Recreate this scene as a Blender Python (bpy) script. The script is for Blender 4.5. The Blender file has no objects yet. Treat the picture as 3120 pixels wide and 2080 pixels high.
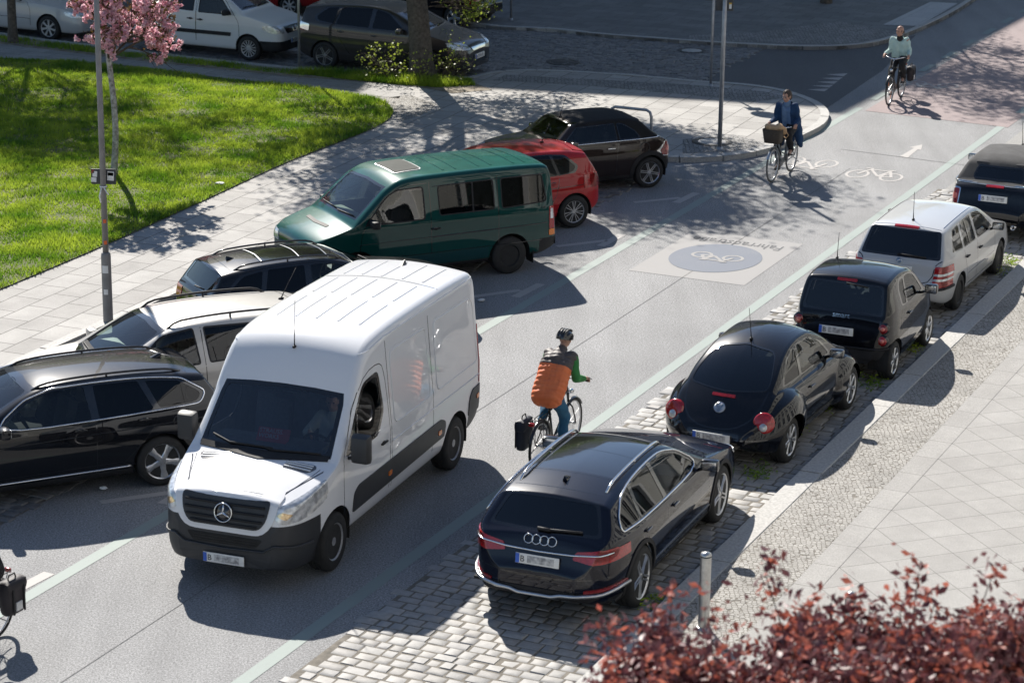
import bpy, bmesh, math, random
import numpy as np
from mathutils import Vector, Matrix
from mathutils.bvhtree import BVHTree

random.seed(7)
SC = bpy.context.scene
COL = SC.collection
R = math.radians

# ------------------------------------------------------------------ camera
CAM_H, PITCH, ROLL, LENS = 11.0357, R(16.88985), R(0.713216), 86.7345
FPX = LENS / 36 * 3120                       # focal length in photo pixels
cd = bpy.data.cameras.new('camera')
cam = bpy.data.objects.new('camera', cd)
COL.objects.link(cam)
_c, _s = math.cos(ROLL), math.sin(ROLL)
_r, _u = Vector((1, 0, 0)), Vector((0, math.sin(PITCH), math.cos(PITCH)))
_f = Vector((0, math.cos(PITCH), -math.sin(PITCH)))
_x, _y, _z = _c * _r + _s * _u, -_s * _r + _c * _u, -_f
cam.matrix_world = Matrix(((_x.x, _y.x, _z.x, 0), (_x.y, _y.y, _z.y, 0), (_x.z, _y.z, _z.z, CAM_H), (0, 0, 0, 1)))
cd.sensor_width, cd.lens, cd.sensor_fit = 36, LENS, 'HORIZONTAL'
cd.clip_start, cd.clip_end = 0.5, 2000
cd.dof.use_dof, cd.dof.focus_distance, cd.dof.aperture_fstop = True, 36, 2.8
SC.camera = cam

# ------------------------------------------------------------------ light
SUN_EL, SHADOW_AZ = R(37.5), R(163.4)        # shadows fall along this bearing
TO_SUN = Vector((-math.sin(SHADOW_AZ) * math.cos(SUN_EL), -math.cos(SHADOW_AZ) * math.cos(SUN_EL), math.sin(SUN_EL)))
w = bpy.data.worlds.new('World')
SC.world = w
w.use_nodes = True
nt = w.node_tree
sky = nt.nodes.new('ShaderNodeTexSky')
sky.sky_type = 'NISHITA'
sky.sun_disc = False
sky.sun_elevation = SUN_EL
sky.sun_rotation = math.atan2(TO_SUN.x, TO_SUN.y)
sky.air_density, sky.dust_density, sky.ozone_density = 0.9, 0.15, 1.6
bg = nt.nodes['Background']
bg.inputs['Strength'].default_value = 0.068
nt.links.new(sky.outputs['Color'], bg.inputs['Color'])
sd = bpy.data.lights.new('sun', 'SUN')
sd.energy, sd.angle, sd.color = 5.0, R(0.53), (1.0, 0.945, 0.865)
sun = bpy.data.objects.new('sun', sd)
COL.objects.link(sun)
sun.rotation_euler = TO_SUN.to_track_quat('Z', 'Y').to_euler()
SC.view_settings.view_transform = 'Standard'
SC.view_settings.look = 'None'
SC.view_settings.exposure = 0.88
SC.view_settings.gamma = 1
SC.cycles.max_bounces = 8
SC.cycles.transparent_max_bounces = 12
SC.cycles.sample_clamp_indirect = 6


def G(px, py, z=0.0):
    """ground point (height z) seen at a photo pixel, from the camera calibration"""
    U, V = px - 1560, py - 1040
    a, b = _c * U + _s * V, -_s * U + _c * V
    D = Vector((a, FPX * math.cos(PITCH) - b * math.sin(PITCH), -FPX * math.sin(PITCH) - b * math.cos(PITCH)))
    t = (z - CAM_H) / D.z
    return Vector((D.x * t, D.y * t, z))


# ------------------------------------------------------------------ object helpers
def tag(o, label=None, cat=None, group=None, kind=None):
    if label: o['label'] = label
    if cat: o['category'] = cat
    if group: o['group'] = group
    if kind: o['kind'] = kind
    return o


def empty(name, loc=(0, 0, 0), rz=0.0, label=None, cat=None, group=None):
    o = bpy.data.objects.new(name, None)
    o.empty_display_size = 0.3
    COL.objects.link(o)
    o.location = loc
    o.rotation_euler = (0, 0, rz)
    return tag(o, label, cat, group)


def mk(name, bm, mats, parent=None, smooth=40, free=True):
    """link a bmesh as one mesh object"""
    if smooth:
        lim = R(smooth)
        for f in bm.faces: f.smooth = True
        for e in bm.edges:
            if len(e.link_faces) == 2:
                try:
                    e.smooth = e.calc_face_angle(0) < lim
                except ValueError:
                    pass
    me = bpy.data.meshes.new(name)
    bm.to_mesh(me)
    if free: bm.free()
    for m in (mats if isinstance(mats, (list, tuple)) else [mats]): me.materials.append(m)
    o = bpy.data.objects.new(name, me)
    COL.objects.link(o)
    if parent: o.parent = parent
    return o


def mk_np(name, verts, faces, mats, parent=None, mi=None, smooth=False):
    """fast path: verts (n,3), faces (m,k) with constant k"""
    verts = np.asarray(verts, dtype=np.float32); faces = np.asarray(faces, dtype=np.int32)
    me = bpy.data.meshes.new(name)
    me.vertices.add(len(verts)); me.vertices.foreach_set('co', verts.ravel())
    k = faces.shape[1]
    me.loops.add(faces.size); me.loops.foreach_set('vertex_index', faces.ravel())
    me.polygons.add(len(faces))
    me.polygons.foreach_set('loop_start', np.arange(len(faces), dtype=np.int32) * k)
    me.polygons.foreach_set('loop_total', np.full(len(faces), k, dtype=np.int32))
    if mi is not None: me.polygons.foreach_set('material_index', np.asarray(mi, dtype=np.int32))
    if smooth: me.polygons.foreach_set('use_smooth', np.ones(len(faces), dtype=bool))
    me.update(calc_edges=True)
    for m in (mats if isinstance(mats, (list, tuple)) else [mats]): me.materials.append(m)
    o = bpy.data.objects.new(name, me)
    COL.objects.link(o)
    if parent: o.parent = parent
    return o


def box(bm, c, s, rot=None, bev=0.0, mi=0):
    """box centred at c with full sizes s"""
    M = Matrix.Translation(c)
    if rot is not None: M = M @ rot.to_4x4()
    M = M @ Matrix.Diagonal((s[0], s[1], s[2], 1))
    r = bmesh.ops.create_cube(bm, size=1, matrix=M)
    for f in {f for v in r['verts'] for f in v.link_faces}: f.material_index = mi
    if bev > 0:
        es = list({e for v in r['verts'] for e in v.link_edges})
        bmesh.ops.bevel(bm, geom=es, offset=bev, segments=2, affect='EDGES', profile=0.6)


def tube(bm, pts, rad, n=8, closed=False, cap=True, mi=0):
    """swept tube through points; rad is a number or a list"""
    pts = [Vector(p) for p in pts]
    m = len(pts)
    rads = rad if isinstance(rad, (list, tuple)) else [rad] * m
    rings = []
    up = None
    for i, p in enumerate(pts):
        a = pts[i - 1] if (i > 0 or closed) else pts[i]
        b = pts[(i + 1) % m] if (i < m - 1 or closed) else pts[i]
        d = (b - a)
        d = d.normalized() if d.length > 1e-9 else Vector((0, 0, 1))
        if up is None:
            up = Vector((0, 0, 1)) if abs(d.z) < 0.9 else Vector((1, 0, 0))
        s = d.cross(up)
        if s.length < 1e-6: s = d.orthogonal()
        s.normalize()
        up = s.cross(d).normalized()
        rings.append([bm.verts.new(p + (s * math.cos(2 * math.pi * k / n) + up * math.sin(2 * math.pi * k / n)) * rads[i]) for k in range(n)])
    fs = []
    for i in range(m if closed else m - 1):
        A, B = rings[i], rings[(i + 1) % m]
        for k in range(n):
            fs.append(bm.faces.new((A[k], A[(k + 1) % n], B[(k + 1) % n], B[k])))
    if cap and not closed:
        fs.append(bm.faces.new(rings[0][::-1])); fs.append(bm.faces.new(rings[-1]))
    for f in fs: f.material_index = mi


def lathe(bm, prof, c=(0, 0, 0), axis='z', n=24, mi=0):
    """revolve profile [(r, h)] round an axis through c"""
    c = Vector(c)
    rings = []
    for r, h in prof:
        ring = []
        for k in range(n):
            a = 2 * math.pi * k / n
            x, y = r * math.cos(a), r * math.sin(a)
            p = Vector((x, y, h)) if axis == 'z' else (Vector((x, h, y)) if axis == 'y' else Vector((h, x, y)))
            ring.append(bm.verts.new(c + p))
        rings.append(ring)
    for A, B in zip(rings, rings[1:]):
        for k in range(n):
            f = bm.faces.new((A[k], A[(k + 1) % n], B[(k + 1) % n], B[k])); f.material_index = mi
    for ring in (rings[0], rings[-1]):
        if (ring[0].co - ring[n // 2].co).length > 1e-4:
            f = bm.faces.new(ring); f.material_index = mi
    return rings


def ball(bm, c, r, sub=2, mi=0):
    r = (r, r, r) if not isinstance(r, (tuple, list)) else r
    q = bmesh.ops.create_icosphere(bm, subdivisions=sub, radius=1, matrix=Matrix.Translation(c) @ Matrix.Diagonal((r[0], r[1], r[2], 1)))
    for f in {f for v in q['verts'] for f in v.link_faces}: f.material_index = mi


def fillet(pts, closed=False, n=4):
    """round the corners of a 2-D polygon; a point is (a, b) or (a, b, radius); no radius = soft spline"""
    out = []
    m = len(pts)
    for i, p in enumerate(pts):
        P = Vector(p[:2])
        r = p[2] if len(p) > 2 else None
        if (not closed and i in (0, m - 1)) or r == 0:
            out.append(P); continue
        A, B = Vector(pts[i - 1][:2]), Vector(pts[(i + 1) % m][:2])
        da, db = (A - P).length, (B - P).length
        ra, rb = (da * .5, db * .5) if r is None else (min(r, da * .48), min(r, db * .48))
        p0, p1 = P + (A - P) * (ra / da), P + (B - P) * (rb / db)
        for k in range(n + 1):
            t = k / n
            out.append(p0 * (1 - t) ** 2 + P * 2 * t * (1 - t) + p1 * t * t)
    res = []
    for q in out:
        if not res or (q - res[-1]).length > 1e-4: res.append(q)
    if closed and (res[0] - res[-1]).length < 1e-4: res.pop()
    return res


def pchip(nodes):
    xs = np.array([n[0] for n in nodes], float); ys = np.array([n[1] for n in nodes], float)
    h = np.diff(xs); d = np.diff(ys) / h
    m = np.zeros(len(xs))
    m[0], m[-1] = d[0], d[-1]
    for i in range(1, len(xs) - 1):
        if d[i - 1] * d[i] > 0:
            w1, w2 = 2 * h[i] + h[i - 1], h[i] + 2 * h[i - 1]
            m[i] = (w1 + w2) / (w1 / d[i - 1] + w2 / d[i])

    def f(x):
        x = min(max(x, xs[0]), xs[-1])
        i = min(max(int(np.searchsorted(xs, x)) - 1, 0), len(h) - 1)
        t = (x - xs[i]) / h[i]
        return float(ys[i] * (1 + 2 * t) * (1 - t) ** 2 + m[i] * h[i] * t * (1 - t) ** 2 + ys[i + 1] * t * t * (3 - 2 * t) + m[i + 1] * h[i] * t * t * (t - 1))
    return f


def inpoly(x, y, poly):
    c = False
    j = len(poly) - 1
    for i in range(len(poly)):
        xi, yi = poly[i][0], poly[i][1]; xj, yj = poly[j][0], poly[j][1]
        if (yi > y) != (yj > y) and x < (xj - xi) * (y - yi) / (yj - yi) + xi: c = not c
        j = i
    return c


# ------------------------------------------------------------------ materials
MATS = {}


def nodes_of(m):
    m.use_nodes = True
    return m.node_tree, m.node_tree.nodes, m.node_tree.links, m.node_tree.nodes['Principled BSDF']


def mat(name, col, rough=0.5, metal=0.0, coat=0.0, var=0.0, scale=8.0, bump=0.0, bscale=60.0, col2=None, spec=0.5, trans=0.0, detail=6):
    """plain procedural surface: noise-varied colour, optional bump"""
    if name in MATS: return MATS[name]
    m = bpy.data.materials.new(name)
    t, N, L, b = nodes_of(m)
    b.inputs['Roughness'].default_value = rough
    b.inputs['Metallic'].default_value = metal
    b.inputs['Coat Weight'].default_value = coat
    b.inputs['Coat Roughness'].default_value = 0.03
    b.inputs['Specular IOR Level'].default_value = spec
    if trans: b.inputs['Transmission Weight'].default_value = trans
    c = (*col, 1)
    b.inputs['Base Color'].default_value = c
    tc = N.new('ShaderNodeTexCoord')
    if var > 0 or col2:
        nz = N.new('ShaderNodeTexNoise'); nz.inputs['Scale'].default_value = scale; nz.inputs['Detail'].default_value = detail
        L.new(tc.outputs['Object'], nz.inputs['Vector'])
        rp = N.new('ShaderNodeValToRGB')
        rp.color_ramp.elements[0].position = 0.3; rp.color_ramp.elements[1].position = 0.7
        c2 = col2 or tuple(min(1, x * (1 + var)) for x in col)
        c1 = col if col2 else tuple(x * (1 - var) for x in col)
        rp.color_ramp.elements[0].color = (*c1, 1); rp.color_ramp.elements[1].color = (*c2, 1)
        L.new(nz.outputs['Fac'], rp.inputs['Fac']); L.new(rp.outputs['Color'], b.inputs['Base Color'])
    if bump > 0:
        n2 = N.new('ShaderNodeTexNoise'); n2.inputs['Scale'].default_value = bscale; n2.inputs['Detail'].default_value = 4
        L.new(tc.outputs['Object'], n2.inputs['Vector'])
        bp = N.new('ShaderNodeBump'); bp.inputs['Strength'].default_value = bump; bp.inputs['Distance'].default_value = 0.01
        L.new(n2.outputs['Fac'], bp.inputs['Height']); L.new(bp.outputs['Normal'], b.inputs['Normal'])
    MATS[name] = m
    return m


def paint(name, col, metal=0.0, rough=0.35, dust=0.0, topcol=(0.25, 0.22, 0.18)):
    """car paint under clear coat, with dust or a painted-in sunlit tone on surfaces that face up"""
    if name in MATS: return MATS[name]
    m = bpy.data.materials.new(name)
    t, N, L, b = nodes_of(m)
    b.inputs['Metallic'].default_value = metal
    b.inputs['Coat Weight'].default_value = 1.0
    b.inputs['Coat Roughness'].default_value = 0.02
    b.inputs['Roughness'].default_value = rough
    b.inputs['Specular IOR Level'].default_value = 0.03
    tc = N.new('ShaderNodeTexCoord'); nz = N.new('ShaderNodeTexNoise')
    nz.inputs['Scale'].default_value = 3.0; nz.inputs['Detail'].default_value = 9; nz.inputs['Roughness'].default_value = 0.7
    L.new(tc.outputs['Object'], nz.inputs['Vector'])
    ge = N.new('ShaderNodeNewGeometry'); sp = N.new('ShaderNodeSeparateXYZ')
    L.new(ge.outputs['Normal'], sp.inputs['Vector'])
    mr = N.new('ShaderNodeMapRange'); mr.inputs['From Min'].default_value = 0.55; mr.inputs['From Max'].default_value = 1.0
    mr.inputs['To Max'].default_value = dust
    L.new(sp.outputs['Z'], mr.inputs['Value'])
    mu = N.new('ShaderNodeMath'); mu.operation = 'MULTIPLY'
    L.new(mr.outputs['Result'], mu.inputs[0]); L.new(nz.outputs['Fac'], mu.inputs[1])
    mx = N.new('ShaderNodeMixRGB'); mx.inputs['Color1'].default_value = (*col, 1); mx.inputs['Color2'].default_value = (*topcol, 1)
    L.new(mu.outputs[0], mx.inputs['Fac']); L.new(mx.outputs['Color'], b.inputs['Base Color'])
    cr = N.new('ShaderNodeMapRange'); cr.inputs['To Min'].default_value = 0.015; cr.inputs['To Max'].default_value = 0.015 + dust * 0.25
    L.new(mu.outputs[0], cr.inputs['Value']); L.new(cr.outputs['Result'], b.inputs['Coat Roughness'])
    MATS[name] = m
    return m


def glass(name, tint=(0.5, 0.55, 0.55), ior=1.5, rough=0.0):
    """window glass: tinted see-through with a mirror reflection by angle"""
    if name in MATS: return MATS[name]
    m = bpy.data.materials.new(name)
    m.use_nodes = True
    N, L = m.node_tree.nodes, m.node_tree.links
    N.remove(N['Principled BSDF'])
    tr = N.new('ShaderNodeBsdfTransparent'); tr.inputs['Color'].default_value = (*tint, 1)
    gl = N.new('ShaderNodeBsdfGlossy'); gl.inputs['Roughness'].default_value = rough
    fr = N.new('ShaderNodeFresnel'); fr.inputs['IOR'].default_value = ior + 0.35
    mx = N.new('ShaderNodeMixShader')
    L.new(fr.outputs[0], mx.inputs[0]); L.new(tr.outputs[0], mx.inputs[1]); L.new(gl.outputs[0], mx.inputs[2])
    L.new(mx.outputs[0], N['Material Output'].inputs['Surface'])
    MATS[name] = m
    return m


def leafmat(name, c1, c2, scale=5.0, trans=0.35, rough=0.45):
    """thin leaf: varied diffuse with light coming through"""
    if name in MATS: return MATS[name]
    m = bpy.data.materials.new(name)
    t, N, L, b = nodes_of(m)
    tc = N.new('ShaderNodeTexCoord'); nz = N.new('ShaderNodeTexNoise')
    nz.inputs['Scale'].default_value = scale; nz.inputs['Detail'].default_value = 5
    L.new(tc.outputs['Object'], nz.inputs['Vector'])
    rp = N.new('ShaderNodeValToRGB'); rp.color_ramp.elements[0].position = 0.35; rp.color_ramp.elements[1].position = 0.65
    rp.color_ramp.elements[0].color = (*c1, 1); rp.color_ramp.elements[1].color = (*c2, 1)
    L.new(nz.outputs['Fac'], rp.inputs['Fac']); L.new(rp.outputs['Color'], b.inputs['Base Color'])
    b.inputs['Roughness'].default_value = rough
    tl = N.new('ShaderNodeBsdfTranslucent'); L.new(rp.outputs['Color'], tl.inputs['Color'])
    mx = N.new('ShaderNodeMixShader'); mx.inputs[0].default_value = trans
    L.new(b.outputs[0], mx.inputs[1]); L.new(tl.outputs[0], mx.inputs[2])
    L.new(mx.outputs[0], N['Material Output'].inputs['Surface'])
    MATS[name] = m
    return m


BLACK_PLASTIC = mat('black plastic', (0.022, 0.022, 0.024), 0.65, var=0.25, scale=4, bump=0.05, bscale=200, spec=0.25)
GREY_PLASTIC = mat('charcoal plastic', (0.028, 0.030, 0.034), 0.5, var=0.2, scale=3, bump=0.05, bscale=250)
GLOSS_BLACK = mat('gloss black', (0.008, 0.008, 0.009), 0.12, coat=1.0, var=0.1)
RUBBER = mat('tyre rubber', (0.018, 0.018, 0.018), 0.8, var=0.35, scale=12, bump=0.15, bscale=90)
CHROME = mat('chrome trim', (0.75, 0.76, 0.78), 0.12, 1.0, var=0.05)
ALLOY = mat('silver alloy', (0.55, 0.56, 0.58), 0.3, 0.85, var=0.1, scale=20)
ALLOY_D = mat('grey alloy', (0.28, 0.285, 0.3), 0.35, 0.8, var=0.1, scale=20)
HUBCAP = mat('silver hubcap paint', (0.5, 0.5, 0.51), 0.4, 0.5, var=0.1, scale=20)
STEEL = mat('grey steel wheel', (0.30, 0.305, 0.32), 0.45, 0.3, var=0.15, scale=14)
STEEL_B = mat('black steel wheel', (0.016, 0.016, 0.017), 0.6, 0.2, var=0.3, scale=14)
DARKVOID = mat('dark brake and openings', (0.02, 0.02, 0.02), 0.8, 0.2, var=0.3)  # dark brakes and liners; on wheel holes and intake, painted-in shade
LINING = mat('dark cabin lining', (0.018, 0.019, 0.021), 0.9, var=0.2)
SEATCLOTH = mat('dark seat cloth', (0.035, 0.036, 0.04), 0.95, var=0.25, scale=30)
DASHM = mat('dashboard plastic', (0.05, 0.052, 0.055), 0.6, var=0.2, scale=12)
DASH_L = mat('grey dashboard plastic', (0.36, 0.39, 0.37), 0.6, var=0.1, scale=12)
REDLAMP = mat('red lamp plastic', (0.34, 0.009, 0.010), 0.12, coat=1.0, var=0.3, scale=40)
REDDARK = mat('dark red lamp plastic', (0.2, 0.006, 0.008), 0.12, coat=1.0, var=0.3, scale=40)
AMBER = mat('amber lamp plastic', (0.75, 0.2, 0.02), 0.2, coat=0.6, var=0.2, scale=40)
LAMPWHITE = mat('clear lamp', (0.58, 0.60, 0.62), 0.2, 0.35, coat=1.0, var=0.4, scale=16, detail=2)
WHITEP = mat('white plate enamel', (0.75, 0.75, 0.73), 0.35, var=0.05)
BLUEP = mat('blue plate enamel', (0.03, 0.12, 0.55), 0.35, var=0.1)
INK = mat('black lettering', (0.01, 0.01, 0.01), 0.5, var=0.1)
SMUDGE = mat('grey smudged lettering', (0.22, 0.22, 0.23), 0.5, scale=22, col2=(0.62, 0.62, 0.61), detail=1)
GLASS = glass('clear glass', (0.58, 0.64, 0.63), 1.3)
GLASS_D = glass('tinted glass', (0.10, 0.11, 0.12), 1.2)
GLASS_G = glass('green tinted glass', (0.72, 0.82, 0.77))
# ------------------------------------------------------------------ ground materials
AZ = R(24.8)                                  # bearing of the road
T_ = Vector((math.sin(AZ), math.cos(AZ), 0)); S_ = Vector((math.cos(AZ), -math.sin(AZ), 0))


def RT(s, a, z=0.0):
    """road coordinates: s metres to the right, a metres along"""
    v = S_ * s + T_ * a
    v.z = z
    return v


def along(p): return p.x * T_.x + p.y * T_.y


def asphalt(name, c1, c2, patch=0.12):
    m = bpy.data.materials.new(name)
    t, N, L, b = nodes_of(m)
    b.inputs['Roughness'].default_value = 0.88
    tc = N.new('ShaderNodeTexCoord')
    fine = N.new('ShaderNodeTexNoise'); fine.inputs['Scale'].default_value = 42; fine.inputs['Detail'].default_value = 5; fine.inputs['Roughness'].default_value = 0.85
    vor = N.new('ShaderNodeTexVoronoi'); vor.inputs['Scale'].default_value = 46
    big = N.new('ShaderNodeTexNoise'); big.inputs['Scale'].default_value = 0.35; big.inputs['Detail'].default_value = 6; big.inputs['Roughness'].default_value = 0.6
    mp = N.new('ShaderNodeMapping'); mp.inputs['Rotation'].default_value = (0, 0, AZ); mp.inputs['Scale'].default_value = (2.2, 0.22, 1)
    lane = N.new('ShaderNodeTexNoise'); lane.inputs['Scale'].default_value = 0.8; lane.inputs['Detail'].default_value = 5
    for n in (fine, vor, big): L.new(tc.outputs['Object'], n.inputs['Vector'])
    L.new(tc.outputs['Object'], mp.inputs['Vector']); L.new(mp.outputs[0], lane.inputs['Vector'])
    rp = N.new('ShaderNodeValToRGB'); rp.color_ramp.elements[0].position = 0.40; rp.color_ramp.elements[1].position = 0.60
    rp.color_ramp.elements[0].color = (*c1, 1); rp.color_ramp.elements[1].color = (*c2, 1)
    L.new(fine.outputs['Fac'], rp.inputs['Fac'])
    m1 = N.new('ShaderNodeMixRGB'); m1.blend_type = 'MULTIPLY'; m1.inputs['Fac'].default_value = 1
    r2 = N.new('ShaderNodeMapRange'); r2.inputs['To Min'].default_value = 1 - patch; r2.inputs['To Max'].default_value = 1 + patch
    r2.inputs['From Min'].default_value = 0.3; r2.inputs['From Max'].default_value = 0.7
    ad = N.new('ShaderNodeMath'); ad.operation = 'ADD'
    hf = N.new('ShaderNodeMath'); hf.operation = 'MULTIPLY'; hf.inputs[1].default_value = 0.5
    L.new(big.outputs['Fac'], ad.inputs[0]); L.new(lane.outputs['Fac'], ad.inputs[1]); L.new(ad.outputs[0], hf.inputs[0])
    L.new(hf.outputs[0], r2.inputs['Value'])
    L.new(rp.outputs['Color'], m1.inputs['Color1']); L.new(r2.outputs['Result'], m1.inputs['Color2'])
    m2 = N.new('ShaderNodeMixRGB'); m2.blend_type = 'MULTIPLY'; m2.inputs['Fac'].default_value = 0.35
    r3 = N.new('ShaderNodeMapRange'); r3.inputs['From Max'].default_value = 0.6; r3.inputs['To Min'].default_value = 1.35; r3.inputs['To Max'].default_value = 0.55
    L.new(vor.outputs['Distance'], r3.inputs['Value'])
    L.new(m1.outputs[0], m2.inputs['Color1']); L.new(r3.outputs['Result'], m2.inputs['Color2'])
    L.new(m2.outputs[0], b.inputs['Base Color'])
    bp = N.new('ShaderNodeBump'); bp.inputs['Strength'].default_value = 0.12; bp.inputs['Distance'].default_value = 0.01
    L.new(fine.outputs['Fac'], bp.inputs['Height']); L.new(bp.outputs['Normal'], b.inputs['Normal'])
    return m


def slabs(name, az, bw, rh, c1, c2, gap, mortar=0.006, off=0.5, stain=0.25):
    """rectangular paving slabs in rows running along a bearing"""
    m = bpy.data.materials.new(name)
    t, N, L, b = nodes_of(m)
    b.inputs['Roughness'].default_value = 0.85
    tc = N.new('ShaderNodeTexCoord'); mp = N.new('ShaderNodeMapping')
    mp.inputs['Rotation'].default_value = (0, 0, -(math.pi / 2 - az))
    wob = N.new('ShaderNodeTexNoise'); wob.inputs['Scale'].default_value = 0.9; wob.inputs['Detail'].default_value = 2
    L.new(tc.outputs['Object'], wob.inputs['Vector'])
    wv = N.new('ShaderNodeVectorMath'); wv.operation = 'SCALE'; wv.inputs['Scale'].default_value = 0.05
    L.new(wob.outputs['Color'], wv.inputs[0])
    av = N.new('ShaderNodeVectorMath'); av.operation = 'ADD'
    L.new(tc.outputs['Object'], av.inputs[0]); L.new(wv.outputs[0], av.inputs[1])
    L.new(av.outputs[0], mp.inputs['Vector'])
    br = N.new('ShaderNodeTexBrick')
    br.offset, br.offset_frequency = off, 2
    br.inputs['Scale'].default_value = 1; br.inputs['Mortar Size'].default_value = mortar; br.inputs['Mortar Smooth'].default_value = 0.3
    br.inputs['Brick Width'].default_value = bw; br.inputs['Row Height'].default_value = rh; br.inputs['Bias'].default_value = 0
    br.inputs['Color1'].default_value = (*c1, 1); br.inputs['Color2'].default_value = (*c2, 1); br.inputs['Mortar'].default_value = (*gap, 1)
    L.new(mp.outputs[0], br.inputs['Vector'])
    st = N.new('ShaderNodeTexNoise'); st.inputs['Scale'].default_value = 1.3; st.inputs['Detail'].default_value = 9; st.inputs['Roughness'].default_value = 0.75
    sp = N.new('ShaderNodeTexNoise'); sp.inputs['Scale'].default_value = 70; sp.inputs['Detail'].default_value = 4
    for n in (st, sp): L.new(tc.outputs['Object'], n.inputs['Vector'])
    r1 = N.new('ShaderNodeMapRange'); r1.inputs['From Min'].default_value = 0.3; r1.inputs['From Max'].default_value = 0.7
    r1.inputs['To Min'].default_value = 1 - stain; r1.inputs['To Max'].default_value = 1 + stain * 0.5
    r2 = N.new('ShaderNodeMapRange'); r2.inputs['From Min'].default_value = 0.3; r2.inputs['From Max'].default_value = 0.7
    r2.inputs['To Min'].default_value = 0.78; r2.inputs['To Max'].default_value = 1.2
    L.new(st.outputs['Fac'], r1.inputs['Value']); L.new(sp.outputs['Fac'], r2.inputs['Value'])
    mu = N.new('ShaderNodeMath'); mu.operation = 'MULTIPLY'; L.new(r1.outputs[0], mu.inputs[0]); L.new(r2.outputs[0], mu.inputs[1])
    mx = N.new('ShaderNodeMixRGB'); mx.blend_type = 'MULTIPLY'; mx.inputs['Fac'].default_value = 1
    L.new(br.outputs['Color'], mx.inputs['Color1']); L.new(mu.outputs[0], mx.inputs['Color2']); L.new(mx.outputs[0], b.inputs['Base Color'])
    bp = N.new('ShaderNodeBump'); bp.inputs['Strength'].default_value = 0.5; bp.inputs['Distance'].default_value = 0.012; bp.invert = True
    L.new(br.outputs['Fac'], bp.inputs['Height']); L.new(bp.outputs['Normal'], b.inputs['Normal'])
    return m


def mosaic(name, scale, c1, c2, gap, edge=0.09):
    """small irregular cobble mosaic"""
    m = bpy.data.materials.new(name)
    t, N, L, b = nodes_of(m)
    b.inputs['Roughness'].default_value = 0.85
    tc = N.new('ShaderNodeTexCoord')
    ve = N.new('ShaderNodeTexVoronoi'); ve.feature = 'DISTANCE_TO_EDGE'; ve.inputs['Scale'].default_value = scale; ve.inputs['Randomness'].default_value = 0.6
    vc = N.new('ShaderNodeTexVoronoi'); vc.inputs['Scale'].default_value = scale; vc.inputs['Randomness'].default_value = 0.6
    st = N.new('ShaderNodeTexNoise'); st.inputs['Scale'].default_value = 1.1; st.inputs['Detail'].default_value = 8; st.inputs['Roughness'].default_value = 0.7
    for n in (ve, vc, st): L.new(tc.outputs['Object'], n.inputs['Vector'])
    sx = N.new('ShaderNodeSeparateColor'); L.new(vc.outputs['Color'], sx.inputs[0])
    mx = N.new('ShaderNodeMixRGB'); mx.inputs['Color1'].default_value = (*c1, 1); mx.inputs['Color2'].default_value = (*c2, 1)
    L.new(sx.outputs[0], mx.inputs['Fac'])
    er = N.new('ShaderNodeMapRange'); er.inputs['From Min'].default_value = edge * 0.35; er.inputs['From Max'].default_value = edge
    L.new(ve.outputs['Distance'], er.inputs['Value'])
    m2 = N.new('ShaderNodeMixRGB'); m2.inputs['Color1'].default_value = (*gap, 1)
    L.new(er.outputs[0], m2.inputs['Fac']); L.new(mx.outputs[0], m2.inputs['Color2'])
    r1 = N.new('ShaderNodeMapRange'); r1.inputs['From Min'].default_value = 0.3; r1.inputs['From Max'].default_value = 0.7
    r1.inputs['To Min'].default_value = 0.75; r1.inputs['To Max'].default_value = 1.15
    L.new(st.outputs['Fac'], r1.inputs['Value'])
    m3 = N.new('ShaderNodeMixRGB'); m3.blend_type = 'MULTIPLY'; m3.inputs['Fac'].default_value = 1
    L.new(m2.outputs[0], m3.inputs['Color1']); L.new(r1.outputs[0], m3.inputs['Color2']); L.new(m3.outputs[0], b.inputs['Base Color'])
    bp = N.new('ShaderNodeBump'); bp.inputs['Strength'].default_value = 0.7; bp.inputs['Distance'].default_value = 0.015
    L.new(er.outputs[0], bp.inputs['Height']); L.new(bp.outputs['Normal'], b.inputs['Normal'])
    return m


M_ASPH = asphalt('worn asphalt', (0.125, 0.126, 0.129), (0.368, 0.370, 0.371), 0.24)
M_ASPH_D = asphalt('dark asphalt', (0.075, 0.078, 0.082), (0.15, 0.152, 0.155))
M_PATCH = asphalt('pale asphalt patch', (0.22, 0.216, 0.205), (0.36, 0.355, 0.34), 0.08)
M_PINK = asphalt('red cycle crossing coating', (0.235, 0.185, 0.183), (0.34, 0.275, 0.27), 0.12)
M_SLAB_L = slabs('weathered concrete slabs', R(22.5), 0.75, 0.5, (0.295, 0.284, 0.268), (0.385, 0.372, 0.352), (0.085, 0.08, 0.073), 0.010)
M_SLAB_X = slabs('worn path slabs', R(114), 0.75, 0.5, (0.26, 0.255, 0.245), (0.33, 0.32, 0.305), (0.1, 0.1, 0.095), 0.008)
M_SLAB_R = slabs('smooth diagonal slabs', R(69.8), 0.5, 0.5, (0.285, 0.277, 0.264), (0.318, 0.310, 0.296), (0.12, 0.115, 0.105), 0.0045, off=0.0, stain=0.2)
M_SLAB_F = slabs('grey slabs darkened for shade', R(113), 0.7, 0.5, (0.16, 0.16, 0.158), (0.2, 0.2, 0.195), (0.08, 0.08, 0.08), 0.008)  # far slabs kept darker: the building's shade is put into their colour
M_SLAB_P = slabs('pale new slabs', R(25), 0.8, 0.6, (0.43, 0.43, 0.43), (0.47, 0.47, 0.46), (0.2, 0.2, 0.2), 0.006, stain=0.08)
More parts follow.
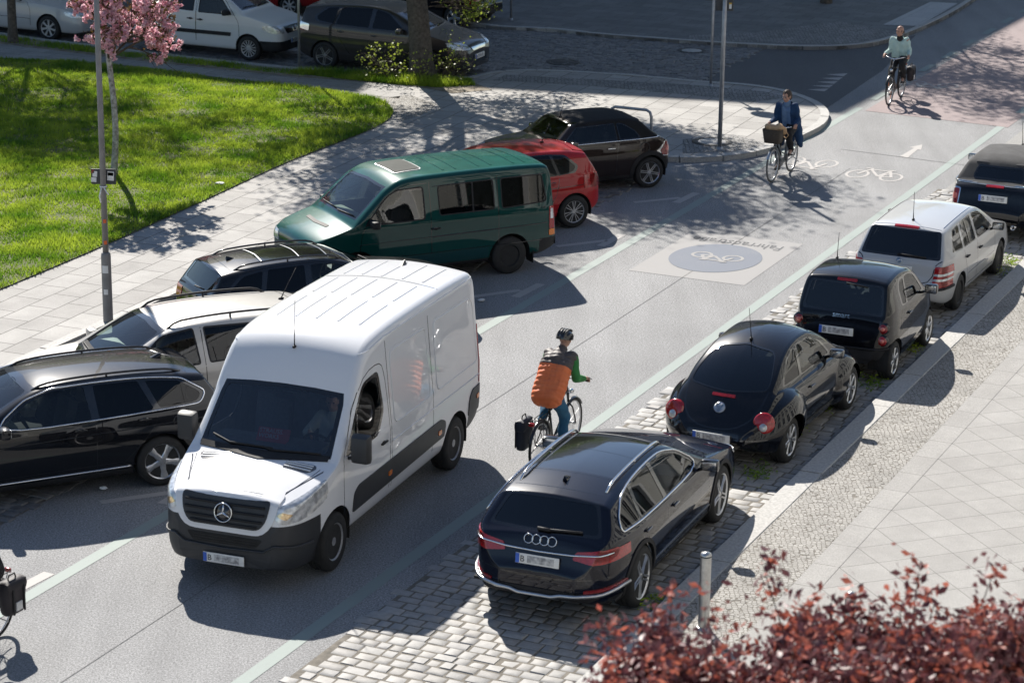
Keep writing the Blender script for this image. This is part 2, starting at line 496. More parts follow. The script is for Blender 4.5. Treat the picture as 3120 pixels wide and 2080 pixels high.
M_MOS = mosaic('granite mosaic', 17, (0.27, 0.26, 0.24), (0.35, 0.338, 0.315), (0.135, 0.12, 0.098), 0.075)
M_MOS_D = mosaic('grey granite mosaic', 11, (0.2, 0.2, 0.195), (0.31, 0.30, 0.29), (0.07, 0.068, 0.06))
M_KERB = mat('granite kerb', (0.30, 0.295, 0.28), 0.8, scale=30, col2=(0.46, 0.45, 0.43), bump=0.2, bscale=60)
M_SOIL = mat('dry soil', (0.13, 0.105, 0.075), 0.95, scale=5, col2=(0.30, 0.26, 0.20), bump=0.5, bscale=25)
M_JOINT = mat('sandy joint', (0.10, 0.09, 0.075), 0.95, scale=9, col2=(0.20, 0.18, 0.15), bump=0.4, bscale=60)
M_COB = [mat('cobble grey ' + 'abcd'[i], c, 0.7, scale=14, var=0.12, bump=0.2, bscale=45) for i, c in
         enumerate([(0.285, 0.279, 0.268), (0.305, 0.298, 0.287), (0.262, 0.257, 0.25), (0.295, 0.284, 0.268)])]
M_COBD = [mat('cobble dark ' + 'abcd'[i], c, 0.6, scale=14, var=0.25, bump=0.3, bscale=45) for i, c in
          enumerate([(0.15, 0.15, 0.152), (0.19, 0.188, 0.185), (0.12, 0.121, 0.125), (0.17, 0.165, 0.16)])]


def linepaint(name, col, wear=0.42):
    """worn road paint over asphalt grain"""
    m = bpy.data.materials.new(name)
    t, N, L, b = nodes_of(m)
    b.inputs['Roughness'].default_value = 0.75
    tc = N.new('ShaderNodeTexCoord')
    n1 = N.new('ShaderNodeTexNoise'); n1.inputs['Scale'].default_value = 30; n1.inputs['Detail'].default_value = 7; n1.inputs['Roughness'].default_value = 0.8
    n2 = N.new('ShaderNodeTexNoise'); n2.inputs['Scale'].default_value = 1.2; n2.inputs['Detail'].default_value = 5
    L.new(tc.outputs['Object'], n1.inputs['Vector']); L.new(tc.outputs['Object'], n2.inputs['Vector'])
    ad = N.new('ShaderNodeMath'); ad.operation = 'ADD'; L.new(n1.outputs['Fac'], ad.inputs[0])
    ml = N.new('ShaderNodeMath'); ml.operation = 'MULTIPLY'; ml.inputs[1].default_value = 0.6; L.new(n2.outputs['Fac'], ml.inputs[0]); L.new(ml.outputs[0], ad.inputs[1])
    rp = N.new('ShaderNodeMapRange'); rp.inputs['From Min'].default_value = wear + 0.14; rp.inputs['From Max'].default_value = wear + 0.34
    L.new(ad.outputs[0], rp.inputs['Value'])
    mx = N.new('ShaderNodeMixRGB'); mx.inputs['Color1'].default_value = tuple(0.55 * c + 0.45 * 0.2 for c in col) + (1,); mx.inputs['Color2'].default_value = (*col, 1)
    L.new(rp.outputs[0], mx.inputs['Fac']); L.new(mx.outputs[0], b.inputs['Base Color'])
    bp = N.new('ShaderNodeBump'); bp.inputs['Strength'].default_value = 0.25; bp.inputs['Distance'].default_value = 0.006
    L.new(n1.outputs['Fac'], bp.inputs['Height']); L.new(bp.outputs['Normal'], b.inputs['Normal'])
    return m


M_GREEN = linepaint('pale green road paint', (0.235, 0.28, 0.262))
M_WHITE = linepaint('white road paint', (0.37, 0.352, 0.337))
M_PANEL = linepaint('pale grey panel paint', (0.238, 0.233, 0.23))
M_BLUE = linepaint('faded blue road paint', (0.095, 0.115, 0.155))
M_LETTER = linepaint('grey road lettering', (0.05, 0.055, 0.065))


def sheet(name, pts, m, z=None, kind='structure', label=None, cat=None, holes=None, parent=None):
    bm = bmesh.new()
    vs = [bm.verts.new((p[0], p[1], p[2] if z is None else z)) for p in pts]
    f = bm.faces.new(vs)
    bmesh.ops.triangulate(bm, faces=[f])
    for f in bm.faces:
        f.normal_update()
        if f.normal.z < 0: f.normal_flip()
    o = mk(name, bm, m, parent, smooth=0)
    return tag(o, label, cat, None, kind)


def slab_body(name, pts, m, z1, z0=-0.05, kind='structure'):
    """raised area with vertical sides"""
    bm = bmesh.new()
    top = [bm.verts.new((p[0], p[1], z1)) for p in pts]
    bot = [bm.verts.new((p[0], p[1], z0)) for p in pts]
    f = bm.faces.new(top)
    n = len(pts)
    for i in range(n): bm.faces.new((top[i], bot[i], bot[(i + 1) % n], top[(i + 1) % n]))
    bmesh.ops.triangulate(bm, faces=[f])
    bmesh.ops.recalc_face_normals(bm, faces=bm.faces)
    o = mk(name, bm, m, None, smooth=0)
    return tag(o, None, None, None, kind)


def smoothline(pts, n=6):
    return [Vector((p.x, p.y, 0)) for p in [Vector((q[0], q[1], 0)) for q in fillet([(p[0], p[1]) for p in pts], False, n)]]


def offset_line(line, d):
    out = []
    for i, p in enumerate(line):
        a = line[max(0, i - 1)]; b = line[min(len(line) - 1, i + 1)]
        t = (b - a); t.z = 0; t.normalize()
        out.append(p + Vector((-t.y, t.x, 0)) * d)
    return out


def kerb_run(name, line, width, z1, m, z0=-0.05, seg=1.0, label=None):
    """row of granite kerb stones along a line; the stones lie on the left of the line"""
    bm = bmesh.new()
    # resample
    L = [0.0]
    for a, b in zip(line, line[1:]): L.append(L[-1] + (b - a).length)
    tot = L[-1]

    def at(d):
        for i in range(len(line) - 1):
            if d <= L[i + 1]:
                k = (d - L[i]) / max(1e-6, L[i + 1] - L[i]); return line[i].lerp(line[i + 1], k)
        return line[-1]
    d = 0.0
    while d < tot - 0.05:
        ln = min(seg * random.uniform(0.8, 1.25), tot - d)
        k = max(1, int(ln / 0.25))
        ps = [at(d + 0.006 + (ln - 0.012) * i / k) for i in range(k + 1)]
        qs = offset_line(ps, width)
        dz = random.uniform(-0.006, 0.006)
        ch = 0.015
        rows = []
        for p, q in zip(ps, qs):
            u = (q - p).normalized()
            prof = [(0, z0), (0, z1 + dz - ch), (ch, z1 + dz), (width - ch, z1 + dz), (width, z1 + dz - ch), (width, z0)]
            rows.append([bm.verts.new(p + u * o + Vector((0, 0, h))) for o, h in prof])
        for A, B in zip(rows, rows[1:]):
            for i in range(5): bm.faces.new((A[i], A[i + 1], B[i + 1], B[i]))
        bm.faces.new(rows[0]); bm.faces.new(rows[-1][::-1])
        d += ln
    bmesh.ops.recalc_face_normals(bm, faces=bm.faces)
    o = mk(name, bm, m, None, smooth=0)
    return tag(o, label, None, None, 'structure')


def cobbles(name, poly, az, row, ln, z, mats, lift=0.02, gap=0.012, jit=0.012):
    """individually laid setts; rows run along the bearing az"""
    d = Vector((math.sin(az), math.cos(az), 0)); e = Vector((math.cos(az), -math.sin(az), 0))
    us = [p.x * d.x + p.y * d.y for p in poly]; vs_ = [p.x * e.x + p.y * e.y for p in poly]
    V, F, MI = [], [], []
    rnd = random.Random(3)
    v = min(vs_)
    while v < max(vs_):
        h = row * rnd.uniform(0.9, 1.1)
        u = min(us) - rnd.random() * ln
        while u < max(us):
            l = ln * rnd.uniform(0.7, 1.3)
            c = d * (u + l / 2) + e * (v + h / 2)
            if inpoly(c.x, c.y, poly):
                zz = z + lift + rnd.uniform(-0.006, 0.006)
                base = len(V)
                for ring, (ins, hz) in enumerate(((gap / 2, z - 0.02), (gap / 2, zz - 0.010), (gap / 2 + 0.012, zz))):
                    for (du, dv) in ((0, 0), (1, 0), (1, 1), (0, 1)):
                        uu = u + (ins if du == 0 else l - ins) + (rnd.uniform(-jit, jit) if ring else 0)
                        vv = v + (ins if dv == 0 else h - ins) + (rnd.uniform(-jit, jit) if ring else 0)
                        p = d * uu + e * vv
                        V.append((p.x, p.y, hz + rnd.uniform(-.003, .003)))
                cc = d * (u + l / 2) + e * (v + h / 2)
                V.append((cc.x, cc.y, zz + 0.006))
                mi = rnd.randrange(len(mats))
                for r_ in (0, 4):
                    for k in range(4):
                        F.append((base + r_ + k, base + r_ + (k + 1) % 4, base + r_ + 4 + (k + 1) % 4, base + r_ + 4 + k)); MI.append(mi)
                for k in range(4):
                    F.append((base + 8 + k, base + 8 + (k + 1) % 4, base + 12, base + 12)); MI.append(mi)
            u += l
        v += h
    # last-ring fans as triangles written as quads with a repeated index are not legal: split
    bm = bmesh.new()
    bv = [bm.verts.new(p) for p in V]
    for f, i in zip(F, MI):
        q = [bv[k] for k in (f if f[2] != f[3] else f[:3])]
        fc = bm.faces.new(q); fc.material_index = i
    bmesh.ops.recalc_face_normals(bm, faces=bm.faces)
    o = mk(name, bm, mats, None, smooth=38)
    return tag(o, None, None, None, 'structure')


# ------------------------------------------------------------------ ground
BIG = 260
sheet('ground', [(-BIG, -BIG, 0), (BIG, -BIG, 0), (BIG, BIG + 60, 0), (-BIG, BIG + 60, 0)], M_ASPH, -0.012)
# road surface
sheet('road', [RT(-60, -20), RT(-9.1, -20), RT(-9.1, 190), RT(-60, 190)], M_ASPH, 0.0)

# right-hand side: cobbled parking strip, kerb, mosaic band, slabs
edge = [G(862, 2080), G(1499, 1605), G(2000, 1223), G(2473, 862), G(2625, 750), G(2866, 577)]
a0, a1 = 15.0, along(edge[-1])
strip = [RT(-12.17, a0), RT(-12.17, a1), RT(-9.28, a1 - 0.4), RT(-9.28, a0)]
sheet('parking_strip_bed', strip, M_JOINT, 0.004)
cobbles('parking_strip', strip, AZ + math.pi / 2, 0.175, 0.225, 0.0, M_COB, 0.010, 0.016, 0.006)
sheet('asphalt_patch', [RT(-12.05, a1 + .02), RT(-12.05, a1 + 14), RT(-9.28, a1 + 14), RT(-9.28, a1 - .36)], M_PATCH, 0.004)
line = [RT(-9.30, a) for a in np.arange(10, 90, 1.0)]
kerb_run('kerb', line[::-1], 0.32, 0.125, M_KERB, seg=1.6)
slab_body('pavement', [RT(-8.98, 5), RT(-8.98, 95), RT(6, 95), RT(6, 5)], M_SLAB_R, 0.115)
M_SLAB_E = slabs('edge slabs', AZ + math.pi / 2, 3.0, 0.707, (0.285, 0.277, 0.264), (0.31, 0.302, 0.288), (0.12, 0.115, 0.105), 0.005, 0.0, 0.14)
sheet('edge_slabs', [RT(-8.12, 5), RT(-8.12, 95), RT(-7.8, 95), RT(-7.8, 5)], M_SLAB_E, 0.119)
sheet('mosaic_band', [RT(-8.98, 5), RT(-8.98, 95), RT(-8.12, 95), RT(-8.12, 5)], M_MOS, 0.12)

# left pavement, its rounded corner and the cross street
ZP = 0.10
corner = [G(x, y, ZP) for x, y in [(1438, 240), (1532, 217), (1660, 216), (1800, 223), (2000, 238), (2120, 250), (2254, 259), (2343, 270), (2410, 286), (2468, 308), (2499, 333),
                                  (2505, 353), (2486, 379), (2453, 397), (2343, 446), (2232, 470), (2120, 476), (2020, 474)]]
corner = smoothline(corner, 3)
xk = [G(x, y, ZP) for x, y in [(-500, 45), (-200, 80), (0, 105), (156, 127), (446, 163), (714, 192), (915, 212), (1112, 226), (1300, 243), (1438, 240)]]
xk = [Vector((p.x, p.y, 0)) for p in xk]
kl = [Vector((p.x, p.y, 0)) for p in [RT(-20.0, along(G(2020, 474, ZP)) - 0.2), RT(-20.9, along(G(2020, 474, ZP)) - 1.2)]] + [RT(-21.25, a) for a in np.arange(43.5, 5, -2.0)]
bound = xk[:-1] + corner + kl
far_left = [Vector((-60, kl[-1].y, 0)), Vector((-60, xk[0].y + 20, 0))]
slab_body('pavement', bound + far_left, M_SLAB_L, ZP)
kerb_run('kerb', (xk[:-1] + corner), -0.16, ZP + 0.012, M_KERB, seg=0.9)
kerb_run('kerb', kl, -0.16, ZP + 0.012, M_KERB, seg=1.0)
# cobbled parking bays on the left
bay = [RT(-17.55, 18), RT(-17.55, 44.2), RT(-18.2, 45.6), RT(-21.25, 44.5), RT(-21.25, 18)]
sheet('parking_bay_bed', bay, M_JOINT, 0.004)
cobbles('parking_bay', bay, AZ + math.pi / 2, 0.175, 0.225, 0.0, M_COBD, 0.022)

P = lambda pts, z=ZP: [G(x, y, z) for x, y in pts]
# path along the cross street, verge and mosaic patch by the trunk
sheet('path', P([(-60, 128), (446, 190), (915, 238), (1112, 252), (1250, 262), (1215, 300), (1000, 284), (446, 236), (-60, 180)]), M_SLAB_X, ZP + 0.004)
sheet('verge', P([(-60, 100), (156, 130), (446, 167), (714, 196), (915, 216), (1112, 229), (1300, 246), (1425, 246), (1500, 275), (1380, 285), (1250, 262), (1112, 250), (915, 237), (446, 189), (-60, 127)]), M_SOIL, ZP + 0.008)
sheet('mosaic_patch', P([(1165, 300), (1250, 290), (1330, 318), (1300, 345), (1215, 372), (1195, 330)]), M_MOS, ZP + 0.004)
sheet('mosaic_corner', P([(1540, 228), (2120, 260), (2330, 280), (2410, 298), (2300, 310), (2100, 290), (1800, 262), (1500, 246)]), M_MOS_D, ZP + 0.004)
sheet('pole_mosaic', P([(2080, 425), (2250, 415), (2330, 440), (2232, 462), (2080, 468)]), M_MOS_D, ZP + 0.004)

# cross street setts, beyond the corner
xs = [G(x, y) for x, y in [(-350, 70), (0, 112), (446, 170), (915, 219), (1112, 232), (1438, 247), (1532, 222), (1800, 230), (2130, 256), (2191, 214), (2334, 150), (2120, 132), (1800, 108), (1675, 92), (1452, 79), (900, 20), (300, -45), (-350, -60)]]
sheet('cross_street_bed', xs, M_JOINT, 0.004)
cobbles('cross_street', xs, R(114), 0.17, 0.2, 0.0, M_COBD, 0.022)
side = [G(x, y) for x, y in [(2130, 256), (2191, 214), (2334, 150), (2566, 146), (2678, 136), (2790, 108), (2690, 215), (2520, 330), (2500, 325), (2410, 290), (2254, 262)]]
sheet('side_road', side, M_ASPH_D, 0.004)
# far pavement
fk = [Vector((p.x, p.y, 0)) for p in [G(x, y, ZP) for x, y in [(300, -60), (900, 5), (1300, 55), (1452, 74), (1523, 83), (1675, 87), (1800, 103), (2120, 126), (2209, 132), (2432, 143), (2566, 141), (2678, 130), (2767, 101), (2879, 52), (2968, -2), (3080, -90)]]]
fk = fk[:3] + smoothline(fk[3:], 3)
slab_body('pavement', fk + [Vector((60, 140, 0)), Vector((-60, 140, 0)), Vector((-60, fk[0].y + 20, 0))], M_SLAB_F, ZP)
kerb_run('kerb', fk, 0.16, ZP + 0.012, M_KERB, seg=1.1)
sheet('pale_paving', P([(2691, 76), (2799, 80), (2919, 11), (2834, 7)]), M_SLAB_P, ZP + 0.004)
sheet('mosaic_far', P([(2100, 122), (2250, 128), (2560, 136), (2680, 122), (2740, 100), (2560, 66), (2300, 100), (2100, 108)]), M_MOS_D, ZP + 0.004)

# ------------------------------------------------------------------ road markings
ZM = 0.004


def stripe(name, p, q, wd, m, z=ZM, label=None):
    p, q = Vector(p), Vector(q)
    d = (q - p); d.z = 0; d.normalize()
    n = Vector((-d.y, d.x, 0)) * wd / 2
    return sheet(name, [p + n, q + n, q - n, p - n], m, z, 'structure', label)


for s_, (b0, b1) in ((-15.93, (18, 53.0)), (-12.56, (15, 53.2))):
    stripe('road_marking', RT(s_, b0), RT(s_, b1), 0.18, M_GREEN)
for k in range(9):
    stripe('road_marking', RT(-15.93, 54.0 + k * 2), RT(-15.93, 55.0 + k * 2), 0.18, M_GREEN, 0.010)
    stripe('road_marking', RT(-12.56, 54.1 + k * 2), RT(-12.56, 55.1 + k * 2), 0.18, M_GREEN, 0.010)
# red crossing
pk = [G(2602, 335), G(3040, 386)]
d0, d1 = along(pk[0]), along(pk[1])
sheet('cycle_crossing', [RT(-15.72, d0), RT(-15.72, d0 + 18), RT(-12.4, d1 + 19), RT(-12.4, d1)], M_PINK, 0.005)

# parking bay ticks
for (a, b) in (((1848, 733), (1696, 751)), ((1586, 884), (1436, 905)), ((535, 1498), (306, 1530)), ((2072, 603), (1932, 617)), ((2200, 494), (2060, 508))):
    stripe('road_marking', G(*a), G(*b), 0.13, M_WHITE)
for (a, b) in (((1895, 715), (1830, 750)), ((1648, 865), (1570, 905)), ((2122, 588), (2060, 618)), ((700, 1412), (495, 1535)), ((150, 1745), (40, 1802)), ((2250, 486), (2200, 508))):
    stripe('road_marking', G(*a), G(*b), 0.16, M_WHITE)

# panel with the blue cycle-street sign
pc = G(2188, 783)
ca = along(pc); cs = pc.x * S_.x + pc.y * S_.y
pw, ph = 1.04, 1.55
sheet('road_marking', [RT(cs - pw, ca - ph), RT(cs + pw, ca - ph), RT(cs + pw, ca + ph), RT(cs - pw, ca + ph)], M_PANEL, 0.004)
bc = G(2180, 787); ba = along(bc); bs = bc.x * S_.x + bc.y * S_.y
sheet('road_marking', [RT(bs + 0.79 * math.cos(k * math.pi / 24), ba + 0.98 * math.sin(k * math.pi / 24)) for k in range(48)], M_BLUE, 0.008)


def bike_mark(cs, ca, sx, sa, m, z, flip=1, rot=0.0):
    """painted bicycle: wheels and frame lines; sx metres half width, flip -1 reads from the far side"""
    def pt(u, v):
        u, v = u * math.cos(rot) - v * math.sin(rot), u * math.sin(rot) + v * math.cos(rot)
        return RT(cs + flip * u * sx, ca + flip * v * sa, z)
    bm = bmesh.new()

    def ribbon(pts, wd, closed=False):
        n = len(pts); A = []
        for i, p in enumerate(pts):
            a = pts[i - 1] if (i or closed) else p
            b = pts[(i + 1) % n] if (i < n - 1 or closed) else p
            d = (b - a); d.z = 0; d.normalize(); q = Vector((-d.y, d.x, 0)) * wd / 2
            A.append((bm.verts.new(p + q), bm.verts.new(p - q)))
        for i in range(n if closed else n - 1):
            x, y = A[i], A[(i + 1) % n]
            f = bm.faces.new((x[0], x[1], y[1], y[0]))
    wl, wr, r = (-0.62, -0.2), (0.62, -0.2), 0.36
    for c in (wl, wr):
        ribbon([pt(c[0] + r * math.cos(k * math.pi / 16), c[1] + r * math.sin(k * math.pi / 16)) for k in range(32)], 0.055, True)
    bb, st, hd = (0.12, -0.22), (0.34, 0.32), (-0.38, 0.34)
    dz = 0.0
    for seg in ([wr, bb], [bb, (0.36, 0.36)], [wr, st], [st, hd], [bb, hd], [(-0.34, 0.44), wl], [(0.22, 0.4), (0.5, 0.4)], [(-0.34, 0.44), (-0.52, 0.42), (-0.58, 0.36)]):
        dz += 0.0004
        ribbon([pt(*seg[0]) + Vector((0, 0, dz))] + [pt(*q) + Vector((0, 0, dz)) for q in seg[1:]], 0.06)
    for f in bm.faces:
        f.normal_update()
        if f.normal.z < 0: f.normal_flip()
    return tag(mk('road_marking', bm, m, None, 0), None, None, None, 'structure')


bike_mark(bs, ba, 0.46, 0.5, M_PANEL, 0.011, -1)
# lettering on the panel, readable for riders coming towards the camera
cu = bpy.data.curves.new('lettering', 'FONT')
cu.body = 'Fahrradstraße'; cu.size = 0.40; cu.align_x = 'CENTER'; cu.resolution_u = 3
tmp = bpy.data.objects.new('lettering_curve', cu)
COL.objects.link(tmp)
dg = bpy.context.evaluated_depsgraph_get()
me = bpy.data.meshes.new_from_object(tmp.evaluated_get(dg))
bpy.data.objects.remove(tmp)
xs_ = [v.co.x for v in me.vertices]; half = max(xs_)
tc_ = Vector((cs - 0.02, ca + 0.98))
for v in me.vertices:
    p = RT(tc_.x - v.co.x * 0.84 / half, tc_.y - v.co.y * 1.15 + 0.2, 0.008)
    v.co = p
me.flip_normals() if me.polygons[0].normal.z < 0 else None
me.materials.clear(); me.materials.append(M_LETTER)
o = bpy.data.objects.new('road_marking', me); COL.objects.link(o); o['kind'] = 'structure'

# two lane bicycles and arrows
b1 = G(2672, 530); bike_mark(b1.x * S_.x + b1.y * S_.y, along(b1), 0.56, 0.95, M_WHITE, 0.004, 1)
b2 = G(2460, 500); bike_mark(b2.x * S_.x + b2.y * S_.y, along(b2), 0.56, 0.95, M_WHITE, 0.004, -1)
b3 = G(2835, 262); bike_mark(b3.x * S_.x + b3.y * S_.y, along(b3), 0.62, 0.72, M_WHITE, 0.009, -1)
sheet('road_marking', P([(2742, 477), (2785, 452), (2772, 449), (2810, 441), (2807, 457), (2796, 456), (2766, 481)], 0.0), M_WHITE, 0.004)
sheet('road_marking', P([(2402, 529), (2374, 528), (2345, 546), (2362, 549)], 0), M_WHITE, 0.004)
sheet('road_marking', P([(2347, 553), (2326, 557), (2324, 572), (2340, 566)], 0), M_WHITE, 0.004)
for k in range(5):
    q0 = (2583 - k * 14.5, 225 + k * 11.5)
    sheet('road_marking', P([(q0[0], q0[1]), (q0[0] - 13, q0[1] + 9), (q0[0] - 66, q0[1] + 3)], 0), M_WHITE, 0.008)
# asphalt seams
for s_ in (-14.25,):
    stripe('road_seam', RT(s_, 18), RT(s_, 47), 0.010, M_ASPH_D, 0.004)
stripe('road_seam', G(2560, 455), G(2950, 505), 0.02, M_ASPH_D, 0.004)

# ------------------------------------------------------------------ lawn
lawn = [(0, 884), (150, 822), (300, 758), (450, 692), (650, 600), (880, 492), (1060, 426), (1160, 385), (1202, 352), (1190, 322), (1140, 300), (930, 266), (660, 240), (400, 200), (0, 178), (-300, 172), (-300, 1010)]
lawn_w = smoothline([G(x, y, ZP) for x, y in lawn] + [G(lawn[0][0], lawn[0][1], ZP)], 3)[:-1]
M_TURF = mat('turf', (0.05, 0.075, 0.016), 0.95, scale=2.5, col2=(0.15, 0.15, 0.05), bump=0.6, bscale=30)
M_GRASS = leafmat('grass blades', (0.10, 0.215, 0.012), (0.37, 0.47, 0.045), 1.1, 0.5, 0.5)
sheet('lawn_soil', lawn_w, M_TURF, ZP + 0.02)


def grass(name, poly, n, h, wd, z, seed, m, clump=0.0):
    rs = np.random.RandomState(seed)
    xs = [p[0] for p in poly]; ys = [p[1] for p in poly]
    P_ = []
    pl = [(p[0], p[1]) for p in poly]
    px = np.array([p[0] for p in pl]); py = np.array([p[1] for p in pl])
    while len(P_) < n:
        X = rs.uniform(min(xs), max(xs), n); Y = rs.uniform(min(ys), max(ys), n)
        inside = np.zeros(n, bool)
        j = len(pl) - 1
        for i in range(len(pl)):
            c = ((py[i] > Y) != (py[j] > Y)) & (X < (px[j] - px[i]) * (Y - py[i]) / (py[j] - py[i] + 1e-12) + px[i])
            inside ^= c; j = i
        if clump:
            f = np.sin(X * 3.1 + np.sin(Y * 2.3) * 2) * np.sin(Y * 3.7 + np.sin(X * 1.7) * 2)
            inside &= rs.uniform(-1, 1.2, n) < f + 1 - clump
        P_ += list(zip(X[inside], Y[inside]))
    A = np.array(P_[:n])
    ang = rs.uniform(0, 2 * np.pi, n); lean = rs.uniform(0.1, 0.8, n); hh = h * rs.uniform(0.5, 1.3, n)
    hh *= 1 + 0.45 * np.sin(A[:, 0] * 2.1 + 1.3 * np.sin(A[:, 1])) * np.sin(A[:, 1] * 1.7)
    ww = wd * rs.uniform(0.6, 1.4, n) / 2
    la = ang + rs.uniform(-1, 1, n) + 1.57
    V = np.zeros((n, 3, 3))
    V[:, 0, 0] = A[:, 0] - np.cos(ang) * ww; V[:, 0, 1] = A[:, 1] - np.sin(ang) * ww; V[:, 0, 2] = z
    V[:, 1, 0] = A[:, 0] + np.cos(ang) * ww; V[:, 1, 1] = A[:, 1] + np.sin(ang) * ww; V[:, 1, 2] = z
    V[:, 2, 0] = A[:, 0] + np.cos(la) * hh * lean; V[:, 2, 1] = A[:, 1] + np.sin(la) * hh * lean; V[:, 2, 2] = z + hh * np.sqrt(1 - 0.6 * lean ** 2)
    return mk_np(name, V.reshape(-1, 3), np.arange(3 * n).reshape(n, 3), m)


lg = [p for p in lawn_w]
tag(grass('grass', lg, 190000, 0.075, 0.022, ZP + 0.015, 5, M_GRASS, 0.62), 'bright green mown grass covering the lawn on the left', 'grass', None, 'stuff')
vg = [G(x, y, ZP) for x, y in [(1090, 226), (1300, 244), (1430, 246), (1450, 262), (1330, 268), (1200, 258), (1000, 238), (880, 222)]]
tag(grass('grass', vg, 9000, 0.16, 0.02, ZP, 6, M_GRASS, 0.4), 'rough tufts of grass growing round the foot of the thick tree trunk', 'grass', None, 'stuff')
vg2 = [G(x, y, ZP) for x, y in [(-60, 104), (446, 168), (915, 217), (1000, 230), (915, 232), (446, 184), (-60, 122)]]
tag(grass('grass', vg2, 5000, 0.09, 0.02, ZP, 8, M_GRASS, 0.75), 'patchy weeds along the dry soil verge beside the cross street kerb', 'weeds', None, 'stuff')
# ------------------------------------------------------------------ vehicle builder
class Car:
    """a car body lofted from its side profile, belt line and plan; x runs from the nose to the tail, +y is the car's right"""

    def __init__(self, name, label, cat, S, paints, group=None):
        self.S = S
        self.root = empty(name, label=label, cat=cat, group=group)
        self.ox = S['fo'] + S['wb'] / 2
        self.mats = paints            # slot 0 body colour, 1 black plastic, 2 gloss black, 3 extra
        self.hw = S['W'] / 2
        self.H = S['H']
        self.fw, self.fb, self.fz = pchip(S['w']), pchip(S['belt']), pchip(S['zb'])
        self.build()

    # --- body shell
    def ring(self, x, T):
        S, H = self.S, self.H
        W2 = self.fw(x) * self.hw
        zb = min(self.fz(x), T - 0.12)
        B = min(self.fb(x), T - 0.035)
        kb = S.get('kb', 0.965)
        yr = S['roof'] * W2 / self.hw
        crown = min(S.get('crown', 0.05), (T - B) * 0.6 + 0.012)
        te = T - crown
        te = max(te, B + 0.012)

        def yb(z):
            k = max(0, (z - B) / max(0.05, H - B))
            return W2 * kb + (yr - W2 * kb) * k ** S.get('tumble', 1.15)
        bl = S.get('bulge', 0.985)
        zm = zb + (B - zb) * S.get('mid', 0.5)
        rt = S.get('rt', 0.09)
        rt = min(rt, (te - B) * 0.9 + 0.02)
        ye = yb(te)
        C = [(0, zb, 0), (W2 * 0.9, zb, .05), (W2 * S.get('sill', .965), zb + .09, None), (W2, zm, None), (W2 * bl, B - .07 * (1 if B - zb > .25 else .3), .05), (W2 * kb, B, .025), (ye, te, rt),
             (ye * .78, te + crown * .39, None), (ye * .52, te + crown * .73, None), (ye * .26, te + crown * .93, None), (0, T, 0)]
        n = 4
        pts = []
        prev_none = False
        for i, c in enumerate(C):
            P = Vector(c[:2])
            if i in (0, len(C) - 1):
                pts.append(P); prev_none = False; continue
            A, D = Vector(C[i - 1][:2]), Vector(C[i + 1][:2])
            da, db = max((A - P).length, 1e-6), max((D - P).length, 1e-6)
            r = c[2]
            ra, rb = (da * .5, db * .5) if r is None else (min(r, da * .48), min(r, db * .48))
            p0, p1 = P + (A - P) * (ra / da), P + (D - P) * (rb / db)
            seq = [p0 * (1 - t) ** 2 + P * 2 * t * (1 - t) + p1 * t * t for t in [k / n for k in range(n + 1)]]
            if prev_none and r is None: seq = seq[1:]
            # straight filler
            k = {1: 3, 6: 6, 7: 2}.get(i, 1)
            if not (prev_none and r is None):
                a = pts[-1]
                for j in range(1, k + 1): pts.append(a.lerp(seq[0], j / (k + 1)))
            pts += seq
            prev_none = r is None
        a, b = pts[-2], pts[-1]
        pts[-1:] = [a.lerp(b, .5), b]
        return pts

    def build(self):
        S = self.S
        prof = fillet(S['top'], False, 6)
        # resample by length
        out = [prof[0]]
        for a, b in zip(prof, prof[1:]):
            L = (b - a).length
            k = max(1, int(math.ceil(L / 0.055)))
            for i in range(1, k + 1): out.append(a.lerp(b, i / k))
        st = []
        lx = -1
        for p in out:
            x = p.x
            if x <= lx + 0.0015: x = lx + 0.0015
            if st and (Vector((x, p.y)) - Vector(st[-1])).length < 0.008: continue
            st.append((x, p.y)); lx = x
        bm = bmesh.new()
        rows = []
        for x, T in st:
            half = self.ring(x, T)
            pts = [(p.x, p.y) for p in half] + [(-p.x, p.y) for p in half[-2:0:-1]]
            row = []
            for (y, z) in pts:
                y2 = y
                for (bx, bz, rx, rz, amt) in S.get('bulges', []):
                    d = ((x - bx) / rx) ** 2 + ((z - bz) / rz) ** 2
                    if d < 1: y2 += math.copysign(amt * (1 - d) ** S.get('bp', 0.6), y) * (1 if abs(y) > self.hw * .45 else abs(y) / (self.hw * .45))
                row.append(bm.verts.new((x - self.ox, y2, z)))
            rows.append(row)
        n = len(rows[0])
        for A, B in zip(rows, rows[1:]):
            for k in range(n): bm.faces.new((A[k], A[(k + 1) % n], B[(k + 1) % n], B[k]))
        for row, fl in ((rows[0], 1), (rows[-1], 0)):
            zs = [v.co.z for v in row]
            c = bm.verts.new((row[0].co.x, 0, (min(zs) + max(zs)) / 2))
            for k in range(n): bm.faces.new((row[k], row[(k + 1) % n], c))
        bmesh.ops.recalc_face_normals(bm, faces=bm.faces)
        bm.normal_update()
        self.bm = bm
        self.bvh = BVHTree.FromBMesh(bm)
        self.stations = st

    # --- surface queries
    def hit(self, axis, sgn, a, b):
        """a, b are (x,z) for side, (y,z) for front/rear, (x,y) for the top"""
        if axis == 'y': o, d = Vector((a - self.ox, sgn * 4, b)), Vector((0, -sgn, 0))
        elif axis == 'x': o, d = Vector((sgn * 9, a, b)), Vector((-sgn, 0, 0))
        else: o, d = Vector((a - self.ox, b, 5)), Vector((0, 0, -1))
        p, nrm, i, dist = self.bvh.ray_cast(o, d)
        if p is None: return None, None
        if nrm.dot(d) > 0: nrm = -nrm
        return p, nrm

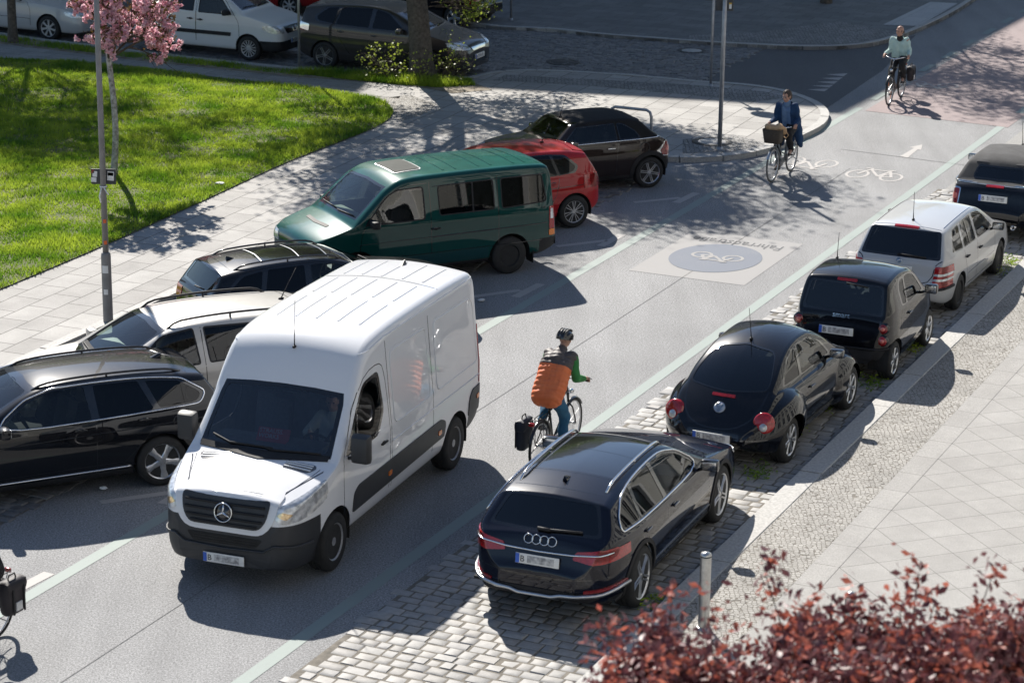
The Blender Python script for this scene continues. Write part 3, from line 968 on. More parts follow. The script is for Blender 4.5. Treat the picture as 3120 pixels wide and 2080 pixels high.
    def frame(self, axis, sgn, a, b):
        p, n = self.hit(axis, sgn, a, b)
        if p is None: return None
        u = Vector((0, 0, 1)).cross(n).normalized()
        v = n.cross(u).normalized()
        return p, u, v, n

    # --- cutting outlines into the shell
    def cut(self, bm, poly, axis, sgn, nlim=0.12):
        ox = self.ox
        if axis == 'y': co = lambda v: (v.x + ox, v.z); nf = lambda n: n.y * sgn > nlim
        elif axis == 'x': co = lambda v: (v.y, v.z); nf = lambda n: n.x * sgn > nlim
        else: co = lambda v: (v.x + ox, v.y); nf = lambda n: n.z > nlim
        pa = [p[0] for p in poly]; pb = [p[1] for p in poly]
        lo, hi = (min(pa), min(pb)), (max(pa), max(pb))
        cand = []
        for f in bm.faces:
            if not nf(f.normal): continue
            cs = [co(v.co) for v in f.verts]
            if max(c[0] for c in cs) < lo[0] or min(c[0] for c in cs) > hi[0] or max(c[1] for c in cs) < lo[1] or min(c[1] for c in cs) > hi[1]: continue
            if axis == 'x' and self.S.get('xlim') and False: continue
            cand.append(f)
        m = len(poly)
        for i in range(m):
            A, B = poly[i], poly[(i + 1) % m]
            e0, e1 = min(A[0], B[0]) - .002, max(A[0], B[0]) + .002
            g0, g1 = min(A[1], B[1]) - .002, max(A[1], B[1]) + .002
            sub, rest = [], []
            for f in cand:
                cs = [co(v.co) for v in f.verts]
                if max(c[0] for c in cs) < e0 or min(c[0] for c in cs) > e1 or max(c[1] for c in cs) < g0 or min(c[1] for c in cs) > g1: rest.append(f)
                else: sub.append(f)
            if not sub: continue
            da, db = B[0] - A[0], B[1] - A[1]
            na, nb = -db, da
            if axis == 'y': pc, pn = Vector((A[0] - ox, 0, A[1])), Vector((na, 0, nb))
            elif axis == 'x': pc, pn = Vector((0, A[0], A[1])), Vector((0, na, nb))
            else: pc, pn = Vector((A[0] - ox, A[1], 0)), Vector((na, nb, 0))
            if pn.length < 1e-7: continue
            geom = list(sub) + list({e for f in sub for e in f.edges}) + list({v for f in sub for v in f.verts})
            res = bmesh.ops.bisect_plane(bm, geom=geom, dist=1e-5, plane_co=pc, plane_no=pn.normalized())
            cand = rest + [g for g in res['geom'] if isinstance(g, bmesh.types.BMFace)]
        ins = []
        for f in cand:
            if not f.is_valid: continue
            c = co(f.calc_center_median())
            if inpoly(c[0], c[1], poly): ins.append(f)
        return ins

    @staticmethod
    def sub(faces, off):
        nb = bmesh.new()
        mp = {}
        for f in faces:
            vs = []
            for v in f.verts:
                if v not in mp: mp[v] = nb.verts.new(v.co + v.normal * off)
                vs.append(mp[v])
            try: nb.faces.new(vs)
            except ValueError: pass
        nb.normal_update()
        return nb

    def sides(self, sgn): return (1, -1) if sgn == 0 else (sgn,)

    def tint(self, axis, sgn, poly, slot):
        for s in self.sides(sgn):
            pl = poly if (axis == 'y' or sgn != 0 or axis == 'z') else [(p[0] * s, p[1]) for p in poly]
            for f in self.cut(self.bm, pl, axis, s): f.material_index = slot

    def tint_where(self, slot, fn, planes=()):
        """cut by planes, then give a slot to every face whose centre satisfies fn(x, y, z, n)"""
        for co, no in planes:
            g = list(self.bm.faces) + list(self.bm.edges) + list(self.bm.verts)
            bmesh.ops.bisect_plane(self.bm, geom=g, dist=1e-5, plane_co=Vector((co[0] - self.ox, co[1], co[2])), plane_no=Vector(no))
        for f in self.bm.faces:
            c = f.calc_center_median()
            if fn(c.x + self.ox, c.y, c.z, f.normal): f.material_index = slot

    def window(self, axis, sgn, poly, m=GLASS_D, name='window', r=0.03, frame=0.0, fm=None):
        pl0 = [(p.x, p.y) for p in fillet([q if len(q) > 2 else (*q, r) for q in poly], True, 3)]
        for s in self.sides(sgn):
            pl = pl0
            fs = self.cut(self.bm, pl, axis, s)
            if not fs: continue
            nb = self.sub(fs, -0.004)
            bmesh.ops.delete(self.bm, geom=fs, context='FACES')
            mk(name, nb, m, self.root, 60)
            if frame: self.trim(axis, s, pl, frame, fm or BLACK_PLASTIC, 0.003, True, 'window_frame')

    def panel(self, name, axis, sgn, poly, m, off=0.006, r=0.02, depth=0.02, mirror=True, nlim=0.12):
        """a raised panel that follows the shell inside an outline (lamp, grille, cladding)"""
        res = []
        for s in self.sides(sgn):
            if axis == 'x': raise RuntimeError
            pl = [(p.x, p.y) for p in fillet([q if len(q) > 2 else (*q, r) for q in poly], True, 3)]
            res.append(self._panel(name, axis, s, pl, m, off, depth, nlim))
        return res

    def xpanel(self, name, sgn, poly, m, off=0.006, r=0.02, depth=0.02, both=False, nlim=0.12):
        """panel seen from the front (sgn -1) or rear (sgn +1); both mirrors it in y"""
        out = []
        for my in ((1, -1) if both else (1,)):
            pl = [(p.x * my, p.y) for p in fillet([q if len(q) > 2 else (*q, r) for q in poly], True, 3)]
            out.append(self._panel(name, 'x', sgn, pl, m, off, depth, nlim))
        return out

    def _panel(self, name, axis, s, pl, m, off, depth, nlim):
        tmp = self.base.copy()
        fs = self.cut(tmp, pl, axis, s, nlim)
        if not fs:
            tmp.free(); return None
        nb = self.sub(fs, off)
        tmp.free()
        bd = [e for e in nb.edges if len(e.link_faces) == 1]
        mp = {}
        for e in bd:
            for v in e.verts:
                if v not in mp: mp[v] = nb.verts.new(v.co - v.normal * depth)
        for e in bd:
            a, b = e.verts
            try: nb.faces.new((b, a, mp[a], mp[b]))
            except ValueError: pass
        bmesh.ops.recalc_face_normals(nb, faces=nb.faces)
        return mk(name, nb, m, self.root, 35)

    def trim(self, axis, sgn, line, width, m, off=0.003, closed=False, name='trim', thick=None):
        """a strip (or a round moulding when thick is given) along a line on the shell"""
        pts = [Vector(p[:2]) for p in line]
        if closed: pts.append(pts[0])
        ds = []
        for a, b in zip(pts, pts[1:]):
            k = max(1, int((b - a).length / 0.05))
            for i in range(k): ds.append(a.lerp(b, i / k))
        if not closed: ds.append(pts[-1])
        res = []
        for s in self.sides(sgn):
            bm = bmesh.new()
            n = len(ds)
            if thick:
                P = []
                for p in ds:
                    q, nn = self.hit(axis, s, p.x, p.y)
                    if q is not None: P.append(q + nn * off)
                if len(P) < 2: bm.free(); continue
                tube(bm, P, thick, 6, closed)
            else:
                rows = []
                for i, p in enumerate(ds):
                    a = ds[i - 1] if (i or closed) else p
                    b = ds[(i + 1) % n] if (i < n - 1 or closed) else p
                    d = (b - a)
                    if d.length < 1e-9: continue
                    d.normalize(); nn2 = Vector((-d.y, d.x)) * width / 2
                    q0, n0 = self.hit(axis, s, p.x + nn2.x, p.y + nn2.y); q1, n1 = self.hit(axis, s, p.x - nn2.x, p.y - nn2.y)
                    if q0 is None or q1 is None: rows.append(None); continue
                    rows.append([bm.verts.new(q0 - n0 * .004), bm.verts.new(q0 + n0 * off), bm.verts.new(q1 + n1 * off), bm.verts.new(q1 - n1 * .004)])
                m_ = len(rows)
                for i in range(m_ if closed else m_ - 1):
                    A, B = rows[i], rows[(i + 1) % m_]
                    if A is None or B is None or (A[1].co - B[1].co).length > 0.4: continue
                    for k in range(3): bm.faces.new((A[k], A[k + 1], B[k + 1], B[k]))
                bmesh.ops.recalc_face_normals(bm, faces=bm.faces)
            res.append(mk(name, bm, m, self.root, 40))
        return res

    def seams(self, axis, sgn, lines, width=0.011):
        """dark shut lines, one mesh for the whole set on a side"""
        for s in self.sides(sgn):
            bm = bmesh.new()
            for line in lines:
                pts = [Vector(p[:2]) for p in (fillet(line, False, 3) if len(line) > 2 else line)]
                ds = []
                for a, b in zip(pts, pts[1:]):
                    k = max(1, int((b - a).length / 0.05))
                    for i in range(k): ds.append(a.lerp(b, i / k))
                ds.append(pts[-1])
                rows = []
                for i, p in enumerate(ds):
                    d = ds[min(i + 1, len(ds) - 1)] - ds[max(i - 1, 0)]
                    d.normalize(); q = Vector((-d.y, d.x)) * width / 2
                    h0, n0 = self.hit(axis, s, p.x + q.x, p.y + q.y); h1, n1 = self.hit(axis, s, p.x - q.x, p.y - q.y)
                    rows.append(None if h0 is None or h1 is None else (bm.verts.new(h0 + n0 * .0015), bm.verts.new(h1 + n1 * .0015)))
                for A, B in zip(rows, rows[1:]):
                    if A and B and (A[0].co - B[0].co).length < .3: bm.faces.new((A[0], A[1], B[1], B[0]))
            mk('panel_gap', bm, GLOSS_BLACK, self.root, 0)

    # --- wheels
    def arches(self, r, tyre_r, tyre_w, style, rimm, lip=None, lipw=0.05, liner=True, rim_r=None, n=5, caps=None, full=True):
        S = self.S
        fo, wb = S['fo'], S['wb']
        for x in (fo, fo + wb):
            poly = [(x + r * math.cos(k * math.pi / 18), tyre_r + r * math.sin(k * math.pi / 18)) for k in range(36)]
            for s in (1, -1):
                fs = self.cut(self.bm, poly, 'y', s, -2)
                fs = [f for f in fs if f.calc_center_median().y * s > self.hw - 0.34]
                bmesh.ops.delete(self.bm, geom=fs, context='FACES')
                # liner
                lb = bmesh.new()
                y0, y1 = s * (self.hw - 0.34), s * (self.hw * self.fw(x) - 0.035)
                prev = None
                for k in range(25):
                    a = math.pi * (k / 24) * 1.16 - math.pi * .08
                    px, pz = x - self.ox + r * 1.005 * math.cos(a), tyre_r + r * 1.005 * math.sin(a)
                    cur = (lb.verts.new((px, y0, pz)), lb.verts.new((px, y1, pz)))
                    if prev: lb.faces.new((prev[0], prev[1], cur[1], cur[0]))
                    prev = cur
                ring = [v for v in lb.verts if abs(v.co.y - y0) < 1e-5]
                lb.faces.new(ring)
                mk('wheel_arch', lb, DARKVOID, self.root, 50)
                if lip:
                    ar = [(x + (r + lipw * .45) * math.cos(a), tyre_r + (r + lipw * .45) * math.sin(a)) for a in [math.pi * (k / 28) * 1.12 - math.pi * .06 for k in range(29)]]
                    self.trim('y', s, [p for p in ar if p[1] > self.fz(p[0]) + .03], lipw, lip, 0.012, False, 'arch_trim')
                self.wheel(x - self.ox, s, tyre_r, tyre_w, style, rimm, rim_r or tyre_r * .66, n)

    def wheel(self, x, s, R_, W_, style, rimm, rr, n):
        yo = s * (self.hw - self.S.get('inset', 0.03))
        hub = bmesh.new()
        lathe(hub, [(0.0, -W_ * .75 * s), (rr * .62, -W_ * .75 * s), (rr * .62, -W_ * .42 * s), (0.0, -W_ * .42 * s)], (0, 0, 0), 'y', 20)
        bmesh.ops.recalc_face_normals(hub, faces=hub.faces)
        h = mk('wheel', hub, DARKVOID, self.root, 40)
        h.location = (x, yo, R_)
        t = bmesh.new()
        sw = 0.028
        prof = [(rr * .98, -W_), (R_ - .05, -W_ * 1.02), (R_ - .012, -W_ * .96), (R_, -W_ * .82)]
        for k in range(3): prof += [(R_, -W_ * (.78 - k * .22)), (R_ - .008, -W_ * (.77 - k * .22)), (R_ - .008, -W_ * (.74 - k * .22)), (R_, -W_ * (.73 - k * .22))]
        prof += [(R_, -W_ * .14), (R_ - .014, -W_ * .03), (R_ - .05, .012), (rr * 1.02, .006), (rr * .97, -.015)]
        lathe(t, [(a, b * s) for a, b in prof], (0, 0, 0), 'y', 40)
        bmesh.ops.recalc_face_normals(t, faces=t.faces)
        mk('tyre', t, RUBBER, h, 45)
        rb = bmesh.new()
        q = lambda pr: [(a, b * s) for a, b in pr]
        lathe(rb, q([(rr * .88, -.11), (rr * .9, -.03), (rr * .955, -.006), (rr * 1.0, .002), (rr * 1.0, -.03), (rr * .96, -W_ * .9), (rr * .88, -.11)]), (0, 0, 0), 'y', 40)
        if style == 'steel':
            lathe(rb, q([(0, -.012), (rr * .22, -.012), (rr * .30, -.05), (rr * .5, -.055), (rr * .62, -.03), (rr * .80, -.045), (rr * .9, -.07)]), (0, 0, 0), 'y', 40)
            for k in range(12 if n < 6 else n):
                a = 2 * math.pi * k / (12 if n < 6 else n)
                M = Matrix.Rotation(a, 3, 'Y')
                c = M @ Vector((rr * .76, -.036 * s, 0))
                lathe(rb, q([(0, .004), (rr * .075, .004), (rr * .075, -.02)]), c, 'y', 10, 1)  # dark discs paint in the shade of the wheel holes
            for k in range(5):
                a = 2 * math.pi * k / 5 + .3
                lathe(rb, q([(0, .016), (rr * .05, .016), (rr * .05, -.02)]), Matrix.Rotation(a, 3, 'Y') @ Vector((rr * .36, -.05 * s, 0)), 'y', 8)
        else:
            lathe(rb, q([(0, -.004), (rr * .13, -.004), (rr * .2, -.016), (rr * .22, -.05)]), (0, 0, 0), 'y', 20)
            for k in range(n):
                a0 = 2 * math.pi * k / n + .2
                offs = {'single': (0,), 'double': (-.5, .5), 'vee': (-1, 1)}[style]
                for o_ in offs:
                    wi = rr * (1.0 / n) * (1.9 if style == 'single' else .55) * self.S.get('spoke', 1)
                    for side in (0,):
                        vs = []
                        for (rad, wdt, dep) in ((rr * .15, wi * .85, -.012), (rr * .55, wi * .9, -.02), (rr * .93, wi * 1.15, -.012)):
                            sh = o_ * (rr * (.9 / n) if style == 'double' else rad * .9 / n * 1.2)
                            for (tt, dd) in ((-wdt / 2, dep), (-wdt / 3.2, dep + .012), (wdt / 3.2, dep + .012), (wdt / 2, dep), (wdt / 2, dep - .04), (-wdt / 2, dep - .04)):
                                v = Matrix.Rotation(a0, 3, 'Y') @ Vector((rad, dd * s, tt + sh))
                                vs.append(rb.verts.new(v))
                        for j in (0, 6):
                            for i in range(6):
                                rb.faces.new((vs[j + i], vs[j + (i + 1) % 6], vs[j + 6 + (i + 1) % 6], vs[j + 6 + i]))
            for k in range(5):
                a = 2 * math.pi * k / 5 + .5
                lathe(rb, q([(0, -.012), (rr * .035, -.012), (rr * .035, -.04)]), Matrix.Rotation(a, 3, 'Y') @ Vector((rr * .17, 0, 0)), 'y', 6, 1)
        bmesh.ops.recalc_face_normals(rb, faces=rb.faces)
        mk('rim', rb, [rimm, DARKVOID], h, 35)

    # --- fittings
    def mirror(self, x, z, m, size=(0.11, 0.2, 0.14), out=0.02, sgn=0, stalk=True):
        for s in self.sides(sgn):
            p, n = self.hit('y', s, x, z - .03)
            if p is None: continue
            y = p.y + s * (size[1] / 2 + out)
            bm = bmesh.new()
            c = Vector((x - self.ox - .02, y, z + size[2] * .3))
            box(bm, c, size, None, min(size) * .3)
            for v in bm.verts:
                k = (v.co.x - c.x) / size[0]
                f = 1 - .25 * max(0, -k)
                v.co.y = c.y + (v.co.y - c.y) * f; v.co.z = c.z + (v.co.z - c.z) * f
            tube(bm, [p, Vector((c.x + .01, c.y - s * size[1] * .3, c.z - size[2] * .3))], 0.022, 6)
            o = mk('side_mirror', bm, m, self.root, 50)
            g = bmesh.new()
            box(g, c + Vector((size[0] * .5 + .002, 0, 0)), (.004, size[1] * .78, size[2] * .7), None, 0.0015)
            mk('mirror_glass', g, CHROME, o, 30)

    def handle(self, x, z, m, sgn=0, L=0.17):
        for s in self.sides(sgn):
            p, n = self.hit('y', s, x, z)
            if p is None: continue
            bm = bmesh.new()
            ball(bm, p - Vector((0, s * .004, 0)), (L * .36, .012, .03), 2, 1)
            box(bm, p + Vector((0, s * .022, .004)), (L, .02, .026), None, .008)
            tube(bm, [p + Vector((L * .4, 0, 0)), p + Vector((L * .4, s * .02, 0))], .01, 6)
            tube(bm, [p + Vector((-L * .4, 0, 0)), p + Vector((-L * .4, s * .02, 0))], .01, 6)
            mk('door_handle', bm, [m, GLOSS_BLACK], self.root, 40)

    def plate(self, sgn, z, y=0.0, tilt=0.0, out=0.012, wide=0.52, smudge=True):
        fr = self.frame('x', sgn, y, z)
        if fr is None: return
        p, u, v, n = fr
        n = Vector((sgn * math.cos(tilt), 0, math.sin(tilt)))
        u = Vector((0, 0, 1)).cross(n).normalized(); v = n.cross(u).normalized()
        M = Matrix((u, v, n)).transposed()
        bm = bmesh.new()
        p = p + n * out
        box(bm, p, (wide, .115, .012), M, .002)
        box(bm, p + M @ Vector((-wide / 2 + .024, 0, .007)), (.044, .108, .004), M, 0, 1)
        rnd = random.Random(int(abs(p.x * 1000 + z * 777)))
        if smudge: box(bm, p + M @ Vector((.045 + rnd.uniform(-.01, .01), 0, .0068)), (wide - .20, .082, .002), M, .0005, 3)
        o = mk('license_plate', bm, [WHITEP, BLUEP, INK, SMUDGE], self.root, 30)
        text_on('B', p + M @ Vector((-wide / 2 + .055, -.036, .0085)), u, v, .1, INK, o, 'plate_letter', left=True)
        return o

    def wiper(self, pts, axis='x', sgn=-1, rad=.011):
        bm = bmesh.new()
        P = []
        for a, b in pts:
            q, n = self.hit(axis, sgn, a, b)
            if q is not None: P.append(q + n * .022)
        tube(bm, P, rad, 6)
        mk('wiper', bm, BLACK_PLASTIC, self.root, 40)

    def aerial(self, x, y, L=.45, lean=.5, fin=False, m=BLACK_PLASTIC):
        p, n = self.hit('z', 1, x, y)
        bm = bmesh.new()
        if fin:
            vs = []
            for (dx, dz, w_) in ((-.09, 0, .028), (.07, 0, .03), (.075, .055, .006), (.03, .05, .006)):
                for s in (-1, 1): vs.append(bm.verts.new(p + Vector((dx, s * w_, dz - .003))))
            bmesh.ops.convex_hull(bm, input=vs)
        else:
            ball(bm, p + Vector((0, 0, .012)), (.045, .022, .02), 2)
            tube(bm, [p + Vector((0, 0, .02)), p + Vector((lean * L * .3, 0, .02 + L * .28)), p + Vector((lean * L, 0, .02 + L * .9))], [.009, .005, .0035], 6)
        mk('aerial', bm, m, self.root, 40)

    def rails(self, x0, x1, m, dy=0.0, h=.045, rad=.014, flush=False):
        for s in (1, -1):
            P = []
            k = 18
            for i in range(k + 1):
                x = x0 + (x1 - x0) * i / k
                T = max(b for a, b in self.stations if abs(a - x) < .08)
                y = s * (self.S['roof'] - .05 - dy)
                q, n = self.hit('z', 1, x, y)
                t = i / k
                e = min(1, min(t, 1 - t) / .1)
                P.append(q + Vector((0, 0, (h * e ** .6 if not flush else .012) - (0.006 if e == 0 else 0))))
            bm = bmesh.new()
            tube(bm, P, rad, 8)
            if not flush:
                mid = P[k // 2]
                tube(bm, [mid, mid - Vector((0, 0, h + .01))], rad * .9, 6)
            mk('roof_rail', bm, m, self.root, 50)

    def interior(self, x0, x1, dash_x, zf=.38, rows=(), zs=None, dashm=DASHM, wheel_side=-1, dashz=None, lining=True, seatm=SEATCLOTH, lin=None):
        """cabin lining, floor, dashboard, steering wheel and seats"""
        if lining:
            fs = [f for f in self.bm.faces if f.calc_center_median().z > zf - .02 and x0 - .5 < f.calc_center_median().x + self.ox < x1 + .2 and f.material_index != 9]
            nb = self.sub(fs, -.022)
            mk('cabin_lining', nb, lin or LINING, self.root, 50)
        ox, hw = self.ox, self.hw
        fb = bmesh.new()
        box(fb, ((x0 + x1) / 2 - ox, 0, zf - .02), (x1 - x0 - .1, hw * 1.8, .03))
        mk('cabin_floor', fb, LINING, self.root, 0)
        bz = dashz or self.fb(dash_x)
        db = bmesh.new()
        box(db, (dash_x + .16 - ox, 0, bz - .13), (.42, hw * 1.72, .22), None, .07)
        box(db, (dash_x + .2 - ox, wheel_side * hw * .42, bz - .02), (.22, .36, .1), None, .04)
        mk('dashboard', db, dashm, self.root, 50)
        sw = bmesh.new()
        c = Vector((dash_x + .48 - ox, wheel_side * hw * .42, bz - .02))
        tl = Matrix.Rotation(R(-28), 3, 'Y')
        rp = [c + tl @ Vector((0, .185 * math.cos(k * math.pi / 12), .185 * math.sin(k * math.pi / 12))) for k in range(24)]
        tube(sw, rp, .016, 6, True)
        for a in (0, 2.6, 3.7): tube(sw, [c - tl @ Vector((.02, 0, 0)), c + tl @ Vector((0, .18 * math.cos(a), .18 * math.sin(a)))], .016, 6)
        ball(sw, c - tl @ Vector((.02, 0, 0)), (.03, .06, .06), 2)
        mk('steering_wheel', sw, BLACK_PLASTIC, self.root, 50)
        for (sx, full) in rows:
            for y in ((-.42, .42) if full != 'bench' else (-.45, 0, .45)):
                yy = y * hw
                sb = bmesh.new()
                zz = zs or bz - .45
                wd = .5 if full != 'bench' else .44
                box(sb, (sx - .12 - ox, yy, zz), (.5, wd, .16), None, .06)
                box(sb, (sx + .2 - ox, yy, zz + .33), (.15, wd * .95, .62), Matrix.Rotation(R(14), 3, 'Y'), .06)
                box(sb, (sx + .3 - ox, yy, zz + .74), (.1, .26, .18), Matrix.Rotation(R(10), 3, 'Y'), .04)
                for s in (-.06, .06): tube(sb, [(sx + .28 - ox, yy + s, zz + .6), (sx + .3 - ox, yy + s, zz + .7)], .008, 5)
                mk('seat', sb, seatm, self.root, 50)

    def body_done(self, mats=None):
        bm = self.bm
        # drop stray duplicates and link
        self.body = mk('body', bm, mats or self.mats, self.root, 32)
        return self.body

    def snapshot(self): self.base = self.bm.copy()

    def place(self, loc, az):
        """az: bearing of the nose"""
        self.root.location = (loc[0], loc[1], loc[2] if len(loc) > 2 else 0)
        # local forward is -x
        self.root.rotation_euler = (0, 0, math.atan2(-math.cos(az), -math.sin(az)))

    def place_by(self, contact, az, side, which, inset=0.09, z=0.0):
        """put the car so that one wheel stands on a ground point; side +1 right, -1 left; which 'f' or 'r'"""
        f = Vector((math.sin(az), math.cos(az), 0)); r = Vector((math.cos(az), -math.sin(az), 0))
        c = Vector((contact[0], contact[1], z)) - r * side * (self.hw - inset) + f * ((-1 if which == 'f' else 1) * self.S['wb'] / 2)
        self.place(c, az)


def text_on(s, p, u, v, size, m, parent, name, left=False, sx=1.0, depth=0.001):
    """flat lettering lying in the plane u, v at p"""
    cu = bpy.data.curves.new(name, 'FONT')
    cu.body = s; cu.size = size; cu.resolution_u = 2
    cu.align_x = 'LEFT' if left else 'CENTER'
    t = bpy.data.objects.new(name + '_curve', cu)
    COL.objects.link(t)
    me = bpy.data.meshes.new_from_object(t.evaluated_get(bpy.context.evaluated_depsgraph_get()))
    bpy.data.objects.remove(t)
    u, v = u.normalized(), v.normalized(); n = u.cross(v)
    for w_ in me.vertices: w_.co = p + u * w_.co.x * sx + v * w_.co.y + n * depth
    me.materials.clear(); me.materials.append(m)
    o = bpy.data.objects.new(name, me); COL.objects.link(o)
    if parent: o.parent = parent
    return o


def emblem(car, axis, sgn, a, b, r, strokes, m=CHROME, back=None, name='badge', wd=0.16, ring=True, out=0.008, flat=None):
    """round badge: a ring and straight strokes given in units of its radius"""
    fr = car.frame(axis, sgn, a, b)
    if fr is None: return
    p, u, v, n = fr
    if flat is not None:
        n = Vector((sgn * math.cos(flat), 0, math.sin(flat))); u = Vector((0, 0, 1)).cross(n).normalized(); v = n.cross(u).normalized()
    p = p + n * out
    bm = bmesh.new()
    if back:
        c = bm.verts.new(p + n * .002); rg = [bm.verts.new(p + n * .002 + (u * math.cos(k * math.pi / 12) + v * math.sin(k * math.pi / 12)) * r) for k in range(24)]
        lo = [bm.verts.new(q.co - n * .03) for q in rg]
        for k in range(24):
            f = bm.faces.new((c, rg[k], rg[(k + 1) % 24])); f.material_index = 1
            f = bm.faces.new((rg[k], lo[k], lo[(k + 1) % 24], rg[(k + 1) % 24])); f.material_index = 1
    if ring:
        tube(bm, [p + n * .004 + (u * math.cos(k * math.pi / 16) + v * math.sin(k * math.pi / 16)) * r * .95 for k in range(32)], r * wd * .5, 6, True)
    for s_ in strokes:
        Q = [p + n * .006 + u * x * r + v * y * r for x, y in s_[0]]
        tube(bm, Q, [k * r for k in s_[1]] if isinstance(s_[1], (list, tuple)) else r * s_[1], 5)
    return mk(name, bm, [m, back or m], car.root, 40)


VW = [([(-.42, .78), (-.0, .12), (.42, .78)], .085), ([(-.82, .42), (-.36, -.72), (0, -.04), (.36, -.72), (.82, .42)], .085)]
STAR = [([(0, 0), (0, .92)], [.17, .03]), ([(0, 0), (-.8, -.46)], [.17, .03]), ([(0, 0), (.8, -.46)], [.17, .03])]


def std(poly_list): return poly_list
# ------------------------------------------------------------------ paints
P_WHITE = paint('white van paint', (0.72, 0.73, 0.75), 0, 0.35, 0.12)
P_WHITE2 = paint('white painted panel', (0.62, 0.63, 0.64), 0, 0.35, 0.15)
P_BLACK = paint('blue black paint', (0.004, 0.0045, 0.007), 0.0, 0.3, 0.008)
P_NAVY = paint('midnight blue paint', (0.004, 0.0055, 0.014), 0.0, 0.3, 0.006)
P_BLACKD = paint('dusty black paint', (0.006, 0.007, 0.010), 0.0, 0.3, 0.15, (0.2, 0.17, 0.13))
P_GREEN = paint('teal green paint', (0.003, 0.046, 0.040), 0.0, 0.35, 0.55, (0.02, 0.25, 0.20))  # lighter teal on upward faces: sunlit roof tone put into the dust colour
P_RED = paint('bright red paint', (0.36, 0.012, 0.014), 0.0, 0.35, 0.2, (0.5, 0.15, 0.12))
P_BROWN = paint('dark brown paint', (0.022, 0.015, 0.013), 0.2, 0.3, 0.1)
P_SILVER = paint('silver paint', (0.46, 0.465, 0.47), 0.12, 0.4, 0.2, (0.6, 0.6, 0.58))
P_SILVERB = paint('warm silver paint', (0.40, 0.385, 0.36), 0.12, 0.4, 0.5, (0.75, 0.74, 0.72))
P_GREY = paint('gunmetal grey paint', (0.045, 0.042, 0.042), 0.3, 0.35, 0.15)
P_DRED = paint('deep red paint', (0.25, 0.012, 0.012), 0.0, 0.35, 0.1)
SOFT_K = mat('black canvas', (0.006, 0.006, 0.0065), 0.9, var=0.4, scale=6, bump=0.15, bscale=180)
SOFT_G = mat('dusty charcoal canvas', (0.045, 0.045, 0.047), 0.9, var=0.3, scale=5, bump=0.15, bscale=180)
REDSIGN = mat('red card', (0.55, 0.03, 0.05), 0.5, var=0.08)
WHITECARD = mat('white card', (0.7, 0.7, 0.68), 0.5, var=0.05)
G_KERB, G_BAY, G_CROSS = 'cars parked along the right kerb', 'cars parked at an angle on the left', 'cars parked in the cross street'
AZR = AZ


def base_mats(p): return [p, BLACK_PLASTIC, GLOSS_BLACK, SOFT_K]


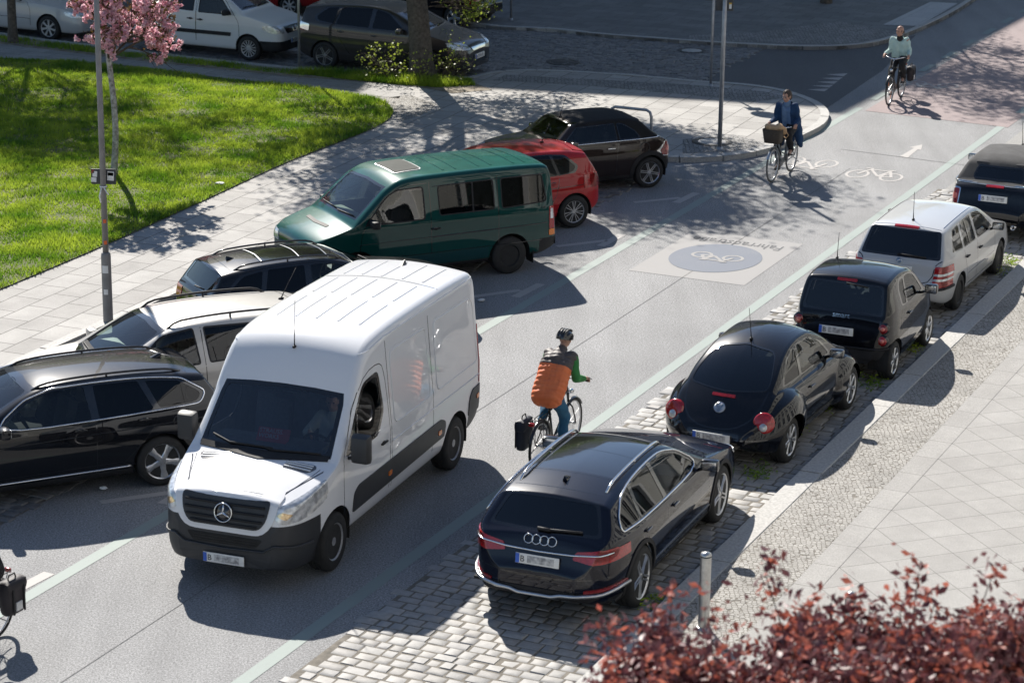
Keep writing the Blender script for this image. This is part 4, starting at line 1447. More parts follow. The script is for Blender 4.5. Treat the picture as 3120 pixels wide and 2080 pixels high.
# ================================================================== white delivery van
def delivery_van():
    S = dict(L=5.66, W=1.95, H=2.58, wb=3.78, fo=.98, roof=.85, crown=.08, rt=.14, kb=.985, mid=.35, bulge=.995, tumble=1.2,
             top=[(0, .60), (0.0, .78), (.05, 1.00), (.10, 1.13, .05), (.22, 1.14), (.70, 1.26), (1.02, 1.315, .04), (1.60, 1.94, .05), (1.80, 2.22), (2.05, 2.48), (2.6, 2.57), (4.2, 2.58), (5.45, 2.55), (5.60, 2.52, .1), (5.66, 2.25)],
             belt=[(0, .72), (.3, 1.0), (.8, 1.17), (1.1, 1.295), (1.4, 1.335), (5.6, 1.335)],
             w=[(0, .60), (.04, .70), (.12, .80), (.28, .885), (.6, .955), (1.1, 1), (5.3, 1), (5.58, .985), (5.66, .95)],
             zb=[(0, .30), (.3, .24), (.7, .24), (1.6, .33), (4.2, .33), (5.3, .35), (5.66, .42)])
    c = Car('delivery_van', 'tall white delivery van driving towards the camera in mid street', 'van', S, [P_WHITE, GREY_PLASTIC, GLOSS_BLACK, SOFT_K])
    c.arches(.435, .355, .225, 'steel', STEEL, rim_r=.225)
    # black bumpers and sills cut into the shell
    c.tint_where(1, lambda x, y, z, n: (z < .83 and x < .62) or (z < .60 and x > 5.2) or (z < .92 and x > 5.4), [((0, 0, .83), (0, 0, 1)), ((.62, 0, 0), (1, 0, 0)), ((0, 0, .6), (0, 0, 1)), ((5.2, 0, 0), (1, 0, 0)), ((0, 0, .92), (0, 0, 1)), ((5.4, 0, 0), (1, 0, 0))])
    c.snapshot()
    # windscreen with black surround, side windows
    c.tint('x', -1, [(-.85, 1.33), (.85, 1.33), (.80, 1.84), (.77, 1.955), (.4, 1.985), (0, 1.995), (-.4, 1.985), (-.77, 1.955), (-.80, 1.84)], 2)
    c.window('x', -1, [(-.79, 1.37), (.79, 1.37), (.735, 1.915), (0, 1.955), (-.735, 1.915)], glass('windscreen glass', (0.80, 0.86, 0.90), 1.75), 'windscreen', .06)
    dlo = [(1.26, 1.31, .05), (1.62, 1.76, .1), (1.88, 2.03, .12), (2.36, 2.06, .1), (2.44, 1.53, .08), (2.22, 1.27, .12)]
    c.tint('y', 0, [(p.x, p.y) for p in fillet(dlo, True, 3)], 2)
    c.window('y', 0, [(1.36, 1.35, .04), (1.68, 1.76, .1), (1.91, 1.98, .1), (2.31, 2.01, .08), (2.38, 1.54, .07), (2.19, 1.32, .1)], glass('door glass', (0.5, 0.55, 0.57), 0.95), 'door_window', .05)
    c.trim('y', 0, [(1.60, 1.34), (1.66, 1.72)], .035, GLOSS_BLACK, .004)
    # grille, its white U-shaped frame, lamps
    c.xpanel('grille_frame', -1, [(-.66, 1.12, .05), (.66, 1.12, .05), (.62, .86, .15), (.48, .70, .12), (-.48, .70, .12), (-.62, .86, .15)], P_WHITE, .02)
    c.xpanel('grille', -1, [(-.56, 1.085, .05), (.56, 1.085, .05), (.53, .88, .1), (.44, .765, .06), (-.44, .765, .06), (-.53, .88, .1)], GREY_PLASTIC, .028)
    for z, hw_ in ((1.02, .5), (.94, .5), (.86, .48), (.80, .42)):
        c.trim('x', -1, [(-hw_, z), (hw_, z)], .035, BLACK_PLASTIC, .036, name='grille_slat', thick=.016)
    emblem(c, 'x', -1, 0, .925, .115, STAR, CHROME, GLOSS_BLACK, out=.05, wd=.13, flat=.18)
    for hl in c.xpanel('headlight', -1, [(.60, .93, .05), (.72, .845, .06), (.90, .88, .06), (.955, 1.0, .04), (.935, 1.20, .03), (.80, 1.10, .1), (.64, 1.04, .06)], LAMPWHITE, .012, both=True): pass
    c.xpanel('indicator_lamp', -1, [(.64, .955, .02), (.74, .905, .02), (.80, .96, .02), (.70, 1.0, .02)], mat('warm reflector', (0.75, 0.55, 0.33), .15, .7, coat=1, var=.4, scale=30), .016, both=True)
    c.xpanel('air_intake', -1, [(-.48, .655, .03), (.48, .655, .03), (.40, .545, .04), (-.40, .545, .04)], DARKVOID, .006)
    for z in (.57, .60, .63): c.trim('x', -1, [(-.4, z), (.4, z)], .012, STEEL_B, .012, name='grille_slat')
    c.trim('x', -1, [(-.9, .56), (-.62, .60), (-.5, .52), (0, .50), (.5, .52), (.62, .60), (.9, .56)], .03, GREY_PLASTIC, .02, name='bumper_crease', thick=.014)
    c.plate(-1, .37, .0, .0, .03)
    # bonnet louvres, wipers, aerial
    for s in (1, -1):
        po = [(.80, s * .36, .02), (.78, s * .68, .05), (.90, s * .76, .05), (.955, s * .72, .03), (.955, s * .36, .03)]
        c.panel('bonnet_vent', 'z', 1, po, GLOSS_BLACK, .004)
        for x in (.835, .885, .925): c.trim('z', 1, [(x, s * .37), (x - .0, s * .71)], .018, P_WHITE, .014, name='vent_slat')
    c.wiper([(-.72, 1.36), (-.1, 1.35), (.02, 1.375)]); c.wiper([(-.12, 1.365), (.45, 1.365), (.70, 1.42)])
    c.trim('x', -1, [(-.83, 1.33), (0, 1.315), (.83, 1.33)], .05, BLACK_PLASTIC, .012, name='cowl')
    c.aerial(1.93, 0, .62, .05)
    c.aerial(5.25, .0, fin=True, m=GREY_PLASTIC)
    c.mirror(1.33, 1.31, GREY_PLASTIC, (.16, .24, .36), .05)
    c.handle(2.36, 1.14, BLACK_PLASTIC)
    # side mouldings, markers, shut lines
    c.panel('side_moulding', 'y', 0, [(1.44, .56, .03), (1.46, .80, .1), (1.62, .86, .03), (4.20, .86, .03), (4.38, .80, .1), (4.32, .60, .03)], GREY_PLASTIC, .014)
    c.panel('side_moulding', 'y', 0, [(5.18, .66, .05), (5.20, .84, .08), (5.32, .94, .03), (5.65, .94, .02), (5.65, .60, .02), (5.18, .60, .03)], GREY_PLASTIC, .014)
    for x, z in ((2.48, .70), (4.10, .70), (5.45, .80)): c.panel('marker_lamp', 'y', 0, [(x, z - .03), (x + .1, z - .03), (x + .1, z + .03), (x, z + .03)], AMBER, .024)
    c.panel('tail_lamp', 'y', 0, [(5.57, .96), (5.64, .96), (5.64, 1.75), (5.60, 1.75)], REDLAMP, .012)
    c.seams('y', 0, [[(1.20, .62), (1.18, 1.3), (1.3, 1.45), (1.8, 2.1), (2.42, 2.16), (2.53, 2.0), (2.58, 1.4), (2.55, .5)], [(2.62, .5), (2.62, 2.35)], [(3.95, .5), (3.97, 2.3)]])
    for rc in ([(4.1, 1.28, .1), (5.50, 1.28, .1), (5.46, 2.16, .15), (4.12, 2.18, .1)], [(2.72, 1.28, .1), (3.86, 1.28, .1), (3.86, 2.18, .1), (2.72, 2.18, .1)]): c.trim('y', 0, [(q.x, q.y) for q in fillet(rc, True, 3)], .02, P_WHITE, .003, True, 'panel_ridge', thick=.009)
    c.trim('y', 0, [(2.64, 1.08), (5.6, 1.08)], .02, P_WHITE, .002, name='panel_ridge', thick=.009)
    c.trim('y', 0, [(2.0, 2.34), (2.6, 2.40), (5.6, 2.40)], .02, P_WHITE, .002, name='panel_ridge', thick=.008)
    c.seams('z', 1, [[(.30, -.62), (.9, -.80)], [(.30, .62), (.9, .80)], [(.24, -.55), (.20, 0), (.24, .55)]], .009)
    c.panel('side_recess', 'y', 0, [(4.1, 1.28, .1), (5.50, 1.28, .1), (5.46, 2.20, .15), (4.12, 2.22, .1)], P_WHITE, .004, depth=.004)
    c.panel('side_recess', 'y', 0, [(2.72, 1.28, .1), (3.86, 1.28, .1), (3.86, 2.22, .1), (2.72, 2.22, .1)], P_WHITE, .004, depth=.004)
    c.seams('x', -1, [[(-.62, 1.13), (-.85, 1.24)], [(.62, 1.13), (.85, 1.24)]])
    # roof ribs and seams
    for y in (-.55, -.28, 0, .28, .55):
        for (a, b) in ((2.55, 3.45), (3.6, 4.4), (4.55, 5.4)): c.trim('z', 1, [(a + abs(y) * .1, y), (b, y)], .018, P_WHITE, .007, name='roof_rib')
    c.seams('z', 1, [[(4.5, -.8), (4.5, .8)]], .014)
    c.interior(1.1, 2.7, 1.2, .75, [(2.0, True)], 1.02, wheel_side=-1, dashz=1.28, lining=True, lin=mat('grey van lining', (.30, .31, .33), .9, var=.2), seatm=mat('grey van seat cloth', (.08, .083, .09), .9, var=.2, scale=30))
    # bulkhead, card on the dashboard, phone holder
    ox = c.ox
    b = bmesh.new(); box(b, (2.66 - ox, 0, 1.55), (.04, 1.72, 1.6)); mk('bulkhead', b, mat('grey van bulkhead', (.20, .21, .23), .9, var=.2), c.root, 0)
    b = bmesh.new(); box(b, (1.40 - ox, 0, 1.30), (.5, 1.62, .06), None, .025); box(b, (1.36 - ox, -.42, 1.34), (.34, .5, .08), None, .035); mk('dashboard_top', b, mat('grey van dashboard', (.12, .122, .128), .6, var=.2, scale=12), c.root, 50)
    b = bmesh.new(); box(b, (1.72 - ox, 0.0, 1.95), (.14, .62, .12), None, .03); box(b, (1.66 - ox, 0, 1.84), (.05, .26, .08), None, .02); mk('overhead_console', b, BLACK_PLASTIC, c.root, 50)
    c.place_by(G(1010, 1733), AZ + math.pi + R(-4.5), -1, 'f', .08)
    return c


van = delivery_van()


def dash_card(c):
    ox = c.ox
    M = c.root.matrix_basis.copy()
    r = Matrix.Rotation(R(-48), 3, 'Y')
    root = empty('card_sign', (0, 0, 0), 0, 'red card with white lettering propped on the dashboard of the white van', 'card')
    root.matrix_world = M @ Matrix.Translation((1.42 - ox, .05, 1.395))
    u, v = Vector((0, 1, 0)), (r @ Vector((1, 0, 0))).normalized()
    u = -u if u.cross(v).x > 0 else u
    # face the windscreen: the text runs to the viewer's right
    u = Vector((0, -1, 0)); v = Vector((math.sin(R(35)), 0, math.cos(R(35)))); n = u.cross(v)
    MM = Matrix((u, v, n)).transposed()
    bm = bmesh.new(); box(bm, (0, 0, 0), (.42, .19, .006), MM, .002)
    mk('card', bm, REDSIGN, root, 0)
    text_on('STRAUSS.', MM @ Vector((-.19, .03, .004)), u, v, .075, WHITECARD, root, 'lettering', True)
    text_on('WORKS', MM @ Vector((-.19, -.035, .004)), u, v, .075, WHITECARD, root, 'lettering', True)


bpy.context.view_layer.update()
dash_card(van)


# ================================================================== dark estate car on the right
def estate_car_right():
    S = dict(L=4.80, W=1.90, H=1.475, wb=2.925, fo=.92, roof=.57, crown=.055, rt=.09, kb=.955, mid=.55, bulge=.975, tumble=1.1,
             top=[(0, .50), (.01, .64), (.05, .74), (.2, .83), (.8, .96), (1.38, 1.045, .06), (2.0, 1.34), (2.3, 1.455), (2.9, 1.475), (3.6, 1.46), (4.1, 1.395), (4.27, 1.36, .03), (4.29, 1.335, .02), (4.55, 1.06, .1), (4.65, 1.00, .03), (4.71, .82), (4.75, .70, .04), (4.795, .63, .03), (4.80, .5)],
             belt=[(0, .60), (.4, .78), (1.3, .93), (2.5, .96), (3.8, .985), (4.45, 1.0), (4.65, .92), (4.80, .60)],
             w=[(0, .66), (.03, .76), (.12, .87), (.3, .95), (.7, .985), (1.2, .99), (2.4, .985), (3.7, .99), (4.15, .955), (4.42, .90), (4.60, .82), (4.71, .71), (4.80, .48)],
             zb=[(0, .25), (.3, .2), (1, .2), (4.3, .22), (4.65, .28), (4.80, .36)])
    c = Car('estate_car', 'midnight blue estate car with chrome roof rails nearest the camera beside the kerb', 'car', S, base_mats(P_NAVY), G_KERB)
    c.arches(.40, .365, .245, 'double', ALLOY, BLACK_PLASTIC, .05, rim_r=.265, n=5)
    c.tint_where(1, lambda x, y, z, n: z < .31 and .3 < x, [((0, 0, .31), (0, 0, 1))])
    c.snapshot()
    dlo = [(1.62, 1.0), (2.08, 1.285, .1), (2.45, 1.385, .2), (2.95, 1.40), (3.6, 1.38), (3.98, 1.315, .1), (4.24, 1.16, .08), (4.28, 1.035, .05), (3.0, 1.0)]
    dl = [(p.x, p.y) for p in fillet(dlo, True, 4)]
    c.tint('y', 0, dl, 2)
    for w_ in ([(1.74, 1.02), (2.12, 1.26, .1), (2.48, 1.365, .2), (2.86, 1.378), (2.90, 1.02)], [(2.99, 1.02), (2.96, 1.378), (3.58, 1.358), (3.72, 1.05)], [(3.80, 1.05), (3.67, 1.355), (3.95, 1.295, .08), (4.19, 1.155, .06), (4.22, 1.06, .04)]):
        c.window('y', 0, w_, GLASS_D if w_[0][0] > 2 else GLASS, 'side_window')
    c.trim('y', 0, dl, .03, CHROME, .008, True, 'chrome_trim', thick=.012)
    c.tint('x', -1, [(-.66, 1.06), (.66, 1.06), (.55, 1.40), (0, 1.44), (-.55, 1.40)], 2)
    c.window('x', -1, [(-.62, 1.09), (.62, 1.09), (.52, 1.385), (0, 1.41), (-.52, 1.385)], GLASS_G, 'windscreen', .05)
    rw = [(-.68, 1.025, .05), (.68, 1.025, .05), (.545, 1.335, .05), (0, 1.35), (-.545, 1.335, .05)]
    c.tint('x', 1, [(p.x, p.y) for p in fillet(rw, True, 3)], 2)
    c.window('x', 1, [(-.635, 1.05, .05), (.635, 1.05, .05), (.51, 1.31, .05), (0, 1.325), (-.51, 1.31, .05)], glass('dark rear glass', (.06, .065, .07)), 'rear_window')
    # panoramic roof, rails, fin
    c.tint('z', 1, [(2.25, -.5), (2.2, 0), (2.25, .5), (3.65, .52), (3.68, 0), (3.65, -.52)], 2)
    c.seams('z', 1, [[(2.98, -.55), (2.96, 0), (2.98, .55)], [(3.68, -.56), (3.72, 0), (3.68, .56)], [(4.08, -.55), (4.12, 0), (4.08, .55)]], .012)
    c.rails(2.15, 4.0, CHROME, .0, .04, .016)
    c.aerial(3.88, 0, fin=True, m=P_NAVY)
    # lamps and the bright strip between them
    c.xpanel('tail_light', 1, [(.40, .80, .02), (.43, .885, .03), (.72, .93, .03), (.90, .91, .02), (.90, .79, .03), (.62, .77, .03)], REDLAMP, .012, both=True)
    c.panel('tail_light', 'y', 0, [(4.40, .87, .03), (4.43, .93, .03), (4.71, .93, .02), (4.73, .80, .02), (4.55, .80, .03)], REDLAMP, .012)
    c.trim('x', 1, [(-.80, .885), (-.4, .845), (0, .835), (.4, .845), (.80, .885)], .02, CHROME, .02, name='lamp_strip', thick=.012)
    c.xpanel('rear_reflector', 1, [(.55, .435, .01), (.88, .47, .01), (.88, .51, .01), (.55, .475, .01)], REDDARK, .014, both=True)
    c.xpanel('rear_diffuser', 1, [(-.80, .44, .03), (.80, .44, .03), (.62, .33, .03), (-.62, .33, .03)], BLACK_PLASTIC, .015)
    c.trim('x', 1, [(-.88, .47), (-.72, .43), (-.3, .40), (-.2, .37), (.2, .37), (.3, .40), (.72, .43), (.88, .47)], .05, ALLOY, .035, name='bumper_trim', thick=.022)
    for x in (-.27, -.09, .09, .27): emblem(c, 'x', 1, x * .52, .955, .055, [], CHROME, None, wd=.2, out=.012, flat=.35)
    c.plate(1, .745, 0, .1, .03)
    c.wiper([(-.02, 1.04), (.45, 1.055)], 'x', 1, .014); c.wiper([(-.07, 1.045), (.08, 1.04)], 'x', 1, .02)
    c.mirror(1.75, .99, GLOSS_BLACK, (.13, .22, .15), .03)
    c.handle(2.72, .86, GLOSS_BLACK); c.handle(3.68, .88, GLOSS_BLACK)
    c.seams('y', 0, [[(1.45, .35), (1.42, .8), (1.6, .98)], [(2.93, .33), (2.95, .98)], [(3.45, .38), (3.55, .55), (3.86, .85), (3.80, 1.02)], [(1.45, .33), (3.4, .36)]])
    c.seams('x', 1, [[(-.72, 1.0), (-.70, .88), (-.60, .70), (-.5, .56), (.5, .56), (.60, .70), (.70, .88), (.72, 1.0)], [(-.95, .62), (0, .56), (.95, .62)]])
    c.trim('y', 0, [(1.4, .40), (3.4, .42)], .02, ALLOY_D, .01)
    c.interior(1.3, 4.6, 1.62, .35, [(2.6, True), (3.5, 'bench')])
    c.xpanel('headlight', -1, [(.5, .60, .02), (.86, .68, .03), (.86, .76, .03), (.55, .72, .03)], LAMPWHITE, .01, both=True)
    c.place_by(G(1936, 1843), AZ + R(-2.6), 1, 'r', .1)
    return c


# ================================================================== rounded black coupe
def beetle_car():
    S = dict(L=4.081, W=1.721, H=1.498, wb=2.515, fo=.80, roof=.50, crown=.09, rt=.2, kb=.83, mid=.5, bulge=.93, sill=.93, tumble=1.25, bp=.7,
             top=[(0, .48), (.02, .60), (.12, .72), (.45, .88), (.85, 1.0), (1.0, 1.05, .05), (1.35, 1.28), (1.75, 1.46), (2.15, 1.498), (2.6, 1.47), (3.0, 1.36), (3.35, 1.18), (3.6, 1.0), (3.8, .82), (3.95, .66), (4.04, .56), (4.081, .46)],
             belt=[(0, .54), (.5, .74), (1.0, .90), (2.0, .95), (3.0, .95), (3.5, .88), (3.9, .64), (4.08, .5)],
             w=[(0, .58), (.04, .68), (.15, .80), (.4, .88), (.8, .93), (2.0, .95), (3.2, .93), (3.6, .86), (3.85, .76), (4.0, .66), (4.081, .50)],
             zb=[(0, .26), (.3, .2), (1.2, .2), (3.6, .22), (3.9, .28), (4.08, .36)],
             bulges=[(.80, .42, .62, .46, .125), (3.32, .46, .68, .52, .15)])
    c = Car('coupe_car', 'rounded black two-door car with round red tail lamps', 'car', S, base_mats(P_BLACK), G_KERB)
    c.arches(.365, .318, .205, 'single', ALLOY, None, rim_r=.215, n=7)
    c.snapshot()
    dlo = [(1.32, .97, .04), (1.62, 1.24, .15), (2.0, 1.36), (2.4, 1.37), (2.8, 1.30), (3.12, 1.12), (3.22, .985, .05), (2.3, .975)]
    c.tint('y', 0, [(p.x, p.y) for p in fillet(dlo, True, 5)], 2)
    c.window('y', 0, [(1.40, .985, .03), (1.66, 1.22, .12), (2.0, 1.33), (2.42, 1.345, .06), (2.50, .99)], GLASS, 'side_window')
    c.window('y', 0, [(2.58, .99), (2.51, 1.335, .06), (2.8, 1.27), (3.06, 1.12), (3.15, 1.0, .04)], GLASS_D, 'side_window')
    c.tint('x', -1, [(-.60, 1.06), (.60, 1.06), (.52, 1.38), (0, 1.44), (-.52, 1.38)], 2)
    c.window('x', -1, [(-.56, 1.09), (.56, 1.09), (.48, 1.36), (0, 1.41), (-.48, 1.36)], GLASS_G, 'windscreen', .06)
    rw = [(-.54, 1.0, .06), (0, .965), (.54, 1.0, .06), (.53, 1.12), (.42, 1.35, .1), (0, 1.41), (-.42, 1.35, .1), (-.53, 1.12)]
    c.window('x', 1, rw, glass('dark rear glass', (.06, .065, .07)), 'rear_window', .06, .012, GLOSS_BLACK)
    # tail lamps on the wings
    for s in (1, -1):
        fr = c.frame('x', 1, s * .625, .672)
        b = bmesh.new()
        p, u, v, n = fr
        n = (fr[3] * .55 + Vector((.9, 0, .12))).normalized(); u = Vector((0, 0, 1)).cross(n).normalized(); v = n.cross(u)
        M = Matrix((u, v, n)).transposed()
        lathe(b, [(.142, -.05), (.138, .010), (.11, .024), (.0, .030)], (0, 0, 0), 'z', 26)
        lathe(b, [(.055, .018), (.052, .033), (.0, .039)], (0, -.06, 0), 'z', 18, 1)
        for q in b.verts: q.co = p + M @ q.co + n * .022
        mk('tail_light', b, [REDLAMP, LAMPWHITE], c.root, 50)
    c.xpanel('brake_light', 1, [(-.16, .905, .01), (.16, .905, .01), (.16, .935, .01), (-.16, .935, .01)], REDLAMP, .012)
    emblem(c, 'x', 1, 0, .79, .075, VW, CHROME, mat('blue badge enamel', (.16, .24, .34), .3), out=.014)
    c.seams('x', 1, [[(-.56, 1.0), (-.54, .85), (-.44, .66), (-.2, .565), (.2, .565), (.44, .66), (.54, .85), (.56, 1.0)]], .014)
    c.trim('x', 1, [(-.70, .47), (0, .45), (.70, .47)], .02, GLOSS_BLACK, .01)
    c.xpanel('bumper_recess', 1, [(-.36, .40, .03), (.36, .40, .03), (.36, .535, .03), (-.36, .535, .03)], GLOSS_BLACK, .002)
    c.plate(1, .465, 0, .0, .03)
    c.seams('y', 0, [[(1.26, .32), (1.30, .9), (1.36, 1.0)], [(2.55, .30), (2.62, .9), (2.55, 1.0)], [(1.26, .30), (2.55, .29)]])
    c.seams('z', 1, [[(1.75, -.36), (1.6, 0), (1.75, .36), (2.3, .38), (2.42, 0), (2.3, -.38), (1.75, -.36)]], .012)
    c.aerial(2.72, 0, .5, .25)
    c.mirror(1.5, .98, GLOSS_BLACK, (.13, .2, .13), .05)
    c.handle(2.38, .80, GLOSS_BLACK)
    c.interior(1.1, 3.3, 1.32, .35, [(2.0, True)])
    c.place_by(G(2400, 1407), AZ + R(.8), 1, 'r', .06)
    return c


# ================================================================== tiny two-seater
def micro_car():
    S = dict(L=2.695, W=1.559, H=1.542, wb=1.867, fo=.43, roof=.60, crown=.05, rt=.09, kb=.955, mid=.45, bulge=.965, tumble=1.1,
             top=[(0, .48), (.02, .62), (.1, .76), (.35, .90), (.55, .97, .06), (1.05, 1.38), (1.3, 1.50), (1.7, 1.542), (2.15, 1.53), (2.36, 1.49, .05), (2.40, 1.44, .03), (2.58, 1.03, .05), (2.62, .96, .03), (2.67, .72), (2.69, .50, .04), (2.695, .42)],
             belt=[(0, .52), (.4, .84), (.8, .95), (1.6, 1.0), (2.3, 1.02), (2.6, .96), (2.69, .6)],
             w=[(0, .66), (.04, .78), (.12, .88), (.3, .95), (.6, .98), (2.2, 1), (2.4, .97), (2.55, .90), (2.65, .80), (2.695, .66)],
             zb=[(0, .26), (.3, .2), (2.2, .22), (2.6, .32), (2.695, .38)])
    c = Car('micro_car', 'tiny black two-seat car between the rounded black car and the silver estate', 'car', S, base_mats(P_BLACK), G_KERB)
    c.arches(.335, .29, .19, 'single', ALLOY, None, rim_r=.20, n=6)
    c.tint_where(1, lambda x, y, z, n: z < .50 and x > 2.3, [((0, 0, .50), (0, 0, 1)), ((2.3, 0, 0), (1, 0, 0))])
    c.snapshot()
    dlo = [(.80, 1.0, .04), (1.18, 1.35, .1), (1.45, 1.425), (1.95, 1.43, .1), (2.06, 1.30, .06), (2.0, 1.04, .05)]
    c.tint('y', 0, [(p.x, p.y) for p in fillet(dlo, True, 4)], 2)
    c.window('y', 0, [(.87, 1.02, .03), (1.22, 1.335, .08), (1.45, 1.395), (1.66, 1.40, .03), (1.70, 1.03)], GLASS, 'side_window')
    c.window('y', 0, [(1.77, 1.04), (1.73, 1.395), (1.93, 1.39, .05), (1.99, 1.28), (1.95, 1.06, .04)], GLASS_D, 'side_window')
    c.tint('x', -1, [(-.58, 1.0), (.58, 1.0), (.52, 1.42), (-.52, 1.42)], 2)
    c.window('x', -1, [(-.54, 1.03), (.54, 1.03), (.49, 1.40), (-.49, 1.40)], GLASS_G, 'windscreen', .06)
    rw = [(-.62, 1.0, .05), (.62, 1.0, .05), (.56, 1.42, .06), (-.56, 1.42, .06)]
    c.tint('x', 1, [(p.x, p.y) for p in fillet(rw, True, 3)], 2)
    c.window('x', 1, [(-.58, 1.035, .05), (.58, 1.035, .05), (.525, 1.39, .05), (-.525, 1.39, .05)], glass('smoked rear glass', (.13, .15, .17)), 'rear_window')
    c.xpanel('brake_light', 1, [(-.15, 1.43, .01), (.15, 1.43, .01), (.15, 1.465, .01), (-.15, 1.465, .01)], REDLAMP, .012)
    for s in (1, -1):
        for z, mm, rr in ((.84, REDDARK, .075), (.66, REDLAMP, .075)):
            p, n = c.hit('x', 1, s * .64, z)
            b = bmesh.new()
            lathe(b, [(rr + .012, -.05), (rr + .012, .012), (rr * .8, .018)], p, 'x', 22, 1)
            lathe(b, [(rr, .0), (rr * .85, .03), (.0, .036)], p, 'x', 22)
            lathe(b, [(rr * .45, .03), (rr * .4, .044), (0, .046)], p, 'x', 14, 2)
            mk('tail_light', b, [mm, GLOSS_BLACK, mat('pale red lens', (.65, .16, .13), .15, coat=1)], c.root, 50)
    t = c.frame('x', 1, 0, .935)
    text_on('smart', t[0] + t[3] * .012, t[1], t[2], .115, CHROME, c.root, 'badge_lettering')
    c.plate(1, .745, -.05, .06, .02)
    t = c.frame('x', 1, .4, .62); text_on('mhd', t[0] + t[3] * .008, t[1], t[2], .065, CHROME, c.root, 'badge_lettering')
    c.seams('x', 1, [[(-.6, 1.0), (-.56, .58), (.56, .58), (.6, 1.0)]], .014)
    c.trim('x', 1, [(-.72, .53), (0, .52), (.72, .53)], .02, BLACK_PLASTIC, .012, thick=.016)
    c.seams('y', 0, [[(.72, .35), (.70, .85), (.84, 1.0)], [(1.68, .32), (1.76, 1.0)], [(.74, .32), (1.68, .30)], [(2.02, .5), (2.1, 1.2), (2.12, 1.44)]])
    c.seams('z', 1, [[(1.25, -.56), (1.22, 0), (1.25, .56)], [(2.30, -.56), (2.33, 0), (2.30, .56)]], .012)
    c.aerial(1.3, -.5, .42, -.1)
    c.mirror(.95, 1.02, GLOSS_BLACK, (.12, .2, .15), .06)
    c.handle(1.62, .86, GLOSS_BLACK)
    c.wiper([(.0, 1.405), (.32, 1.375)], 'x', 1, .012)
    c.interior(.6, 2.2, .86, .4, [(1.6, True)])
    c.place_by(G(2710, 1153), AZ + R(-.5), 1, 'r', .09)
    return c


